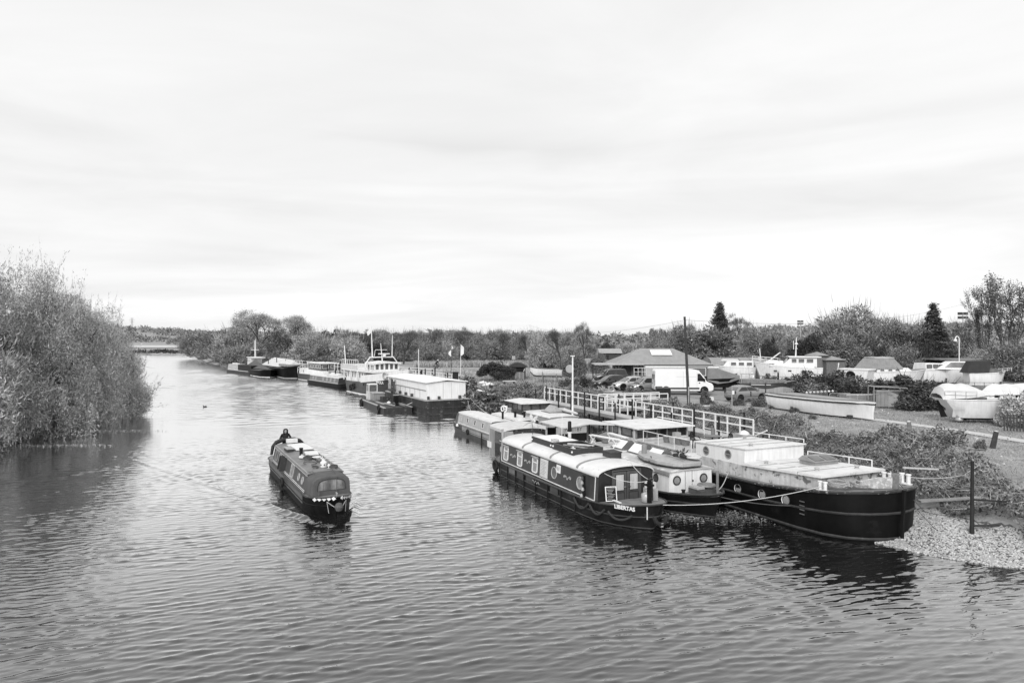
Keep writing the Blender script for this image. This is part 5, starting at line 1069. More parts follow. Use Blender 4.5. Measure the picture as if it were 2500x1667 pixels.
for x, y in ((5.2, -.3), (5.6, .3)): MB().lathe([(.09, 1.62), (.09, 2.1), (.12, 2.1), (.12, 2.18)], Matrix.Translation((x, y, 0)), 10).build('chimney', BLACK, NG, True)
t = thing('life_ring', 'white spoked ring standing on the roof of the dark narrowboat', 'life ring', (2.0, .1, 1.98)); M = place((0, 0, .05), (.6, -.8, 0)); MB().torus(.26, .05, M, 18, 6).build('ring', WHITE, t, True); b = MB()
for k in range(3): b.bar(M @ Vector((.26 * math.cos(k * 2.094), .26 * math.sin(k * 2.094), 0)), M @ Vector((0, 0, 0)), .05)
b.build('spoke', WHITE, t); inframe(t, NG)
inframe(coil('pale rope coil near the front of the dark narrowboat roof', (6.6, .2, 1.74), .26, 3, ROPE), NG)
GBG = moor('grey_barge', 'long grey barge with a dark windowed wheelhouse, bow towards the camera', 'barge', -18.8, 8.1)
st = [(0, .5, 1.2, .3, .3), (.3, 1.1, 1.15, .6, .9), (1, 1.55, 1.05, 1.3, 1.45), (6, 1.65, .9, 6, 1.62), (9.6, 1.6, .98, 9.5, 1.5), (10.6, 1.35, 1.06, 10.4, 1.1), (11.1, .95, 1.12, 10.8, .6), (11.35, .4, 1.16, 11.0, .2), (11.4, .1, 1.17, 11.05, .05)]
hull(GBG, st, HULLB); strake(GBG, st, .03, .05, BLACK)
g = (1.3, 1.25, .9, 1.72); cabin(GBG, 5.4, 10.2, *g, .1, PALE, ROOFW, nseg=6); cabin(GBG, 1.2, 3.0, 1.35, 1.3, 1.0, 1.75, .06, PALE, ROOFW, nseg=6)
wh_ = MB().box(2.2, 5.2, -1.3, 1.3, 1.0, 1.82).build('wheelhouse', mat('dark_varnish', .03, .35, .3, 3), GBG)
for x, y in ((2.25, -1.25), (2.25, 1.25), (3.2, -1.25), (4.2, -1.25), (5.15, -1.25), (5.15, -.42), (5.15, .42), (5.15, 1.25), (3.7, 1.25)): MB().box(x - .06, x + .06, y - .06, y + .06, 1.82, 2.42).build('window_post', mat('dark_varnish', .03), GBG)
for y in (-.84, 0, .84): MB().box(5.13, 5.15, y - .36, y + .36, 1.86, 2.36).build('pane', GLASSM, GBG)
for x in (2.72, 3.7, 4.68): MB().box(x - .42, x + .42, -1.28, -1.26, 1.86, 2.36).build('pane', GLASSM, GBG)
MB().loft([[(1.9, -1.5, 2.42), (1.9, 0, 2.55), (1.9, 1.5, 2.42), (1.9, 1.5, 2.36), (1.9, -1.5, 2.36)], [(5.5, -1.5, 2.42), (5.5, 0, 2.55), (5.5, 1.5, 2.42), (5.5, 1.5, 2.36), (5.5, -1.5, 2.36)]]).build('wheelhouse_roof', ROOFW, GBG)
t = thing('tent_skylight', 'small ridge-shaped canvas cover on the grey barge cabin', 'cover', (7.4, .5, 1.86)); MB().loft([[(-.7, -.6, 0), (-.7, 0, .5), (-.7, .6, 0)], [(.6, -.6, 0), (.6, 0, .5), (.6, .6, 0)]]).build('cover', PALE, t); MB().box(-.8, .7, -.7, .7, -.06, .02).build('base', WOODD, t); inframe(t, GBG)
MB().lathe([(.02, 0), (.02, 0)], None, 4) if False else None
MB().tube([(9.3, 1.25, .9), (9.3, 1.25, 6.4)], [.09, .06], 8).build('mast', RAILW, GBG); MB().box(9.2, 9.4, 1.1, 1.4, 6.38, 6.46).build('mast_cap', RAILW, GBG)
sgn_ = MB().box(11.42, 11.46, -1.35, 1.35, .66, 1.2).build('name_panel', PALE, GBG); text(sgn_, 'WHITBY', place((11.465, .1, .95), (1, 0, 0)), .42, DGREY, 'boat_name')
MB().box(11.4, 11.5, -1.4, 1.4, 1.2, 1.27).box(11.4, 11.5, -1.4, -1.35, .2, 1.2).build('panel_trim', BLACK, GBG); MB().box(11.36, 11.44, -1.38, 1.38, .05, .66).build('bow_plate', BLACK, GBG)
t = thing('spar_bundle', 'long pale rolled sail lying on the grey barge beside the white mast', 'sail', (0, 0, 0)); MB().tube([(6.8, 1.1, 2.0), (8, 1.2, 2.05), (9.9, 1.3, 1.95)], [.1, .14, .1], 8).build('roll', CANVASL, t, True); MB().torus(.15, .02, place((8, 1.2, 2.05), (1, 0, 0)), 10, 4).build('tie', ROPE, t); inframe(t, GBG)
# ---- ropes of the foreground boats
w = lambda root, p: Matrix.Translation(root.location) @ Matrix.Rotation(root.rotation_euler.z, 4, 'Z') @ Vector(p)
rope(w(LB, (14.95, .2, 1.12)), w(BB, (17.8, -2.1, 1.95)), .22, .016, ROPE, 'pale rope from the houseboat bow to the black barge')
rope(w(TB, (14.0, .4, 1.2)), w(BB, (12.6, -2.3, 1.55)), .12, .02, ROPE, 'short pale rope from the deckhouse barge to the black barge side')
rope(w(TB, (14.4, .2, 1.0)), w(BB, (16.6, -2.5, .95)), .08, .018, ROPED, 'grey rope from the deckhouse barge bow along the black hull')
rope(w(BB, (18.8, 1.75, 2.2)), G(2235, 1184, 1.2) + Vector((2.4, .3, .4)), .1, .02, ROPE, 'upper rope from the black barge bow to the dark mooring pole')
rope(w(BB, (19.2, .5, 2.2)), w(BB, (19.6, 1.6, .95)), .02, .018, ROPED, 'dark rope hanging across the black barge bow')
rope(w(BB, (19.3, 1.9, .9)), G(2450, 1240, 1.4), .25, .016, ROPED, 'thin wire sagging from the barge bow to the brambles')
rope(w(LB, (12.3, -1.25, 2.2)), w(LB, (14.3, 0, 2.0)), .25, .014, ROPE, 'thin line looped across the bow doors of the houseboat')
rope(w(LB, (12.6, .2, 2.45)), w(LB, (14.2, .2, 1.95)), .12, .014, ROPE, 'short thin line from the arched roof to the bow post')
# ---------------------------------------------------------------- jetties
def jetty(name, label, p, q, zd, wid, zt, n, pile_n, cat='jetty', rail_side=(1,), pt=.35, deck=True, pr=.085):
    p, q = Vector((p[0], p[1], 0)), Vector((q[0], q[1], 0)); t = thing(name, label, cat, p, heading(p, q)); Ln = (q - p).length
    if deck:
        MB().box(0, Ln, -wid / 2, wid / 2, zd - .07, zd).build('deck', DECKL, t)
        for s in (-1, 1): MB().box(0, Ln, s * (wid / 2 + .04) - .04, s * (wid / 2 + .04) + .04, zd - .26, zd - .02).build('edge_beam', LGREY if s < 0 else DGREY, t)
    for s in rail_side:
        y = s * (wid / 2 + .02); MB().box(0, Ln, y - .035, y + .035, zt - .05, zt + .03).build('top_rail', RAILW, t); MB().box(0, Ln, y - .03, y + .03, (zd + zt) / 2 + .06, (zd + zt) / 2 + .14).build('middle_rail', RAILW, t)
        pm_ = CACHE.setdefault(('rp', round(zt - zd, 2)), MB().box(-.035, .035, -.04, .04, 0, zt - zd - .03).me('rail_post', RAILW))
        for i in range(n + 1): link('rail_post', pm_, t, (Ln * i / n, y, zd))
    if pile_n:
        pm_ = CACHE.setdefault(('pile', round(zt, 2), pr), MB().tube([(0, 0, -1), (0, 0, zt + pt)], pr, 8).me('pile', PILE, True))
        for i in range(pile_n):
            x = Ln * (i + .5) / pile_n
            for s in (-1, 1): link('pile', pm_, t, (x + .25 * s, s * (wid / 2 + .16), -.25 * ((i * 7 + s) % 3)))
    return t
jetty('walkway', 'long walkway on dark piles with white railings behind the moored barges', loc(-22, 12.4), loc(6.3, 12.4), 1.85, 1.2, 3.0, 25, 12, pr=.062)
t = jetty('gangway', 'short white-railed gangway from the walkway to the car park', loc(-11.6, 13.3), (13.2, 59.5), 1.95, 1.3, 3.05, 7, 0, 'gangway', (-1, 1))
MB().bar((0, 0, 0), (0, 0, .01), .01).build('pin', RAILW, t) if False else None
t = thing('gangway', 'low gangway with a white handrail from the walkway to the black barge', 'gangway', loc(3.8, 11.7), MROT); MB().box(0, 4.6, -.35, .35, 1.62, 1.7).build('deck', DECK, t); rail(t, line((0, -.3, 1.7), (4.6, -.3, 1.62), 3), .6, .028, RAILW, False); MB().bar((2.6, .7, 1.85), (4.2, .75, 2.6), .07).build('brace', RAILW, t); MB().tube([(1, -.45, -.5), (1, -.45, 2.4)], .12, 8).build('pile', WOOD, t)
t = box_thing('locker', 'pale box with a white sheet on it beside the end of the walkway', 'locker', loc(7.3, 11.4, 1.6), 1.1, .6, .75, PALE, MROT); MB().lathe([(.3, .75), (.22, .9), (.03, .98)], None, 8).build('sheet', CLOTHW, t)
MB().box(-.5, 3.9, -.15, .15, 0, .01) if False else None
jetty('walkway', 'middle walkway with low white railings beyond the floating shed', XY(972, 106), XY(1126, 87), 1.9, 1.2, 2.9, 16, 5)
jetty('walkway', 'farthest walkway with white railings behind the dark covered barges', XY(655, 146), XY(858, 112), 2.0, 1.2, 3.2, 30, 8)
t = thing('gangway', 'white sloping pole from the floating shed to the bank', 'boom', (0, 0, 0)); MB().tube([Vector((-3.6, 72, 2.3)), XY(1216, 70, 1.9)], .09, 8).build('pole', RAILW, t); MB().tube([XY(1205, 70.5, 1.6), XY(1205, 70.5, 2.2)], .08).build('post', PILE, t); MB().tube([(-3.7, 72, 1.0), (-3.7, 72, 2.35)], .07).build('post', STEEL, t)
GP = 'dark mooring posts of the far jetty'
for i, (px, Y_, top) in enumerate([(999, 104, 897), (1019, 101, 899), (1038, 98, 900), (1062, 92, 897), (1029, 96, 903)]):
    p = XY(px, Y_); lab = ['leftmost dark post by the far jetty, at the small notice', 'second dark post by the far jetty, right of the notice', 'third dark post by the far jetty', 'dark post right under the cyclist, nearest of its row', 'short thick dark post between the second and third'][i]
    tag(MB().tube([(0, 0, -.5), (0, 0, ZH(top, Y_))], .09 if i < 4 else .16, 7).build('mooring_post', PILE, None, True, (p.x, p.y, 0)), lab, 'post', GP)
t = thing('notice_sign', 'small dark-lettered notice by the far jetty', 'sign', XY(1012, 106, 2.0)); MB().box(-.5, .5, -.02, .02, .6, 1.0).build('board', PALE, t); MB().box(-.42, .42, -.03, -.021, .7, .74).box(-.42, .35, -.03, -.021, .84, .9).build('print', DGREY, t); MB().box(-.04, .04, .021, .1, 0, .9).build('post', PILE, t)
tag(MB().tube([(0, 0, 0), (0, 0, 4.2)], .06).build('white_pole', RAILW, None, True, XY(1022, 103, 1.8)), 'thin white pole standing by the far jetty', 'pole')
t = thing('kiosk', 'small dark upright box at the end of the far jetty', 'box', XY(1112, 88, 1.9)); MB().box(-.35, .35, -.3, .3, 0, 1.4).build('body', PILE, t); MB().box(-.4, .4, -.35, .35, 1.4, 1.46).build('lid', PILE, t); MB().box(.42, .52, -.3, -.2, 0, 1.2).build('post', RAILW, t)
for px, top, w_, lab in ((1101, 842, -.5, 'left feather flag, narrow and twisted, by the far jetty'), (1124, 840, .55, 'right feather flag, on a white pole by the far jetty')):
    p = XY(px, 94, 1.9); t = thing('feather_flag', lab, 'flag', p, 0, 'feather flags'); hh = ZH(top, 94) - 1.9; MB().tube([(0, 0, 0), (.03, 0, hh * .55), (.05, 0, hh)], [.05, .04, .02], 6).build('pole', RAILW if w_ > 0 else DGREY, t)
    MB().loft([[(.05 + .0 * k, .02 * math.sin(k), hh - .1 - k * .28), (.05 + (.42 if k not in (0, 5) else .1) * (1 if w_ > 0 else math.cos(k * .9)), .1 * math.sin(k * 1.1) + .03, hh - .12 - k * .3)] for k in range(6)], False, False).build('flag', CLOTHW, t)
# cyclist on the riverside path
p = G(1066, 902, 2); cy = thing('bicycle', 'bicycle ridden along the riverside path', 'bicycle', p, R(-35))
for x in (-.52, .52): o = MB().torus(.33, .025, place((x, 0, .34), (0, 1, 0)), 16, 5).build('wheel', RUBBER, cy); MB().lathe([(.03, -.04), (.03, .04)], place((x, 0, .34), (0, 1, 0)), 6).build('hub', STEEL, o)
MB().tube([(-.52, 0, .34), (-.15, 0, .85), (.38, 0, .82), (.05, 0, .32), (-.15, 0, .85)], .02).tube([(-.52, 0, .34), (.05, 0, .32)], .02).tube([(.52, 0, .34), (.36, 0, .98)], .02).build('frame', DGREY, cy); MB().tube([(.36, -.25, 1.02), (.36, .25, 1.02)], .02).build('handlebar', BLACK, cy); MB().box(-.3, -.02, -.07, .07, .9, .95).build('saddle', BLACK, cy)
J = stand_pose(.5, ((.2, .26, 1.2), (.3, .24, 1.06))); J.update(pelvis=(-.15, 0, 1.0), waist=(-.1, 0, 1.14), chest=(.06, 0, 1.34), hipl=(-.13, .1, .95), kneel=(.22, .11, .72), ankl=(.08, .12, .28), toel=(.24, .12, .24), hipr=(-.13, -.1, .95), kneer=(.18, -.11, .62), ankr=(.02, -.12, .18), toer=(.18, -.12, .16))
person('person', 'cyclist in dark clothes and a pale helmet on the riverside path', p, R(-35), J, 1., CLOTHB, CLOTHG, None, CLOTHW)
# ---------------------------------------------------------------- floating shed and work flat
F2 = lambda p, q: heading(p, q)
SP = thing('floating_shed', 'big white windowless shed on a rust-streaked dark pontoon', 'floating shed', (-12.8, 81.9, 0), math.atan2(-.888, .46))
Lp = 13.5; MB().box(0, Lp, -2.4, 2.4, -.5, 1.42).build('pontoon', HULLG, SP); MB().box(-.05, Lp + .06, -2.46, 2.46, 1.42, 1.54).build('deck_edge', PALE, SP); MB().box(-.03, Lp + .04, -2.44, 2.44, .66, .74).box(-.03, Lp + .04, -2.44, 2.44, .04, .12).build('rubbing_band', RUST, SP)
MB().box(.3, Lp - .35, -2.15, 2.15, 1.54, 3.32).build('wall', SHEDW, SP)
MB().loft([[(x, -2.35, 3.3), (x, 0, 3.52), (x, 2.35, 3.3), (x, 2.35, 3.23), (x, 0, 3.45), (x, -2.35, 3.23)] for x in (.1, Lp - .15)]).build('roof', mat('white_sheet_roof', .84, .5, .04, 1), SP)
MB().box(.4, Lp - .4, -2.2, -2.16, 2.4, 2.48).build('side_rail', LGREY, SP)
for x in (1.2, 3.0, 4.8, 6.4, 8.0, 9.6, 11.2): MB().box(x - .02, x + .02, -2.18, -2.152, 1.6, 2.4).build('panel_joint', LGREY, SP)
MB().box(3.0, 3.12, -2.21, -2.152, 1.55, 2.4).build('post', LGREY, SP); MB().box(.95, 1.3, -2.25, -2.16, 1.6, 3.0).build('corner_post', WHITE, SP); MB().box(2.4, 3.2, -2.18, -2.152, 2.6, 3.0).build('vent', PALE, SP)
for y in (-.35, .55): MB().box(Lp - .35, Lp - .335, y - .01, y + .01, 1.6, 3.2).build('door_joint', LGREY, SP)
for x, y in ((2, -2.3), (5, -2.3), (7, -2.3), (9, -2.3), (Lp - .3, -2.0), (Lp - .1, -.9), (Lp - .1, 1.4)): MB().box(x - .16, x + .16, y - .1, y + .1, 1.545, 1.86).build('bollard', RUST, SP)
WF = thing('work_flat', 'low work flat cluttered with timber, hose and scrap beside the floating shed', 'work flat', (-16.7, 81.4, 0), math.atan2(-.907, .42))
MB().box(0, 11.6, -1.5, 1.5, -.3, .55).build('hull', HULLG, WF); MB().box(-.04, 11.65, -1.54, -1.3, .55, .62).box(-.04, 11.65, 1.3, 1.54, .55, .62).build('deck_edge', PALE, WF); MB().box(.1, 11.5, -1.3, 1.3, .551, .57).build('deck', RUST, WF)
tyre(WF, (1.6, -1.6, .3), (0, -1, 0), .3, 't', .14); tyre(WF, (9.8, -1.6, .4), (0, -1, 0), .26, 't', .12)
t = thing('crane_cab', 'small pale crane cab with windows on the far end of the work flat', 'crane', (1.5, -.3, .57)); MB().box(-.6, .6, -.6, .5, 0, .95).build('base', CREAM, t); MB().box(-.55, .5, -.55, .45, 1.75, 1.85).build('roof', WHITE, t)
for x, y in ((-.55, -.55), (.45, -.55), (-.55, .4), (.45, .4)): MB().box(x, x + .07, y, y + .07, .95, 1.75).build('cab_post', WHITE, t)
MB().box(.48, .5, -.45, .38, 1.0, 1.7).build('pane', GLASSM, t); MB().box(-.45, .4, -.53, -.51, 1.0, 1.7).build('pane', GLASS, t); MB().box(.62, 2.2, -.4, .9, .1, .85).build('engine_cover', LGREY, t); MB().box(.6, 2.3, -.45, .95, .851, .93).build('cover_lid', PALE, t); inframe(t, WF)
t = thing('lifting_frame', 'dark upright lifting frame with a hanging dirty bundle on the work flat', 'lifting frame', (5.8, .9, .57)); MB().box(-.1, .1, -.1, .1, 0, 2.6).box(.7, .9, -.1, .1, 0, 2.4).build('post', RUST, t); MB().box(-.5, .8, -.3, .2, 1.3, 1.5).build('beam', RUST, t); MB().lathe([(.25, 1.2), (.3, 2.0), (.15, 2.5), (.2, 2.7)], Matrix.Translation((-.6, 0, 0)), 8).build('bundle', LGREY, t); inframe(t, WF)
for i, (x, y, rz, Ln) in enumerate(((4.2, -.6, .15, 2.2), (6.8, -.7, .05, 2.6), (8.6, .4, -.2, 2.4), (9.2, -.3, .12, 2.8), (10.2, .7, .0, 2.2))):
    tag(MB().box(-Ln / 2, Ln / 2, -.11, .11, 0, .1).build('timber', PALE if i % 2 else WOOD, None, False, (x, y, .58 + .02 * i)), ['pale plank behind the crane cab on the work flat', 'plank along the near edge of the work flat', 'plank lying slantwise in the middle of the work flat', 'longest plank near the front of the work flat', 'plank by the shed side at the front of the work flat'][i], 'plank', 'planks on the work flat'); inframe(bpy.data.objects['timber' if i == 0 else f'timber.{i:03d}'], WF); bpy.data.objects['timber' if i == 0 else f'timber.{i:03d}'].rotation_euler.z += rz
box_thing('scrap_box', 'rusty box of scrap in the middle of the work flat', 'box', (3.6, .5, .58), 1.4, .9, .5, RUST, .2, None, WF); box_thing('dark_drum', 'black drum standing by the shed side of the work flat', 'drum', (7.4, .9, .58), .5, .5, .9, BLACK, 0, PALE, WF); sack('white bag beside the black drum on the work flat', (7.1, .2, .58), .3, CLOTHW, WF, 'bag', 'bag')
inframe(coil('dark hose coil at the front of the work flat', (9.6, .3, .6), .4, 4, BLACK), WF)
# ---------------------------------------------------------------- the white-topped ship
SH = thing('ship', 'dark-hulled ship with white upper works, masts and wheelhouse beyond the floating shed', 'ship', (-22.9, 101.3, 0), math.atan2(-.841, .541))
st = [(-.6, 1.2, 1.75, .3, .9), (0, 1.9, 1.7, .8, 1.7), (1.5, 2.4, 1.62, 2, 2.3), (8, 2.5, 1.75, 8, 2.45), (12, 2.4, 2.1, 11.6, 2.1), (14.5, 2.05, 2.35, 13.8, 1.4), (16.3, 1.4, 2.6, 15.3, .7), (17.6, .6, 2.8, 16.2, .2), (18.1, .08, 2.9, 16.5, .05)]
hull(SH, st, HULLS, drop=.05); strake(SH, st, .96, .09, WHITE, 'boot_top'); strake(SH, st, .45, .04, DGREY)
fs = [s for s in st if s[0] >= 8]; P = outline(fs, 0, .02); b = MB(); b.loft([[q + Vector((0, 0, -.1)), q + Vector((.12, 0, .85))] for q in P], False, False); b.build('white_bulwark', WHITE, SH)
text(SH, 'WOLA', place((14.1, -2.18, 1.95), (.28, -.94, -.2)) , .5, WHITE, 'ship_name', .02, .01)
MB().box(1.0, 8.6, -2.1, 2.1, 1.6, 2.0).build('deckhouse_base', WHITE, SH)
MB().box(1.0, 8.6, -2.0, 2.0, 2.0, 3.1).build('deckhouse', WHITE, SH)
for x in np.arange(1.7, 8.4, .95): window(SH, place((x, -2.01, 2.55), (0, -1, 0)), .55, .8, .04, .05, WHITE, GLASSM)
MB().box(-.2, 12.2, -2.4, 2.4, 3.1, 3.28).build('upper_deck', WHITE, SH); MB().box(-.2, 6.5, -2.4, -2.36, 3.28, 3.9).box(-.2, -.16, -2.4, 2.4, 3.28, 3.9).build('screen', CREAM, SH)
rail(SH, line((-.1, -2.36, 3.28), (6.6, -2.36, 3.28), 8), 1.35, .04, RAILW, True); rail(SH, line((6.6, -2.3, 3.28), (12.1, -2.2, 3.28), 5), .9, .035, RAILW, True)
for x in (.6, 3.4, 6.2): MB().bar((x, -2.3, 1.7), (x + .35, -2.38, 3.1), .14).build('deck_strut', WHITE, SH)
MB().box(8.4, 11.2, -1.75, 1.75, 3.28, 3.5).build('wheelhouse', WHITE, SH); MB().loft([[(x, -1.95, 4.2), (x, 0, 4.35), (x, 1.95, 4.2), (x, 1.95, 4.42), (x, 0, 4.6), (x, -1.95, 4.42)] for x in (8.1, 11.5)]).build('wheelhouse_roof', WHITE, SH)
for y in (-1.7, -1.02, -.34, .34, 1.02, 1.7): MB().box(11.1, 11.2, y - .12, y + .12, 3.5, 4.24).build('window_post', WHITE, SH)
for y in (-1.36, -.68, 0, .68, 1.36): MB().box(11.1, 11.13, y - .24, y + .24, 3.5, 4.24).build('pane', GLASSM, SH)
for x in (8.5, 9.4, 10.3): MB().box(x - .1, x + .1, -1.75, -1.65, 3.5, 4.24).build('window_post', WHITE, SH); MB().box(x + .14, x + .78, -1.72, -1.7, 3.5, 4.24).build('pane', GLASSM, SH)
MB().tube([(9.4, -2.35, 3.28), (9.4, -2.3, 4.3), (9.4, -1.7, 5.1), (9.4, 1.7, 5.1), (9.4, 2.3, 4.3), (9.4, 2.6, 3.28)], .085, 7).build('arch_frame', WHITE, SH)
MB().tube([(9.4, -1.35, 5.1), (9.4, -1.5, 9.3)], [.1, .05], 7).build('mast', RAILW, SH); MB().tube([(9.4, 1.5, 5.1), (9.4, 1.55, 8.1)], [.07, .035], 7).build('mast', RAILW, SH); MB().tube([(9.6, .0, 4.6), (9.5, -.2, 7.0)], [.08, .04], 7).tube([(9.55, -1, 6.1), (9.55, .7, 6.1)], .035).tube([(9.55, -1, 6.1), (9.6, -1.2, 5.1)], .03).build('signal_mast', RAILW, SH)
MB().box(9.3, 9.8, -.5, 1.0, 5.5, 5.62).build('radar_bar', WHITE, SH); MB().lathe([(.1, 5.15), (.25, 5.2), (.25, 5.5)], Matrix.Translation((9.55, .3, 0)), 10).build('radar_base', WHITE, SH); MB().tube([(1.2, -2.2, 3.3), (.8, -2.3, 6.6)], [.09, .06], 7).build('stern_mast', RAILW, SH)
MB().add([(9.4, -1.5, 9.2), (9.2, -2.1, 8.5), (9.3, -1.95, 8.0), (9.4, -1.47, 8.5)], [(0, 1, 2, 3)]).build('pennant', CLOTHW, SH)
M = place((15.4, -2.0, 2.9), (.35, -.93, 0)); MB().torus(.4, .1, M, 14, 6).build('life_ring', PALE, SH)
for x in (9, 10, 10.7): MB().box(x - .08, x + .08, -2.5, -2.46, 1.3, 1.6).build('scupper', BLACK, SH)
tyre(SH, (4.3, -2.6, .75), (0, -1, 0), .35, 't', .12); tyre(SH, (5.4, -2.6, 1.0), (0, -1, 0), .35, 't', .12)
# ---------------------------------------------------------------- far boats along the right bank
def farboat(name, label, cat, p, q, beam, z, zb, hm, stripe=None):
    t = thing(name, label, cat, (p[0], p[1], 0), heading(p, q)); Ln = (Vector(q) - Vector(p)).length; w = beam / 2
    s = [(0, w * .5, z + .05, .3, w * .3), (.4, w * .85, z, .8, w * .75), (1.3, w, z - .02, 1.6, w * .96), (Ln * .6, w, z, Ln * .6, w * .97), (Ln - 2.2, w * .92, z + (zb - z) * .35, Ln - 2.5, w * .8), (Ln - 1., w * .62, z + (zb - z) * .7, Ln - 1.5, w * .4), (Ln - .25, w * .2, zb - .03, Ln - .9, w * .08), (Ln, .05, zb, Ln - .8, .03)]
    hull(t, s, hm); strake(t, s, .04, .045, DGREY)
    if stripe: strake(t, s, .95, .07, stripe, 'boot_top')
    return t, s, Ln
p = Vector((-33.7, 114.8, 0)); fw = Vector((.593, -.805, 0))
NL = thing('narrowboat', 'grey narrowboat with pale trim lying left of the white-topped ship', 'narrowboat', p, math.atan2(fw.y, fw.x))
narrowboat('narrowboat', '', 0, 0, 16.2, mat('slate_paint', .13, .4, .15, 2), ROOFW, [(3.2, .55), (4.4, .55), (7.6, .6), (9.2, .6), (10.7, .6), (12.3, .6)], root=NL, bulk=DGREY, winm=PALE, pane=GLASSL)
MB().box(8.5, 13.0, -.7, .7, 1.72, 1.9).loft([[(9, -.6, 1.9), (9, .6, 1.9), (9, .0, 2.3)], [(12.5, -.6, 1.9), (12.5, .6, 1.9), (12.5, 0, 2.2)]]).build('roof_cover', TARP, NL)
MB().lathe([(.09, 1.7), (.09, 2.6), (.13, 2.6), (.13, 2.7)], Matrix.Translation((10.9, -.2, 0)), 8).build('chimney', BLACK, NL)
t, s, Ln = farboat('barge', 'white-cabined barge with a boxy wheelhouse behind the grey narrowboat', 'barge', (-38.7, 128.2, 0), (-27.4, 113.5, 0), 4.2, 1.1, 1.5, mat('dull_hull', .07, .5, .2, 1.5), WHITE)
MB().loft([[(1.2, -1.7, 1.1), (1.2, 1.7, 1.1), (1.2, 1.6, 2.1), (1.2, -1.6, 2.1)], [(12.5, -1.7, 1.2), (12.5, 1.7, 1.2), (12.3, 1.6, 1.9), (12.3, -1.6, 1.9)]]).build('cabin', WHITE, t); MB().box(5.2, 11.2, -1.5, 1.5, 1.9, 3.15).build('wheelhouse', WOODM, t); MB().box(4.9, 11.5, -1.7, 1.7, 3.15, 3.28).build('wheelhouse_roof', WHITE, t)
for x in (5.8, 7.0, 8.2, 9.4, 10.6): window(t, place((x, -1.51, 2.65), (0, -1, 0)), .8, .7, .03, .05, WHITE, GLASSM)
for y in (-.75, .75): window(t, place((11.21, y, 2.65), (1, 0, 0)), 1.1, .7, .03, .05, WHITE, GLASSM)
for x in (2, 3.2): window(t, place((x, -1.68, 1.6), (0, -1, .1)), .5, .5, .03, .05, WHITE, GLASS)
rail(t, line((.6, -1.8, 1.15), (4.6, -1.75, 2.0), 5), 1.0, .04, RAILW)
t, s, Ln = farboat('tug', 'small black boat with a dark cover, second from the left of the far boats', 'boat', XY(602, 149), XY(662, 130.5), 3.6, 1.3, 1.6, HULLB, WHITE)
MB().loft([[(4, -1.4, 1.4), (4, 0, 1.9), (4, 1.4, 1.4)], [(8, -1.6, 1.5), (8, 0, 3.0), (8, 1.6, 1.5)], [(13, -1.5, 1.5), (13, 0, 2.2), (13, 1.5, 1.5)], [(Ln - 1, -.5, 1.55), (Ln - 1, 0, 1.75), (Ln - 1, .5, 1.55)]]).build('cover', CANVAS, t)
for k in range(5): MB().lathe([(.03, -.3), (.16, -.2), (.16, .2), (.03, .3)], Matrix.Translation((1.2 + k * .5, -1.7, .7)), 8).build('fender', WHITE, t)
for x in (8.5, 11): MB().lathe([(.02, 0), (.25, .0), (.25, .03)], place((x, -1.78, .9), (0, -1, 0)), 8).build('roundel', PALE, t)
t, s, Ln = farboat('covered_barge', 'large black barge under a big pale tarpaulin, left of the white-cabined barge', 'barge', XY(650, 156), XY(728, 127), 5.0, 1.7, 2.5, HULLB, PALE)
MB().loft([[(6, -2.2, 1.7), (6, 0, 2.2), (6, 2.2, 1.7)], [(10, -2.3, 1.8), (10, 0, 3.4), (10, 2.3, 1.8)], [(Ln - 8, -2.2, 2.0), (Ln - 8, 0, 3.4), (Ln - 8, 2.2, 2.0)], [(Ln - 2.5, -1.6, 2.3), (Ln - 2.5, 0, 3.2), (Ln - 2.5, 1.6, 2.3)]]).build('tarpaulin', TARP, t); MB().box(Ln - 8, Ln - 2.2, -2.0, 2.0, 2.25, 2.6).build('hatch_coaming', LGREY, t)
MB().box(Ln - 9.3, Ln - 8.7, -2.36, -2.3, 1.1, 1.6).build('notice', WHITE, t); MB().lathe([(.05, -.4), (.3, -.2), (.3, .2), (.05, .5)], Matrix.Translation((Ln - 13, -2.7, .8)), 8).build('fender', WHITE, t)
NO = thing('narrowboat', 'pale narrowboat at the left end of the far row of boats', 'narrowboat', XY(561, 150), heading(XY(561, 150), XY(628, 137))); Ln = (XY(628, 137) - XY(561, 150)).length
narrowboat('narrowboat', '', 0, 0, Ln, PALE, LGREY, [(2.6, .4), (3.6, .4), (5.0, .4), (5.7, .4), (6.4, .4)], root=NO, bulk=DGREY, pane=GLASS, hullm=HULLG, roofz=1.85); MB().box(3, 4.2, -.4, .4, 1.95, 2.2).box(5, 5.6, -.3, .3, 1.95, 2.15).build('roof_clutter', WHITE, NO); MB().box(8.2, Ln - .8, -.95, .95, .75, 2.0).build('fore_cover', BLACK, NO)
t, s, Ln = farboat('cruiser', 'white wheelhouse cruiser with a mast behind the pale far narrowboat', 'boat', XY(612, 156), XY(640, 146), 3.2, 1.2, 1.4, WHITE)
MB().box(2.5, 6.0, -1.2, 1.2, 1.2, 3.2).build('wheelhouse', WHITE, t); MB().box(2.2, 8.5, -1.4, 1.4, 3.2, 3.32).build('wheelhouse_roof', WHITE, t); MB().tube([(4.5, 0, 3.3), (4.5, 0, 7.0)], .09).tube([(4.5, -.9, 4.9), (4.5, .9, 4.9)], .06).build('mast', RAILW, t); MB().tube([(3.4, .4, 3.3), (3.4, .4, 7.4)], .05).build('aerial', RAILW, t)
for x in (3.2, 4.3, 5.4): window(t, place((x, -1.21, 2.5), (0, -1, 0)), .7, .7, .03, .05, WHITE, GLASS)
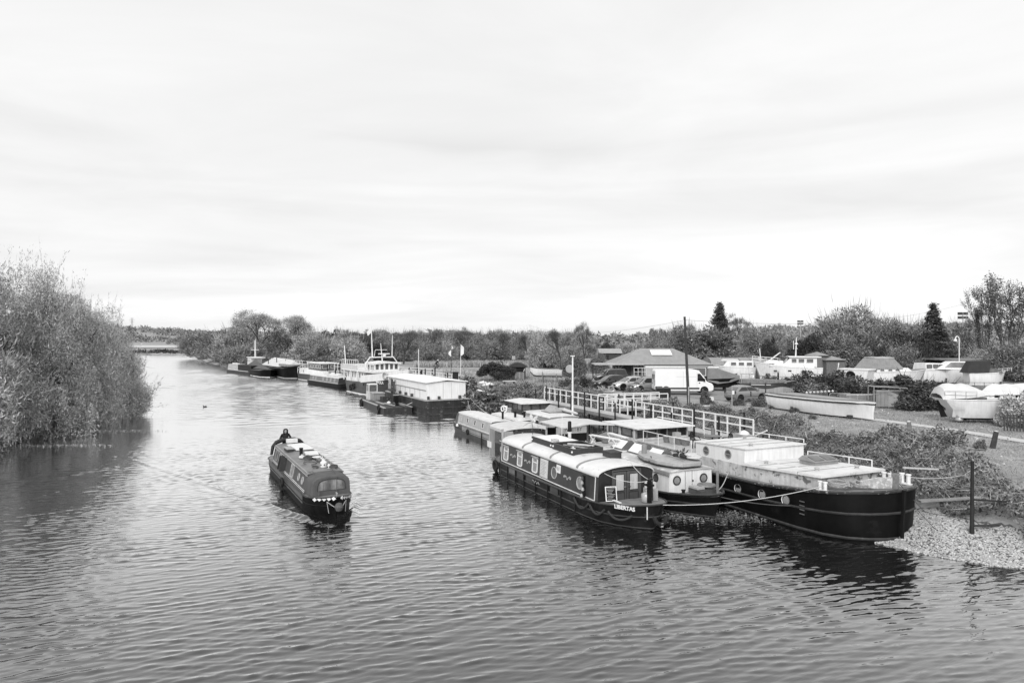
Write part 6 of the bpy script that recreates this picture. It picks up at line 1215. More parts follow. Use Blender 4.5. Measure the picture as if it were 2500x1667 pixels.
tag(MB().lathe([(.05, -.55), (.5, -.25), (.5, .3), (.05, .55)], None, 8).build('balloon_buoy', WHITE, None, True, XY(648, 150, 3.9)), 'white round sign-like ball above the dark covered barge', 'buoy') if False else None
# bird on the water
t = thing('duck', 'small dark duck swimming in the middle of the bright water', 'duck', G(501, 994), R(200)); MB().lathe([(.02, -.2), (.1, -.12), (.12, .02), (.06, .16), (.01, .24)], place((0, 0, .05), (1, 0, .1)), 10).build('body', DGREY, t, True); MB().tube([(.16, 0, .08), (.2, 0, .2), (.24, 0, .24)], [.05, .03, .04], 7).build('neck', BLACK, t, True); MB().box(.25, .33, -.02, .02, .22, .25).build('bill', PALE, t)
rope(Vector((-4.4, 71.2, 1.6)), w(NG, (1.2, .8, .9)), .5, .03, ROPE, 'upper pale rope from the floating shed to the dark narrowboat'); rope(Vector((-4.6, 71.0, 1.3)), w(NF, (1.0, .9, .9)), .35, .03, ROPE, 'lower pale rope from the floating shed to the pale grey narrowboat'); rope(Vector((-9.6, 72.5, 1.5)), w(WF, (10.6, 1.2, .7)), .05, .03, ROPE, 'short slanting rope from the floating shed to the work flat')
# ---------------------------------------------------------------- vehicles
def quad_on(b, c, inset, off):
    c = [Vector(p) for p in c]; m = sum(c, Vector()) / 4; n_ = (c[1] - c[0]).cross(c[3] - c[0]).normalized(); q = []
    for i, p in enumerate(c):
        u = (c[(i + 1) % 4] - p).normalized(); v = (c[(i - 1) % 4] - p).normalized(); q.append(p + (u + v) * inset + n_ * off)
    return b.add(q, [(0, 1, 2, 3)])
def wheel(t, x, y, r, sg):
    key = ('wh', r)
    if key not in CACHE:
        b = MB().lathe([(r * .6, -.1), (r * .93, -.1), (r, -.06), (r, .06), (r * .93, .1), (r * .6, .1)], None, 20, False); rm = MB().lathe([(r * .62, -.05), (r * .6, .075), (r * .5, .05), (r * .15, .06), (.02, .07)], None, 16)
        for k in range(5): rm.box(r * .12, r * .58, -.025, .025, .05, .085, Matrix.Rotation(k * 1.2566, 4, 'Z'))
        CACHE[key] = (b.me('tyre', RUBBER, True), rm.me('rim', STEEL))
    a, c = CACHE[key]; M = place((x, y, r), (0, sg, 0)); o = link('wheel', a, t, M=M); link('rim', c, o)
def car(label, p, rz, L, W, H, pm, belt, roof, bonnet, boot, wb, r=.31, name='parked_car', cat='car'):
    """belt: height of the window line; roof=(rear x at belt, rear x at roof, front x at roof, front x at belt); x from the rear bumper"""
    t = thing(name, label, cat, p, rz); w = W / 2
    st = [(0, .86, .42, belt - boot - .14), (.1, .95, .3, belt - boot - .03), (.45, .99, .24, belt - boot), (roof[0], 1, .2, belt - boot * .2), (L * .5, 1, .2, belt), (roof[3], 1, .2, belt - .02), (L - .75, .98, .22, belt - bonnet * .55), (L - .25, .92, .26, belt - bonnet - .06), (L - .05, .82, .34, belt - bonnet - .2), (L, .76, .4, .6)]
    b = MB(); b.loft([[(x, -w * k * .93, zb), (x, -w * k, zb + .2), (x, -w * k, zt - .14), (x, -w * k * .93, zt - .02), (x, -w * k * .6, zt + .015), (x, w * k * .6, zt + .015), (x, w * k * .93, zt - .02), (x, w * k, zt - .14), (x, w * k, zb + .2), (x, w * k * .93, zb)] for x, k, zb, zt in st]); b.build('body', pm, t, True)
    ra, rb, rc, rd = roof; wb_, wr = w * .93, w * .72; z0 = belt - .04
    B = [(ra, z0), (rd, z0)]; b = MB()
    rings = []
    for z, xa, xb, ww in ((z0, ra, rd, wb_), (z0 + (H - z0) * .5, ra + (rb - ra) * .45, rd + (rc - rd) * .55, (wb_ + wr) / 2), (H - .06, rb - .03, rc + .06, wr + .0), (H, rb + .15, rc - .2, wr - .12)):
        rings.append([(xa, -ww * .92, z), (xa + .12, -ww, z), (xb - .15, -ww, z), (xb, -ww * .88, z), (xb, ww * .88, z), (xb - .15, ww, z), (xa + .12, ww, z), (xa, ww * .92, z)])
    b.loft(rings); b.build('roof', pm, t, True)
    za, zb_ = belt + .02, H - .12
    def X(z, a, c): return a + (c - a) * (z - z0) / (H - z0)
    def Wd(z): return wb_ + (wr - wb_) * (z - z0) / (H - z0) + .024
    n_ = 2; xs0, xs1 = X(za, ra, rb) + .22, X(za, rd, rc) - .22; xt0, xt1 = X(zb_, ra, rb) + .25, X(zb_, rd, rc) - .2
    for sg in (-1, 1):
        for i in range(n_):
            f0, f1 = i / n_ + .02 * (i > 0), (i + 1) / n_ - .02 * (i < n_ - 1)
            c = [(xs0 + (xs1 - xs0) * f0, sg * Wd(za), za), (xs0 + (xs1 - xs0) * f1, sg * Wd(za), za), (xt0 + (xt1 - xt0) * f1, sg * Wd(zb_), zb_), (xt0 + (xt1 - xt0) * f0, sg * Wd(zb_), zb_)]
            MB().add(c, [(0, 1, 2, 3) if sg < 0 else (3, 2, 1, 0)]).build('side_window', GLASS, t)
        for x in (wb[0], wb[1]):
            MB().lathe([(.02, 0), (r * 1.22, 0), (r * 1.22, .015), (.02, .016)], place((x, sg * w * .985, r * 1.03), (0, sg, 0)), 18).build('wheel_arch', BLACK, t); wheel(t, x, sg * (w - .1), r, sg)
        MB().box(rd - .55, rd - .35, sg * (w + .03) - .09, sg * (w + .03) + .09, belt + .02, belt + .16).build('mirror', pm, t); MB().box(L * .47, L * .5, sg * w - .01, sg * w + .01, .45, belt - .05).build('door_gap', BLACK, t)
        MB().box(roof[0] + .3, roof[3] - .3, sg * w - .012, sg * w + .012, .42, .46).build('side_moulding', DGREY, t)
        MB().lathe([(.02, -.02), (.14, .0), (.1, .05), (.02, .07)], place((L - .28, sg * w * .68, belt - bonnet - .16), (.9, sg * .3, .3)), 10).build('headlight', CHROME, t, True); MB().box(.0, .14, sg * w * .8 - .1, sg * w * .8 + .1, belt - boot - .25, belt - boot - .02).build('tail_light', DGREY, t)
    for xa, xb, ka in ((rd + .0, rc + .02, 1), (ra, rb, -1)):
        xA, xB = X(za, xa, xb) + ka * .06, X(zb_, xa, xb) + ka * .06
        c = [(xA, -Wd(za) * .84, za), (xA, Wd(za) * .84, za), (xB, Wd(zb_) * .84, zb_), (xB, -Wd(zb_) * .84, zb_)]; MB().add(c, [(0, 1, 2, 3) if ka > 0 else (3, 2, 1, 0)]).build('windscreen' if ka > 0 else 'rear_window', GLASSM, t)
    MB().box(L - .03, L + .015, -.26, .26, .42, .53).build('number_plate', WHITE, t); MB().box(-.015, .02, -.26, .26, .6, .71).build('number_plate', PALE, t); MB().box(L - .1, L - .005, -.5, .5, .56, .64).build('grille', BLACK, t)
    return t
def carfoot(px, py, z=2.02): return G(px, py, z)
VX = Vector((14.75, 71.3, 2.02))
van = thing('white_van', 'white high-roofed van parked behind the telegraph pole', 'van', VX, R(-2)); L = 6.0
prof = [(.0, .42), (.0, 1.0), (.05, 2.35), (.15, 2.5), (4.1, 2.52), (4.5, 2.42), (5.15, 1.62), (5.3, 1.3), (5.85, 1.08), (6.0, .85), (6.0, .42), (5.75, .3), (.3, .34)]
o = MB().prism([(x, z) for x, z in prof], -1.0, 1.0, Matrix(((1, 0, 0, 0), (0, 0, -1, 0), (0, 1, 0, 0), (0, 0, 0, 1)))).build('body', VANW, van); bv = o.modifiers.new('bevel', 'BEVEL'); bv.width = .07; bv.segments = 2; bv.limit_method = 'ANGLE'
for sg in (-1, 1):
    y = sg * 1.004; f = (lambda p: tuple(p) if sg < 0 else tuple(reversed(p)))
    MB().add([(4.35, y, 1.32), (5.15, y, 1.32), (5.0, y, 1.62), (4.62, y, 2.1), (4.35, y, 2.1)], [f((0, 1, 2, 3, 4))]).build('side_window', GLASS, van)
    for x in (1.15, 5.05): MB().lathe([(.02, 0), (.42, 0), (.42, .012), (.02, .013)], place((x, y, .4), (0, sg, 0)), 18).build('wheel_arch', BLACK, van); wheel(van, x, sg * .92, .34, sg)
    MB().box(1.65, 4.55, y - .012, y + .012, .5, .68).build('side_moulding', DGREY, van); MB().box(.04, .75, y - .012, y + .012, .42, .8).build('corner_trim', DGREY, van)
    for x in (2.9, 4.3): MB().box(x - .008, x + .008, y - .003, y + .003, .5, 2.3).build('door_gap', PALE, van)
    MB().box(2.2, 4.2, y - .004, y + .004, 1.78, 1.8).build('swage_line', PALE, van); MB().box(4.48, 4.62, y - .012, y + .012, 1.1, 1.2).build('handle', BLACK, van); MB().box(4.95, 5.1, y + sg * .05 - .08, y + sg * .05 + .08, 1.3, 1.6).build('mirror', BLACK, van)
    MB().lathe([(.02, 0), (.16, .0), (.1, .06)], place((5.9, sg * .78, .86), (1, sg * .3, .3)), 10).build('headlight', CHROME, van); MB().box(-.012, .03, sg * .93 - .06, sg * .93 + .06, .9, 1.45).build('tail_light', DGREY, van)
    MB().box(-.012, .01, sg * .45 - .2, sg * .45 + .2, 1.5, 2.0).build('rear_window', GLASS, van)
MB().box(-.008, .01, -.008, .008, .5, 2.3).build('door_gap', DGREY, van); MB().box(-.1, .05, -.98, .98, .32, .5).build('rear_bumper', DGREY, van); MB().box(5.92, 6.08, -.98, .98, .3, .62).build('front_bumper', DGREY, van); MB().box(-.03, .0, .1, .25, .95, 1.15).build('handle', BLACK, van)
MB().add([(5.16, -.85, 1.42), (5.16, .85, 1.42), (4.56, .8, 2.36), (4.56, -.8, 2.36)], [(0, 1, 2, 3)]).build('windscreen', GLASS, van)
car('silver saloon parked between the dark car and the grey people carrier', carfoot(1584, 951) + Vector((.3, 1.0, 0)), R(195), 4.5, 1.78, 1.45, SILV, .92, (.55, 1.35, 2.5, 3.45), .2, .08, (.85, 3.6), .34)
car('grey people carrier parked nose out beside the white van', carfoot(1612, 955) + Vector((.7, .6, 0)), R(192), 4.0, 1.72, 1.55, mat('silver_grey_paint', .32, .25, .06, 1, metal=.4, spec=.6), .95, (.2, .5, 2.5, 3.35), .22, .02, (.7, 3.25), .31)
car('dark car parked at the left end of the row, beside the silver saloon', carfoot(1528, 946) + Vector((.6, 1.4, 0)), R(196), 4.3, 1.74, 1.42, DARKC, .92, (.5, 1.2, 2.4, 3.3), .2, .06, (.8, 3.45), .32)
car('small grey three-door hatchback parked alone right of the telegraph pole', G(1786, 980, 2.02) + Vector((.0, .55, 0)), R(23), 3.62, 1.64, 1.4, KAC, .93, (.08, .75, 1.95, 3.0), .26, .0, (.6, 3.0), .3)
car('black off-road car under the flat canopy of the hipped-roof building', XY(1532, 88, 2.02), R(184), 4.4, 1.8, 1.75, DARKC, 1.1, (.15, .4, 2.7, 3.3), .15, .0, (.8, 3.5), .37)
# ---------------------------------------------------------------- hipped building and sheds
def bld(name, label, cat, p, rz): return thing(name, label, cat, p, rz)
HB = bld('hipped_building', 'single-storey building with a big hipped tiled roof behind the parked van', 'building', XY(1500, 92, 2.0), R(0)); W = 13.2; D = 9
MB().box(.9, W - .9, .9, D - .9, 0, 2.1).build('wall', mat('render_wall', .12, .8, .15, 1.5, streak=.2), HB)
def tiled(root, quad, rows, cols, mt):     # courses of tiles: every course a proud strip
    a, b_, c, d = [Vector(p) for p in quad]; n_ = (b_ - a).cross(d - a).normalized(); m = MB()
    for i in range(rows):
        f0, f1 = i / rows, (i + 1) / rows; p, q, r_, s_ = a.lerp(d, f0) + n_ * .06, b_.lerp(c, f0) + n_ * .06, b_.lerp(c, f1) + n_ * .02, a.lerp(d, f1) + n_ * .02
        m.add([p, q, r_, s_, a.lerp(d, f0), b_.lerp(c, f0)], [(0, 1, 2, 3), (4, 5, 1, 0)])
    o = m.build('roof_slope', mt, root); return o
e = 2.1; R0, R1 = (4.35, D / 2, 4.15), (W - 4.3, D / 2, 4.15); c_ = [(0, 0, e), (W, 0, e), (W, D, e), (0, D, e)]
for q in ((c_[0], c_[1], R1, R0), (c_[1], c_[2], R1, R1), (c_[2], c_[3], R0, R1), (c_[3], c_[0], R0, R0)): tiled(HB, q, 17, 1, TILE)
MB().tube([c_[0], R0, R1, c_[1]], .09, 6).tube([R0, c_[3]], .09, 6).tube([R1, c_[2]], .09, 6).build('ridge_tiles', TILE, HB)
MB().box(-.05, W + .05, -.08, .02, e - .12, e).build('gutter', DGREY, HB)
sv = Vector(R0) - Vector(c_[0]); 
M = place((7.0, 3.05, 3.62), (0, -2.05, 4.5), (0, 4.5, 2.05)); o = MB().box(-1.5, 1.35, -.8, .75, .04, .13, M).build('skylight_frame', SHEDW, HB)
for k in range(5): MB().box(-1.44 + k * .56, -.92 + k * .56, -.74, .69, .131, .15, M).build('skylight_panel', SHEDW, o)
for x in (3.2, 4.6, 6.1, 7.8, 9.4): window(HB, place((x, .89, 1.5), (0, -1, 0)), .9, .8, .02, .06, WHITE, GLASS)
for x in (.4, 3.4, 6.6, 9.8, W - .4): MB().box(x - .07, x + .07, .1, .24, 0, e - .12).build('post', DGREY, HB)
MB().box(1.0, 2.4, .85, .9, 0, 2.0).build('door', WOODD, HB)
t = thing('flat_canopy', 'thin flat canopy on posts at the left of the hipped building', 'canopy', XY(1452, 91, 2.0), 0); MB().box(0, 6.6, 0, 4, 2.12, 2.26).build('roof', DECKL, t)
for x, y in ((.2, .2), (3.2, .2), (6.3, .2), (.2, 3.7), (3.2, 3.7)): MB().box(x - .07, x + .07, y - .07, y + .07, 0, 2.12).build('post', WOODD, t)
MB().bar((3.2, .2, 1.5), (3.9, .2, 2.1), .1).bar((3.2, .2, 1.5), (2.5, .2, 2.1), .1).build('brace', WOODD, t)
t = thing('dark_bungalow', 'low dark bungalow in the trees left of the hipped roof', 'bungalow', XY(1466, 150, 2.0), 0); MB().box(0, 4.5, 0, 4, 0, 2.2).build('wall', TIMBER, t); MB().loft([[(-.3, -.4, 2.2), (-.3, 4.4, 2.2), (-.3, 2, 3.2)], [(4.8, -.4, 2.2), (4.8, 4.4, 2.2), (4.8, 2, 3.2)]]).build('roof', TILE, t); MB().box(1, 1.8, -.02, 0, .8, 1.7).build('window', GLASS, t)
t = thing('barrel_shed', 'long shed with a curved grey roof right of the hipped building', 'shed', XY(1738, 98, 2.0), R(-3)); MB().box(0, 7.4, 0, 5, 0, 1.8).build('wall', TIMBER, t); MB().loft([[(x, 2.5 - 2.7 * math.cos(math.pi * i / 10), 1.8 + 1.05 * math.sin(math.pi * i / 10)) for i in range(11)] for x in (-.1, 7.6)]).build('roof', LGREY, t)
for x in (1.8, 3.7, 5.6): MB().loft([[(x + d, 2.5 - 2.73 * math.cos(math.pi * i / 10), 1.82 + 1.05 * math.sin(math.pi * i / 10)) for i in range(11)] for d in (0, .06)], False, False).build('roof_rib', MGREY, t)
def hipshed(name, label, p, W_, D_, e_, rz_, wall, roofm, rz=0, flat=False):
    t = thing(name, label, 'shed', p, rz); MB().box(0, W_, 0, D_, 0, e_).build('wall', wall, t); k = min(W_, D_) / 2.2
    MB().loft([[(-.2, -.2, e_), (W_ + .2, -.2, e_), (W_ + .2, D_ + .2, e_), (-.2, D_ + .2, e_)], [(k, D_ / 2 - .05, e_ + rz_), (W_ - k, D_ / 2 - .05, e_ + rz_), (W_ - k, D_ / 2 + .05, e_ + rz_), (k, D_ / 2 + .05, e_ + rz_)]]).build('roof', roofm, t)
    MB().box(-.25, W_ + .25, -.25, -.18, e_ - .1, e_ + .02).build('gutter', DGREY, t); return t
hipshed('brick_shed', 'brown-grey brick shed with a pale hipped roof right of the big white cruiser', XY(2018, 96, 2.0), 2.6, 3, 2.6, .55, BRICK, LGREY); t = hipshed('brick_shed', 'taller boxy shed wall directly behind the stern of the big white cruiser', XY(1990, 97, 2.0), 1.9, 3, 3.2, .5, mat('grey_board_wall', .17, .8, .2, 3), LGREY)
t = thing('long_shed', 'long low dark shed with a flat roof at the right edge', 'shed', XY(2318, 96, 2.0), R(2)); MB().box(1.2, 15, 0, 6, 0, 2.5).build('wall', TIMBER, t); MB().box(0, 15.3, -.5, 6.4, 2.5, 2.68).build('roof', DECK, t); MB().box(7, 10.4, .2, 1.2, 2.681, 3.2).build('roof_box', SHEDW, t)
for k in range(12): MB().box(1.4 + k * 1.1, 1.44 + k * 1.1, -.03, -.002, .1, 2.45).build('cover_strip', DGREY, t)
MB().box(7.3, 15, -1.3, -1.1, 1.2, 1.35).build('veranda_rail', WHITE, t)
for k in range(8): MB().box(7.4 + k, 7.5 + k, -1.25, -1.15, 0, 1.2).build('veranda_post', WHITE, t)
for x in (9, 11, 13): window(t, place((x, -.01, 1.3), (0, -1, 0)), 1.1, .9, .02, .06, DGREY, GLASS)
t = thing('lamp_post', 'white lamp post with a curled top and hanging lamp above the long shed', 'lamp post', XY(2342, 94, 2.0)); MB().tube([(0, 0, 0), (0, 0, 5.6), (-.1, 0, 5.85), (-.3, 0, 5.95), (-.5, 0, 5.8), (-.52, 0, 5.6)], .07, 7).build('post', RAILW, t, True); MB().lathe([(.06, .2), (.2, .0), (.22, -.15), (.05, -.2)], Matrix.Translation((-.53, 0, 5.45)), 10).build('lamp', WHITE, t, True)
def floodmast(px, Y_, top, lab, s):
    z0 = hz(*XY(px, Y_)[:2]); t = thing('floodlight_mast', lab, 'floodlight', XY(px, Y_, z0), 0, 'floodlight masts'); hh = ZH(top, Y_) - z0; MB().tube([(0, 0, 0), (0, 0, hh)], [.16, .09], 7).build('mast', STEEL, t)
    for x in (-.6, .6):
        for z in (0, -.9): MB().box(x * s - .45 * s, x * s + .45 * s, -.2, .2, hh + z * s - .3 * s, hh + z * s + .25 * s).build('lamp_head', DGREY, t)
    MB().box(-1.1 * s, 1.1 * s, -.05, .05, hh - .45 * s, hh - .36 * s).build('crossbar', PALE, t)
floodmast(1954, 190, 784, 'smaller floodlight mast on the skyline above the brick shed', .75); floodmast(2351, 150, 765, 'larger floodlight mast right of the second conifer', 1.0)
t = thing('telegraph_pole', 'tall leaning wooden telegraph pole in front of the white van', 'telegraph pole', XY(1682, 60.2, 1.95)); MB().tube([(0, 0, -.3), (-.38, 0, 7.75)], [.14, .1], 9).build('pole', WOODD, t, True); MB().tube([(-.05, -.13, 0), (-.06, -.14, 1.6)], .05).build('cable_guard', PALE, t)
MB().lathe([(.04, 0), (.05, .06), (.02, .12)], Matrix.Translation((-.27, 0, 7.3)), 8).lathe([(.04, 0), (.05, .06), (.02, .12)], Matrix.Translation((-.48, 0, 7.3)), 8).build('insulator', WHITE, t); top = XY(1672, 60.2, 9.4)
tag(MB().tube([top.lerp(XY(1290, 150, 10.5), i / 20) - Vector((0, 0, 6 * (i / 20) * (1 - i / 20))) for i in range(21)], .012, 4).build('overhead_wire', DGREY), 'faint overhead wire running left from the telegraph pole', 'wire', 'overhead wires'); tag(MB().tube([top.lerp(XY(2450, 120, 16), i / 20) - Vector((0, 0, 9 * (i / 20) * (1 - i / 20))) for i in range(21)], .014, 4).build('overhead_wire', DGREY), 'faint overhead wire running right from the telegraph pole', 'wire', 'overhead wires')
def pylon(px, top, Y_, lab):
    z0 = hz(*XY(px, Y_)[:2]); hh = ZH(top, Y_) - z0; t = thing('pylon', lab, 'pylon', XY(px, Y_, z0), R(20), 'distant pylons'); b = MB(); w_ = hh * .09
    for sx_ in (-1, 1):
        for sy_ in (-1, 1): b.bar((sx_ * w_, sy_ * w_, 0), (sx_ * w_ * .12, sy_ * w_ * .12, hh), .5)
        for k in range(6): f0, f1 = k / 6, (k + 1) / 6; b.bar((sx_ * w_ * (1 - .88 * f0), -w_ * (1 - .88 * f0), hh * f0), (-sx_ * w_ * (1 - .88 * f1), -w_ * (1 - .88 * f1), hh * f1), .3)
    b.build('lattice', STEEL, t); b = MB()
    for z, l in ((.95, .14), (.82, .2), (.7, .16)): b.bar((-hh * l, 0, hh * z), (hh * l, 0, hh * z), .4); b.bar((-hh * l, 0, hh * z), (0, 0, hh * (z + .05)), .3); b.bar((hh * l, 0, hh * z), (0, 0, hh * (z + .05)), .3)
    b.build('crossarm', STEEL, t)
pylon(322, 776, 1250, 'left distant pylon, nearest the willows'); pylon(384, 798, 1500, 'middle distant pylon above the far hill'); pylon(420, 801, 1500, 'right distant pylon above the far hill')
# ---------------------------------------------------------------- boats standing ashore
def ashore(name, label, cat, stern, bow, beam, free, rise, hm, keel=.9, zg=2.0, rake=.8, stands=4, mtst=WOODD, zb=None, stem=.9, tuck=(.12, .79)):
    p, q = Vector((stern[0], stern[1], 0)), Vector((bow[0], bow[1], 0)); Ln = (q - p).length; t = thing(name, label, cat, (p.x, p.y, zg + keel), heading(p, q)); w = beam / 2
    s = [(0, w * .82, free, tuck[0], w * tuck[1]), (Ln * .15, w * .95, free - .02, Ln * .15, w * .94), (Ln * .5, w, free + rise * .15, Ln * .48, w * .97), (Ln * .72, w * .86, free + rise * .42, Ln * .68, w * .76), (Ln * .88, w * .5, free + rise * .75, Ln * .82, w * .27), (Ln * .97, w * .16, free + rise * .96, Ln * (stem - .01), w * .06), (Ln, .04, free + rise, Ln * stem, .03)]
    hull(t, s, hm, zb=-(keel - .25) if zb is None else zb); strake(t, s, .06, .035, hm)
    for i in range(stands):
        x = Ln * (.12 + .7 * i / max(1, stands - 1)); b = MB()
        for sg in (-1, 1): b.box(x - .07, x + .07, sg * w * .5 - .07, sg * w * .5 + .07, -keel, -.1 if zb is None else zb)
        b.box(x - .12, x + .12, -w * .5, w * .5, -keel, -keel + .2); b.build('prop', mtst, t)
    return t, s, Ln
def cabinblock(t, pts, w0, w1, mt, name='cabin'):
    rings = [[(x, -w0 + (w0 - w1) * (z - pts[0][1]) / max(.01, max(q[1] for q in pts) - pts[0][1]), z) for x, z in pts], [(x, w0 - (w0 - w1) * (z - pts[0][1]) / max(.01, max(q[1] for q in pts) - pts[0][1]), z) for x, z in pts]]
    return MB().loft(rings).build(name, mt, t)
YB = 'boats laid up in the yard'
MC, s, Ln = ashore('motor_cruiser', 'big white motor cruiser with a mast and slanting wheelhouse windows on the hard', 'motor cruiser', XY(2005, 86), XY(1840, 88), 3.0, 1.25, .75, WHITE, .8, 2.0)
strake(MC, s, .95, .03, LGREY); cabinblock(MC, [(1.0, 1.2), (6.3, 1.4), (5.3, 1.75), (1.0, 1.75)], 1.3, 1.2, WHITE, 'coachroof'); cabinblock(MC, [(.7, 1.3), (4.55, 1.7), (3.75, 2.5), (.7, 2.5)], 1.25, 1.1, WHITE, 'wheelhouse'); MB().box(.2, 4.0, -1.35, 1.35, 2.5, 2.62).build('wheelhouse_roof', WHITE, MC); MB().box(4.0, 4.6, -1.3, 1.3, 2.46, 2.54).build('visor', DGREY, MC)
for sg in (-1, 1):
    for x, wd_ in ((1.5, .8), (2.5, .7), (3.35, .6)): window(MC, place((x, sg * 1.19, 2.1), (0, sg, .1)), wd_, .5, .06, .03, WHITE, GLASSM)
    for x in (2.2, 3.9, 5.6): MB().box(x - .2, x + .2, sg * 1.5 - .05, sg * 1.5 + .02, .75, .9).build('hull_port', BLACK, MC)
MB().add([(4.52, -1.1, 1.72), (4.52, 1.1, 1.72), (3.85, 1.0, 2.44), (3.85, -1.0, 2.44)], [(0, 1, 2, 3)]).build('windscreen', GLASS, MC)
cabinblock(MC, [(4.6, 1.6), (6.9, 1.75), (6.3, 2.05), (4.6, 2.05)], 1.0, .9, WHITE, 'foredeck_house'); rail(MC, line((5.0, 1.0, 1.75), (8.2, .35, 2.0), 4), .6, .025, RAILW); rail(MC, line((5.0, -1.0, 1.75), (8.2, -.35, 2.0), 4), .6, .025, RAILW)
MB().tube([(3.0, 0, 2.6), (2.9, 0, 5.0)], [.09, .05]).tube([(2.9, -.6, 3.6), (2.9, .6, 3.6)], .04).tube([(3.3, .3, 3.5), (3.3, .3, 4.6)], .04).build('mast', RAILW, MC); MB().lathe([(.05, 0), (.22, .05), (.2, .15), (.03, .25)], Matrix.Translation((2.92, 0, 4.1)), 8).build('radar', WHITE, MC); MB().tube([(7.2, .2, 1.9), (7.35, .2, 3.6)], .06).build('samson_pole', RAILW, MC); MB().tube([(6.3, .5, 2.0), (4.9, .5, 3.1)], .08).build('boom', WHITE, MC)
t, s, Ln = ashore('motor_cruiser', 'smaller white cabin cruiser half hidden left of the big white motor cruiser', 'motor cruiser', XY(1846, 91), XY(1742, 93), 2.4, .95, .3, WHITE, .9, 2.0); cabinblock(t, [(.3, .9), (4.2, 1.0), (3.6, 1.75), (.3, 1.75)], 1.05, .95, WHITE); cabinblock(t, [(2.0, 1.75), (4.5, 1.75), (4.2, 2.05), (2.3, 2.05)], .8, .7, GLASS, 'folded_screen')
for sg in (-1, 1):
    for x in (.8, 1.8, 2.8): window(t, place((x, sg * 1.02, 1.38), (0, sg, .1)), .7, .45, .04, .03, WHITE, GLASSM)
# narrowboat standing behind the van
NH = thing('narrowboat', 'light narrowboat standing ashore behind the white van', 'narrowboat', XY(1542, 82, 2.5), R(-3)); narrowboat('narrowboat', '', 0, 0, 12.5, PALE, ROOFW, [(4.4, 0), (6.5, 0), (9.0, .5)], root=NH, hullm=HULLG, bulk=CREAM, roofz=1.75); rail(NH, line((.2, -.8, .75), (1.6, -.95, .75), 3), .95, .03, RAILW); MB().box(3.2, 6.0, -1.03, -.99, .86, 1.6).build('sign_panel', MGREY, NH); MB().lathe([(.02, 0), (.3, 0), (.3, .02)], place((4.0, -1.035, 1.25), (0, -1, 0)), 14).build('roundel', PALE, NH)
for x in (2, 6, 10): MB().box(x - .15, x + .15, -.9, .9, -.52, -.48).build('prop', WOODD, NH)
text(NH, 'O', place((5.2, -1.036, 1.24), (0, -1, 0)), .4, PALE, 'lettering')
t = thing('covered_boat', 'dark boat under a draped grey tarpaulin in front of the curved-roof shed', 'boat', XY(1724, 77, 2.0), R(-14)); MB().loft([[(0, -1.1, .3), (0, 1.1, .3), (0, 1.1, 1.2), (0, -1.1, 1.2)], [(2.4, -1.0, .3), (2.4, 1.0, .3), (2.4, 1.05, 1.3), (2.4, -1.05, 1.3)], [(3.5, -.1, .4), (3.5, .1, .4), (3.5, .2, 1.4), (3.5, -.2, 1.4)]]).build('hull', HULLB, t)
MB().box(-2.2, .1, -1.0, 1.0, 1.5, 2.5).build('cabin_side', MGREY, t); MB().box(-2.3, .2, -1.05, 1.05, 2.5, 2.6).build('roof', LGREY, t); porthole(t, place((-.9, -1.01, 2.0), (0, -1, 0)), .16, .04, PALE, GLASSM); MB().ring(rrect(2.0, .9, .05), rrect(1.9, .8, .05), 0, .02, place((-1.05, -1.0, 2.0), (0, -1, 0))).build('panel_line', WHITE, t)
MB().loft([[(.1, -1.15, 1.0), (.1, -.6, 2.3), (.1, .6, 2.3), (.1, 1.15, 1.0)], [(1.2, -1.2, .7), (1.2, -.4, 2.35), (1.2, .4, 2.35), (1.2, 1.2, .7)], [(2.6, -1.1, .9), (2.6, -.2, 1.9), (2.6, .2, 1.9), (2.6, 1.1, .9)], [(3.6, -.3, 1.2), (3.6, -.05, 1.6), (3.6, .05, 1.6), (3.6, .3, 1.2)]], False, False).build('tarpaulin', TARPG, t)
MB().box(-2, -1.6, -.8, .8, 0, 1.5).box(-.4, 0, -.8, .8, 0, 1.5).box(1.8, 2.1, -.7, .7, 0, .35).build('prop', WOODD, t)
# painted barge hull and man in white
WB, s, Ln = ashore('painted_hull', 'dark hull with a pale wave painted along it standing behind the grey hatchback', 'boat', XY(1802, 71), XY(1945, 70), 2.4, .62, .25, mat('blue_grey_hull', .07, .45, .2, 2), .55, 2.0, zb=-.3); MB().box(.3, 4.6, -.95, .95, .62, .95).build('cabin', WOOD, WB)
b = MB()
pp = [(x, -1.245 if x < 4.2 else -1.245 + (x - 4.2) * .45, .02 + .12 * math.sin(x * 1.9)) for x in np.arange(.6, 5.4, .3)]
b.loft([[(x, y, z + .16), (x, y + .05, -.28)] for x, y, z in pp], False, False); b.build('painted_wave', PALE, WB); MB().box(1.1, 2.4, -1.28, -1.2, .46, .52).box(2.5, 3.0, -1.28, -1.2, .46, .52).build('pale_trim', WHITE, WB)
for x in (1.0, 2.5): MB().box(x - .05, x + .05, -1.3, -1.2, -.5, .7).build('strap', DGREY, WB)
MB().box(.2, .26, -.8, -.74, .62, 1.5).box(1.0, 1.06, -.8, -.74, .62, 1.5).box(.1, 1.5, -.85, -.7, 1.5, 1.58).build('roof_frame', PALE, WB)
pt = person('person', 'person in a white top and pale cap standing on the hull with the painted wave', XY(1838, 71.3, 2.5), R(200), stand_pose(.15, ((.16, .28, 1.2), (.36, .2, 1.22))), .95, CLOTHW, CLOTHG, None, CLOTHW)
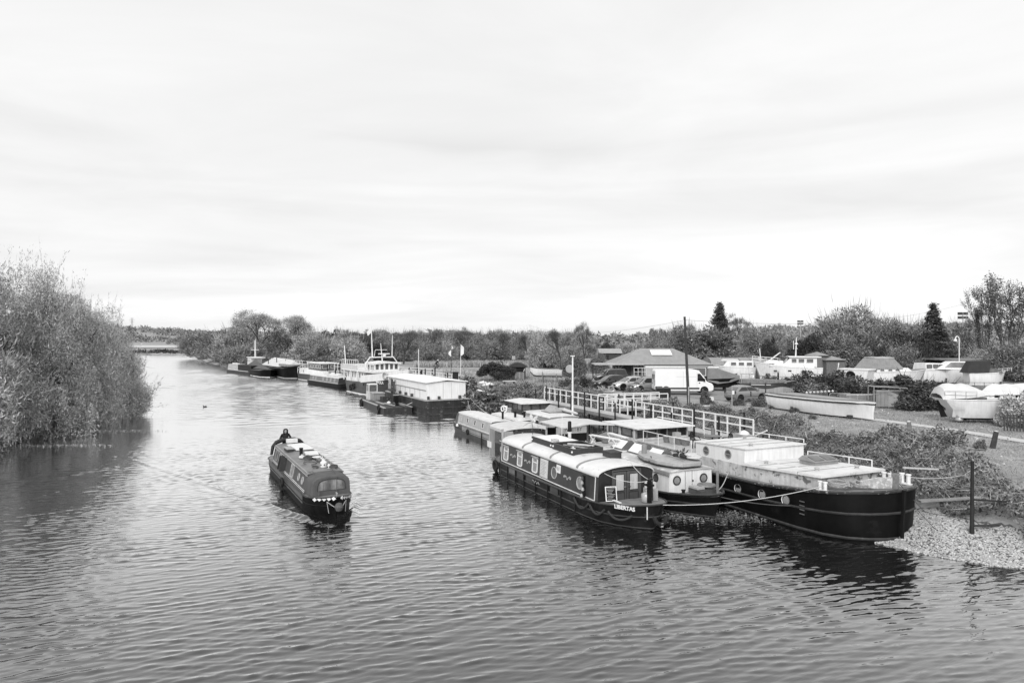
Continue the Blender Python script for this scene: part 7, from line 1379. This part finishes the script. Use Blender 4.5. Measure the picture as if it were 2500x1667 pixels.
# long white boat by the bank
t, s, Ln = ashore('white_launch', 'long white open boat hull with a dark stripe beside the brambles', 'boat', (22.3, 57.8), (25.85, 48.6), 2.6, .68, .1, mat('launch_paint', .8, .5, .06, 1.5, streak=.12, patch=.6, pscale=3, pth=.66), .5, 2.0, zb=-.45, stem=.985); strake(t, s, .22, .045, BLACK, 'dark_stripe', .02); MB().box(1.0, Ln - 2.4, -.9, .9, .7, .78).build('deck_board', LGREY, t); MB().box(1.7, 2.9, 1.19, 1.27, .1, .62).build('repair_patch', LGREY, t)
# crowd barriers
for i, (px, Y_, rz) in enumerate(((1972, 60.5, 4), (2026, 58.5, -2), (2094, 57.5, -3))):
    t = thing('crowd_barrier', ['left crowd barrier behind the long white boat', 'middle crowd barrier behind the long white boat', 'right crowd barrier, next to the caged cabinet'][i], 'barrier', XY(px, Y_, 2.0), R(rz), 'crowd barriers'); b = MB().tube([(0, 0, .2), (0, 0, 1.02), (.08, 0, 1.1), (1.7, 0, 1.1), (1.78, 0, 1.02), (1.78, 0, .2), (0, 0, .2)], .022, 6); b.build('frame', STEEL, t); b = MB()
    for k in range(13): link('upright', CACHE.setdefault('bar_up', MB().tube([(0, 0, .2), (0, 0, 1.1)], .011, 5).me('upright', STEEL)), t, (.13 + k * .127, 0, 0))
    for x in (.3, 1.5): MB().bar((x, -.25, .02), (x, .25, .02), .04).bar((x, 0, .02), (x, 0, .2), .04).build('foot', STEEL, t)
t = thing('dinghy', 'small grey open dinghy lying behind the crowd barriers', 'dinghy', XY(2060, 60, 2.0), R(5)); MB().loft([[(0, -.5, .1), (0, .5, .1), (-.1, .6, .9), (-.1, -.6, .9)], [(1.6, -.6, .1), (1.6, .6, .1), (1.65, .7, .85), (1.65, -.7, .85)], [(2.6, -.1, .2), (2.6, .1, .2), (2.8, .12, .9), (2.8, -.12, .9)]]).build('hull', LGREY, t); MB().box(-.1, 2.4, -.62, -.55, .86, .92).build('gunwale', WHITE, t)
t = thing('rowing_boat', 'little boat edged with white fenders behind the left crowd barrier', 'dinghy', XY(1962, 63, 2.2), R(-4)); MB().loft([[(0, -.3, .2), (0, .3, .2), (0, .4, .6), (0, -.4, .6)], [(1, -.5, .1), (1, .5, .1), (1, .6, .55), (1, -.6, .55)], [(2.4, -.2, .3), (2.4, .2, .3), (2.6, .2, .75), (2.6, -.2, .75)]]).build('hull', DGREY, t)
for k in range(8): MB().lathe([(.02, -.12), (.12, 0), (.02, .12)], Matrix.Translation((.1 + k * .33, -.52, .62 + .02 * k)), 7).build('fender', WHITE, t)
t = thing('caged_cabinet', 'grey boarded cabinet inside a frame of galvanised tube', 'cabinet', XY(2134, 57.2, 2.0), R(-8)); 
for x in (.45, .78, 1.11): MB().box(x - .16, x + .16, .3, .36, .05, 1.45).build('door_board', LGREY, t)
MB().prism([(1.3, .05), (2.2, .05), (2.45, .7), (2.4, .9), (1.5, 1.3), (1.3, 1.35)], .3, .36, Matrix(((1, 0, 0, 0), (0, 0, 1, 0), (0, 1, 0, 0), (0, 0, 0, 1)))).build('side_panel', PALE, t); MB().box(.25, 2.3, .36, 1.0, .02, 1.4).build('cabinet_body', MGREY, t); MB().box(1.24, 1.3, .26, .34, 0, 1.5).build('door_post', PALE, t)
b = MB()
for a_, c_2 in (((0, 0, 0), (0, 0, 1.75)), ((2.6, 0, 0), (2.6, 0, 1.65)), ((0, 1.3, 0), (0, 1.3, 1.75)), ((2.6, 1.3, 0), (2.6, 1.3, 1.65)), ((0, 0, 1.75), (2.6, 0, 1.65)), ((0, 1.3, 1.75), (2.6, 1.3, 1.65)), ((0, 0, 1.75), (0, 1.3, 1.75)), ((2.6, 0, 1.65), (2.6, 1.3, 1.65)), ((.2, 0, 1.4), (2.3, 0, 1.45))): b.tube([a_, c_2], .03, 6)
b.build('tube_frame', STEEL, t)
# yacht under tarpaulins at the right
YA, s, Ln = ashore('sailing_yacht', 'white sailing yacht under pale covers propped up at the right edge', 'yacht', XY(2290, 48.6), XY(2600, 47.5), 2.5, .78, .3, WHITE, .78, 2.05, stands=0, tuck=(.75, .42)); cabinblock(YA, [(2.2, .75), (7.0, .95), (6.2, 1.25), (2.6, 1.25)], .95, .8, WHITE)
for sg in (-1, 1):
    for x in (3.4, 4.7): MB().box(x - .16, x + .16, sg * .93 - .02, sg * .93 + .02, .92, 1.12).build('cabin_window', BLACK, YA)
    MB().box(2.0, 2.6, sg * 1.18 - .05, sg * 1.18 + .05, .78, .92).build('fender', MGREY, YA)
def cov(x, za, zr):       # one hoop of a sagging cover: eaves, shoulders, ridge
    k = .06 * math.sin(x * 7.3)
    return [(x, -1.04, za), (x + k, -.98, za + (zr - za) * .42), (x, -.62, za + (zr - za) * .82 + k * .4), (x, 0, zr), (x, .62, za + (zr - za) * .82 - k * .4), (x - k, .98, za + (zr - za) * .42), (x, 1.04, za)]
TY = mat('yacht_cover', .62, .6, .1, 1.3, .8, 4)
MB().loft([cov(x, a_, b_) for x, a_, b_ in ((-.12, .72, 1.1), (.05, .75, 1.62), (.3, .78, 1.78), (.7, .8, 1.83), (1.1, .82, 1.76), (1.5, .84, 1.83), (2.0, .9, 1.72), (2.5, 1.0, 1.5), (2.9, 1.1, 1.3))], False, False).build('cockpit_cover', TY, YA, True)
MB().loft([[(x, -1.0 + .3 * (x > 7), za), (x + .15 * math.sin(x * 9), -.5, (za + zr) / 2 - .05), (x, 0, zr), (x + .1 * math.sin(x * 7), .5, (za + zr) / 2 - .05), (x, 1.0 - .3 * (x > 7), za)] for x, za, zr in ((2.9, 1.0, 1.3), (3.2, 1.06, 1.62), (3.6, 1.1, 1.8), (4.0, 1.12, 1.76), (4.4, 1.1, 1.82), (4.8, 1.13, 1.77), (5.2, 1.12, 1.82), (5.6, 1.15, 1.86), (6.1, 1.15, 2.05), (6.6, 1.18, 2.16), (7.2, 1.2, 2.0), (7.8, 1.2, 1.7), (8.4, 1.15, 1.35))], False, False).build('boom_cover', TY, YA, True)
MB().loft([[(1.5, -.2, -.3), (1.5, .2, -.3), (1.7, .12, -.72), (1.7, -.12, -.72)], [(7, -.2, -.25), (7, .2, -.25), (6.2, .12, -.72), (6.2, -.12, -.72)]]).build('keel', HULLB, YA); MB().prism([(-.12, .62), (.02, .62), (.62, -.55), (.2, -.6)], -.03, .03, Matrix(((1, 0, 0, 0), (0, 0, -1, 0), (0, 1, 0, 0), (0, 0, 0, 1)))).build('rudder', BLACK, YA); rail(YA, line((.0, -1.0, .78), (2.0, -1.15, .78), 3), .55, .016, STEEL)
for lab, x, y, m_ in (('silver barrel under the left end of the white yacht', 1.15, -.5, STEEL), ('dark barrel behind the silver one under the white yacht', 1.7, .2, DGREY), ('dark block under the right half of the white yacht', 4.2, -.1, WOODD)):
    t = thing('barrel', lab, 'barrel', (x, y, -.78)); b = MB().lathe([(.24, 0), (.27, .03), (.27, .2), (.25, .23), (.27, .26), (.27, .44), (.24, .48)], None, 14).build('drum', m_, t, True); MB().lathe([(.2, .481), (.2, .5)], None, 12).build('lid', m_, t); inframe(t, YA); t.location.z = 2.05
# boats behind the hedge
t, s, Ln = ashore('cabin_cruiser', 'white cruiser under a big grey canvas hood with lighter top behind the hedge', 'boat', XY(2110, 80), XY(2262, 82), 2.6, .9, .3, WHITE, .9, 2.0); cabinblock(t, [(.8, .9), (5.6, .98), (5.2, 1.35), (.8, 1.35)], 1.15, 1.0, WHITE)
MB().loft([[(-.6, -1.2, 1.1), (.6, -.9, 2.45), (.6, .9, 2.45), (-.6, 1.2, 1.1)], [(1.6, -1.2, 1.35), (1.6, -.9, 2.55), (1.6, .9, 2.55), (1.6, 1.2, 1.35)], [(4.4, -1.2, 1.3), (3.4, -.8, 2.45), (3.4, .8, 2.45), (4.4, 1.2, 1.3)]], True, True).build('canvas_hood', LGREY, t); MB().box(.7, 3.4, -.86, .86, 2.52, 2.6).build('hood_top', CANVASL, t)
for x in (1.5, 2.6, 3.6): window(t, place((x, -1.1, 1.12), (0, -1, .1)), .6, .28, .03, .03, WHITE, GLASSM)
t, s, Ln = ashore('open_cruiser', 'white boat with a dark gaping side opening among the hedge shrubs', 'boat', XY(2128, 70), XY(2060, 72), 2.2, .7, .2, WHITE, .75, 2.0); cabinblock(t, [(.2, .7), (2.6, .75), (2.9, 1.65), (.0, 1.75)], 1.0, .9, WHITE); MB().box(.15, .9, -1.03, -.98, .85, 1.5).build('open_door', DGREY, t); MB().lathe([(.02, 0), (.5, 0), (.5, .03)], place((1.7, 1.0, 1.15), (0, 1, 0)), 14).build('opening', BLACK, t); MB().lathe([(.02, 0), (.46, 0), (.46, .03)], place((1.4, -1.0, 1.2), (0, -1, 0)), 14).build('opening', BLACK, t); MB().box(-.1, 3.0, -.95, .95, 1.72, 1.85).build('roof', WHITE, t); MB().box(.2, .7, -1.05, -1.0, .95, 1.4).build('curtain', PALE, t)
t, s, Ln = ashore('cabin_cruiser', 'white cruiser with a dark framed windscreen, right of the canvas-hooded one', 'boat', XY(2240, 85), XY(2345, 86), 2.4, .9, .35, WHITE, .9, 2.0); cabinblock(t, [(.2, .9), (3.4, .95), (3.0, 1.7), (.3, 1.75)], 1.05, .9, WHITE); 
for x in (.8, 1.7, 2.5): window(t, place((x, -1.02, 1.35), (0, -1, .12)), .7, .45, .03, .03, DGREY, GLASSM)
MB().box(3.2, 5.0, -.8, .8, 1.0, 1.3).build('deck_cover', CANVASL, t)
t, s, Ln = ashore('express_cruiser', 'white sports cruiser with a big raked dark side window near the lamp post', 'boat', XY(2372, 84), XY(2292, 85), 2.5, 1.0, .3, WHITE, .9, 2.0, stands=2); cabinblock(t, [(-.2, 1.0), (4.2, 1.0), (2.6, 1.95), (.5, 1.95)], 1.15, .85, WHITE)
for sg in (-1, 1): MB().add([(.7, sg * 1.12, 1.25), (3.2, sg * 1.12, 1.25), (2.5, sg * .93, 1.85), (.9, sg * .93, 1.85)], [(0, 1, 2, 3) if sg > 0 else (3, 2, 1, 0)]).build('side_window', GLASSM, t)
t, s, Ln = ashore('cabin_cruiser', 'white cruiser with a black canvas canopy in front of the long dark shed', 'boat', XY(2358, 80), XY(2455, 79), 2.4, .85, .3, WHITE, .85, 2.0, stands=2); MB().loft([[(-.3, -1.1, .85), (.3, -.8, 2.2), (.3, .8, 2.2), (-.3, 1.1, .85)], [(2.0, -1.1, .9), (2.3, -.8, 2.3), (2.3, .8, 2.3), (2.0, 1.1, .9)]]).build('canopy', CANVASD, t); cabinblock(t, [(1.9, .85), (3.6, .9), (2.9, 1.4), (1.9, 1.4)], 1.0, .8, GLASSM, 'windscreen'); rail(t, line((3.0, -.8, .95), (4.6, -.2, 1.1), 3), .4, .02, RAILW)
t = thing('pontoon_deck', 'dark open boat deck with a low rail beneath the white cruisers at the right', 'boat', XY(2340, 66, 2.0), R(-2)); MB().box(0, 6.5, -.9, .9, .3, 1.0).build('hull', MGREY, t); rail(t, line((.1, -.85, 1.0), (6.4, -.85, 1.0), 7), .55, .02, DGREY); MB().box(1, 1.2, -.8, .8, 0, .3).box(5, 5.2, -.8, .8, 0, .3).build('prop', WOODD, t)
t = thing('white_pole', 'white leaning pole among the hedge shrubs right of the big cruiser', 'pole', XY(2038, 76, 2.0)); MB().tube([(0, 0, 0), (.45, 0, 3.0)], .07).build('pole', RAILW, t)
for i, (px, top) in enumerate(((1990, 905), (2008, 905))): pass
# ---------------------------------------------------------------- plants of the yard
for i, (k, px, Y_, top, w_, lab) in enumerate([
    ('shrubdark', 1883, 76, 912, .9, 'small dark pointed shrub in front of the big white cruiser'), ('shrubdark', 1935, 75, 914, 1.3, 'dark shrub under the stern of the big white cruiser'), ('shrubdark', 1990, 70, 905, 1.5, 'tall dark shrub left of the white leaning pole'),
    ('shrubdark', 2020, 68, 905, 1.5, 'dark shrub right of the stern of the big cruiser'), ('shrubdark', 2052, 66, 906, 1.4, 'dark shrub left of the boat with the dark opening'), ('shrubdark', 2090, 64, 925, 1.6, 'low dark shrub under the boat with the dark opening'), ('shrub', 1975, 66, 926, 1.5, 'low leafy shrub behind the left crowd barrier'),
    ('shrubdark', 2140, 63, 918, 1.6, 'dark hedge shrub behind the caged cabinet'), ('shrubdark', 2180, 62.5, 914, 1.6, 'dark hedge shrub just right of the caged cabinet'), ('shrubdark', 2222, 60.5, 918, 1.5, 'tall dark hedge shrub in the middle of the hedge'), ('shrubdark', 2248, 58, 918, 1.6, 'dark hedge shrub left of the yacht stern'), ('shrubdark', 2285, 60, 920, 1.7, 'dark hedge shrub behind the yacht stern'), ('shrubdark', 2262, 57, 940, 1.4, 'low dark shrub at the front of the hedge, beside the yacht rudder'), ('shrubdark', 2235, 56, 945, 1.5, 'low dark shrub nearest the yacht at the front of the hedge'),
    ('shrub', 2126, 56.5, 976, .8, 'weedy shrub at the left foot of the caged cabinet'), ('shrubdark', 2226, 57, 972, .8, 'dark shrub at the right foot of the caged cabinet'), ('shrublight', 2492, 45.4, 955, 1.0, 'pale-leaved shrub in front of the white yacht'), ('shrublight', 2462, 45.6, 985, .8, 'lower pale-leaved shrub left of the picket fence'), ('shrub', 2392, 36.5, 1072, 1.0, 'small pale plant beside the dark leaning post'),
    ('shrub', 1800, 60, 968, 1.4, 'bramble shrub in front of the grey hatchback'), ('shrub', 1850, 59, 968, 1.4, 'bramble shrub by the front wheel of the grey hatchback'), ('shrub', 1895, 57, 976, 1.5, 'bramble shrub at the far end of the long white boat'), ('shrub', 1940, 54, 992, 1.4, 'bramble shrub in front of the long white boat'), ('shrub', 1730, 59, 972, 1.4, 'leafy shrub at the foot of the telegraph pole'), ('shrub', 1640, 60, 968, 1.5, 'leafy shrub at the shore end of the gangway'), ('shrub', 1770, 53, 985, 1.5, 'tall bramble shrub behind the end of the walkway'), ('shrub', 1830, 50, 992, 1.5, 'tall bramble shrub right of the end of the walkway'), ('shrub', 1985, 50, 1010, 1.2, 'weedy shrub under the right end of the long white boat'),
    ('shrubdark', 1420, 78, 918, 1.6, 'dark bush left of the parked dark car'), ('shrubdark', 1450, 75, 930, 1.5, 'dark low bush at the left of the car park'), ('shrub', 1385, 80, 922, 1.5, 'leafy bush below the clinker boat'), ('shrubdark', 1400, 73, 940, 1.3, 'dark bush behind the white mast'), ('shrub', 1160, 74, 925, 1.5, 'leafy bush on the bank right of the floating shed'), ('shrub', 1195, 70, 942, 1.4, 'weedy bush on the bank above the slack ropes'), ('shrub', 1235, 68, 950, 1.3, 'weedy bush on the bank left of the dark wheelhouse'), ('shrub', 1290, 70, 950, 1.2, 'weedy bush on the bank above the dark wheelhouse')]):
    tr(k, 1 + i % 2, px, Y_, top, lab, 'shrubs of the boatyard', w_, cat='shrub')
# ---------------------------------------------------------------- hut, clinker boat and odds and ends on the far grass
t = thing('open_hut', 'dark arched-roof hut with an open upper door beside the round black bush', 'hut', XY(1262, 96, 2.0), R(0)); MB().box(-1.0, 1.2, -1.4, 1.4, 0, 1.7).build('wall', TIMBER, t)
MB().loft([[(x, y, 1.7 + .6 * math.sin(math.pi * i / 8)) for i, x in enumerate(np.linspace(-1.3, 1.5, 9))] for y in (-1.7, 1.7)]).build('roof', mat('felt_roof', .04, .8, .2, 3), t); MB().loft([[(-3.4, y, 2.05), (-1.2, y, 2.0), (-1.0, y + (.2 if y < 0 else 0), 1.75), (-3.4, y, 1.75)] for y in (-1.5, 1.5)]).build('side_roof', DECKL, t); MB().box(-3.2, -1.0, -1.2, 1.2, 0, 1.72).build('side_wall', WOODD, t); MB().box(-.1, .9, -1.42, -1.39, 1.0, 1.65).build('opening', BLACK, t)
for k in range(5): MB().box(-.3 + k * .26, -.06 + k * .26, -1.44, -1.4, .0, 1.0).build('door_board', WOOD if k % 2 else LGREY, t)
MB().tube([(1.25, -1.3, 1.7), (.9, -1.45, 1.1)], .05).build('bracket', CREAM, t); MB().box(-2.3, -2.0, -1.24, -1.2, .6, 1.3).build('pale_panel', WHITE, t)
t = thing('wire_rack', 'small pale panel on a post above the hut roof', 'sign', XY(1254, 99, 4.0)); MB().tube([(0, 0, 0), (0, 0, .6)], .04).build('post', PALE, t); MB().box(-.25, .25, -.02, .02, .6, 1.1).build('panel', PALE, t)
CB = thing('clinker_boat', 'white clinker-planked rowing boat propped up on the grass beside the hut', 'rowing boat', XY(1372, 88, 2.6), R(172)); Lc = 4.1
def csec(x):
    f = x / Lc; w_ = .85 * (1 - max(0, (f - .35) / .65) ** 2.2) * (1 if f > .15 else .9 + .1 * f / .15); sh_ = .95 + .35 * max(0, f - .3) ** 1.6 * 1.6; kz = .1 + .6 * max(0, (f - .82) / .18) ** 2
    return [(x, -w_ * math.sin(u * 1.45) / math.sin(1.45) * 1.0, kz + (sh_ - kz) * (1 - math.cos(u * 1.5)) / (1 - math.cos(1.5))) for u in np.linspace(.08, 1, 7)]
xs_ = np.linspace(0, Lc, 11); S = [csec(x) for x in xs_]
for sg in (1, -1):
    for j in range(6): MB().loft([[(a[j][0], sg * (a[j][1] - .0), a[j][2]), (a[j][0], sg * (a[j + 1][1] - .03), a[j + 1][2] + .02), (a[j][0], sg * (a[j + 1][1] + .02), a[j + 1][2])] for a in S], False, True).build('plank', WHITE if j > 1 else DGREY, CB)
MB().loft([[(x[0][0], x[6][1] * .96, x[6][2] - .18) for x in (s_,)] + [(s_[0][0], -s_[6][1] * .96, s_[6][2] - .18)] for s_ in S], False, False).build('inside', WOODD, CB); MB().add([(0, -.8, .9), (0, .8, .9), (0, .3, .12), (0, -.3, .12)], [(0, 1, 2, 3)]).build('transom', CREAM, CB); MB().tube([s_[6] for s_ in S] + [(s_[6][0], -s_[6][1], s_[6][2]) for s_ in reversed(S)], .035).build('gunwale', CREAM, CB)
for x in (.6, 2.4): MB().box(x, x + .1, .6, .72, -.6, .9).build('prop', WOOD, CB); MB().box(x, x + .1, -.3, .3, -.6, .1).build('prop', WOOD, CB)
t = thing('round_target', 'pale round disc on a post right of the clinker boat', 'disc', XY(1391, 84, 2.0), R(10)); MB().lathe([(.02, -.03), (.5, -.03), (.52, 0), (.5, .03), (.02, .03)], place((0, 0, 1.95), (-.3, -1, 0)), 18).build('disc', PALE, t); MB().tube([(-.1, 0, 0), (0, .05, 1.6)], .06).build('post', DGREY, t)
for i, (px, lab) in enumerate(((1380, 'left small white box like a beehive below the round disc'), (1389, 'right small white box like a beehive below the round disc'))):
    t = thing('beehive_box', lab, 'box', XY(px, 82, 2.0), R(8 * i), 'white boxes'); MB().box(-.2, .2, -.2, .2, 0, .75).build('body', WHITE, t); MB().loft([[(-.24, -.24, .751), (.24, -.24, .751), (.24, .24, .751), (-.24, .24, .751)], [(-.05, -.22, .95), (.05, -.22, .95), (.05, .22, .95), (-.05, .22, .95)]]).build('lid', PALE, t)
for lab, px, py, s_ in (('left white bag lying on the bank below the black bush', 1179, 937, .45), ('middle white bag on the bank', 1187, 943, .4), ('right white bag on the bank', 1195, 941, .42)):
    t = thing('white_bag', lab, 'bag', G(px, py, 2.0), 0, 'white bags on the bank'); MB().lathe([(.1, 0), (.5 * s_ * 2, .1), (.45 * s_ * 2, .25), (.05, .36)], Matrix.Diagonal((1.2, .7, 1, 1)), 8).build('body', CLOTHW, t, True); MB().tube([(0, 0, .3), (.1, 0, .42)], .05, 5).build('tied_neck', CLOTHW, t)
t = thing('log_bench', 'rough plank bench on the grass in front of the hut', 'bench', G(1243, 938, 2.0), R(12)); MB().box(-.8, .8, -.2, .2, .35, .45).build('seat', CREAM, t); MB().box(-.7, -.5, -.15, .15, 0, .35).build('leg', WOODD, t); MB().box(.5, .7, -.15, .15, 0, .35).build('leg', WOODD, t)
t = thing('scrap_pile', 'pile of pale scrap and brushwood in front of the silver saloon', 'scrap pile', G(1480, 957, 2.0)); b = MB(); r_ = random.Random(4)
for k in range(34): a = r_.uniform(0, 6.28); b.bar((r_.uniform(-.9, .9), r_.uniform(-.4, .4), r_.uniform(.05, .3)), (r_.uniform(-1, 1), r_.uniform(-.4, .4), r_.uniform(.1, .7)), .06)
b.build('sticks', PALE, t); MB().torus(.3, .04, place((.5, -.3, .35), (0, -1, .2)), 12, 5).build('hoop', STEEL, t)
t = thing('dark_bin', 'dark square planter bin at the shore end of the gangway', 'bin', G(1620, 974, 2.0)); MB().box(-.6, .6, -.4, .4, 0, 1.0).build('body', PILE, t); MB().box(-.65, .65, -.45, .45, 1.0, 1.1).build('lid', DGREY, t)
t = thing('planter', 'dark tub with a bush in it in front of the van', 'planter', G(1722, 985, 2.0)); MB().box(-.4, .4, -.35, .35, 0, .55).build('tub', DGREY, t); cm = proto('shrub', 1)[1]; o = link('plant', cm, t, (0, 0, .4)); o.scale = (.42, .42, .5)
box_thing('white_drum', 'white drum beside the dark tub in front of the van', 'drum', G(1735, 984, 2.0), .45, .4, .55, WHITE); box_thing('white_board', 'white board lying on the ground below the dark tub', 'board', G(1718, 991, 2.03), 1.5, .35, .05, WHITE, R(15))
t = thing('crate', 'small dark crate on the grass left of the scrap pile', 'crate', G(1448, 962, 2.0)); MB().box(-.3, .3, -.25, .25, 0, .5).build('body', DGREY, t); MB().box(-.34, .34, -.29, .29, .5, .56).build('lid', WOOD, t)
for px, py, top, lab, m_ in ((1787, 998, 944, 'thin dark-topped pole with a small white plate in front of the hatchback', STEEL), (1900, 962, 910, 'short dark lamp-like post behind the hatchback', PILE)):
    p = G(px, py, 2.0) if px != 1787 else XY(1787, 55, 2.0); Y_ = p.y; t = thing('marker_post', lab, 'post', p); MB().tube([(0, 0, -.2), (0, 0, ZH(top, Y_) - 2)], .05 if px < 1900 else .09, 7).build('post', m_, t)
    if px == 1787: MB().box(-.0, .18, -.07, -.05, 1.3, 1.6).build('plate', WHITE, t)
    else: MB().lathe([(.07, 0), (.12, .12), (.03, .26)], Matrix.Translation((0, 0, ZH(top, Y_) - 2)), 8).build('cap', PALE, t)
# wooden posts, picket fence, pole and planks at the right
for lab, px, py, h, rz, m_ in (('pale weathered post stump on the grass beside the path', 2222, 1060, .8, 8, WOOD), ('dark leaning post on the grass near the right edge', 2424, 1090, .85, -10, WOODD)):
    t = thing('wooden_post', lab, 'post', G(px, py, 2.0)); t.rotation_euler = (R(4), R(-rz), 0); MB().tube([(0, 0, -.1), (0, 0, h)], [.15, .12], 9).build('post', m_, t, True); MB().lathe([(.12, h), (.05, h + .04)], None, 9).build('cut_end', CREAM, t)
t = thing('picket_fence', 'short dark wooden picket fence at the right edge', 'fence', G(2452, 1052, 2.0), R(-18))
for k in range(12): link('picket', CACHE.setdefault('picket', MB().prism([(-.04, 0), (.04, 0), (.04, 1.0), (0, 1.08), (-.04, 1.0)], -.012, .012, Matrix(((1, 0, 0, 0), (0, 0, -1, 0), (0, 1, 0, 0), (0, 0, 0, 1)))).me('picket', WOODD)), t, (k * .17, 0, .02)); 
for z in (.3, .8): MB().box(-.05, 2.0, .02, .06, z, z + .07).build('rail', WOODD, t)
p = XY(2373, 26.0); tag(MB().tube([(p.x, p.y, -.3), (p.x, p.y, 1.2), (p.x + .02, p.y, 3.24)], [.1, .07, .06], 8).build('mooring_pole', PILE), 'tall dark steel pole standing in the gravel at the right', 'pole')
BRK = 'planks and spars on the brambles'
def beam(lab, p, q, w_, m_): tag(MB().bar(p, q, w_, .06).build('plank', m_), lab, 'plank', BRK)
beam('broad pale plank leading from the black barge bow into the brambles', w(BB, (18.6, 2.6, 1.1)), XY(2405, 28.6, 1.25), .3, LGREY); beam('dark beam sloping from the dark pole to the right edge', XY(2375, 26.1, 1.75), XY(2560, 27, 1.35), .09, PILE); beam('lower dark beam at the right edge above the gravel', XY(2376, 26.1, .75), XY(2560, 27.4, .45), .12, WOODD); beam('thin pale spar lying on the brambles behind the barge bow', w(BB, (17.3, 3.4, 2.2)), XY(2290, 31, 1.95), .1, CREAM)
rope(XY(2385, 33, 1.6), XY(2470, 27.5, .5), .1, .02, ROPED, 'dark wire running down through the brambles at the right'); rope(w(BB, (19.0, 1.8, 2.1)), XY(2373, 26.0, 2.0), .15, .018, ROPED, 'second rope from the black barge bow to the dark pole'); rope(XY(2235, 27.9, 1.0), XY(2345, 24.9, .1), .06, .012, ROPED, 'thin dark line trailing over the gravel beside the barge bow')
# convert lettering to meshes so that each word is a plain object
dg = bpy.context.evaluated_depsgraph_get()
for o in [o for o in bpy.data.objects if o.type == 'FONT']:
    me = bpy.data.meshes.new_from_object(o.evaluated_get(dg)); n_ = link(o.name, me, o.parent); n_.matrix_basis = o.matrix_basis; nm = o.name; bpy.data.objects.remove(o); n_.name = nm
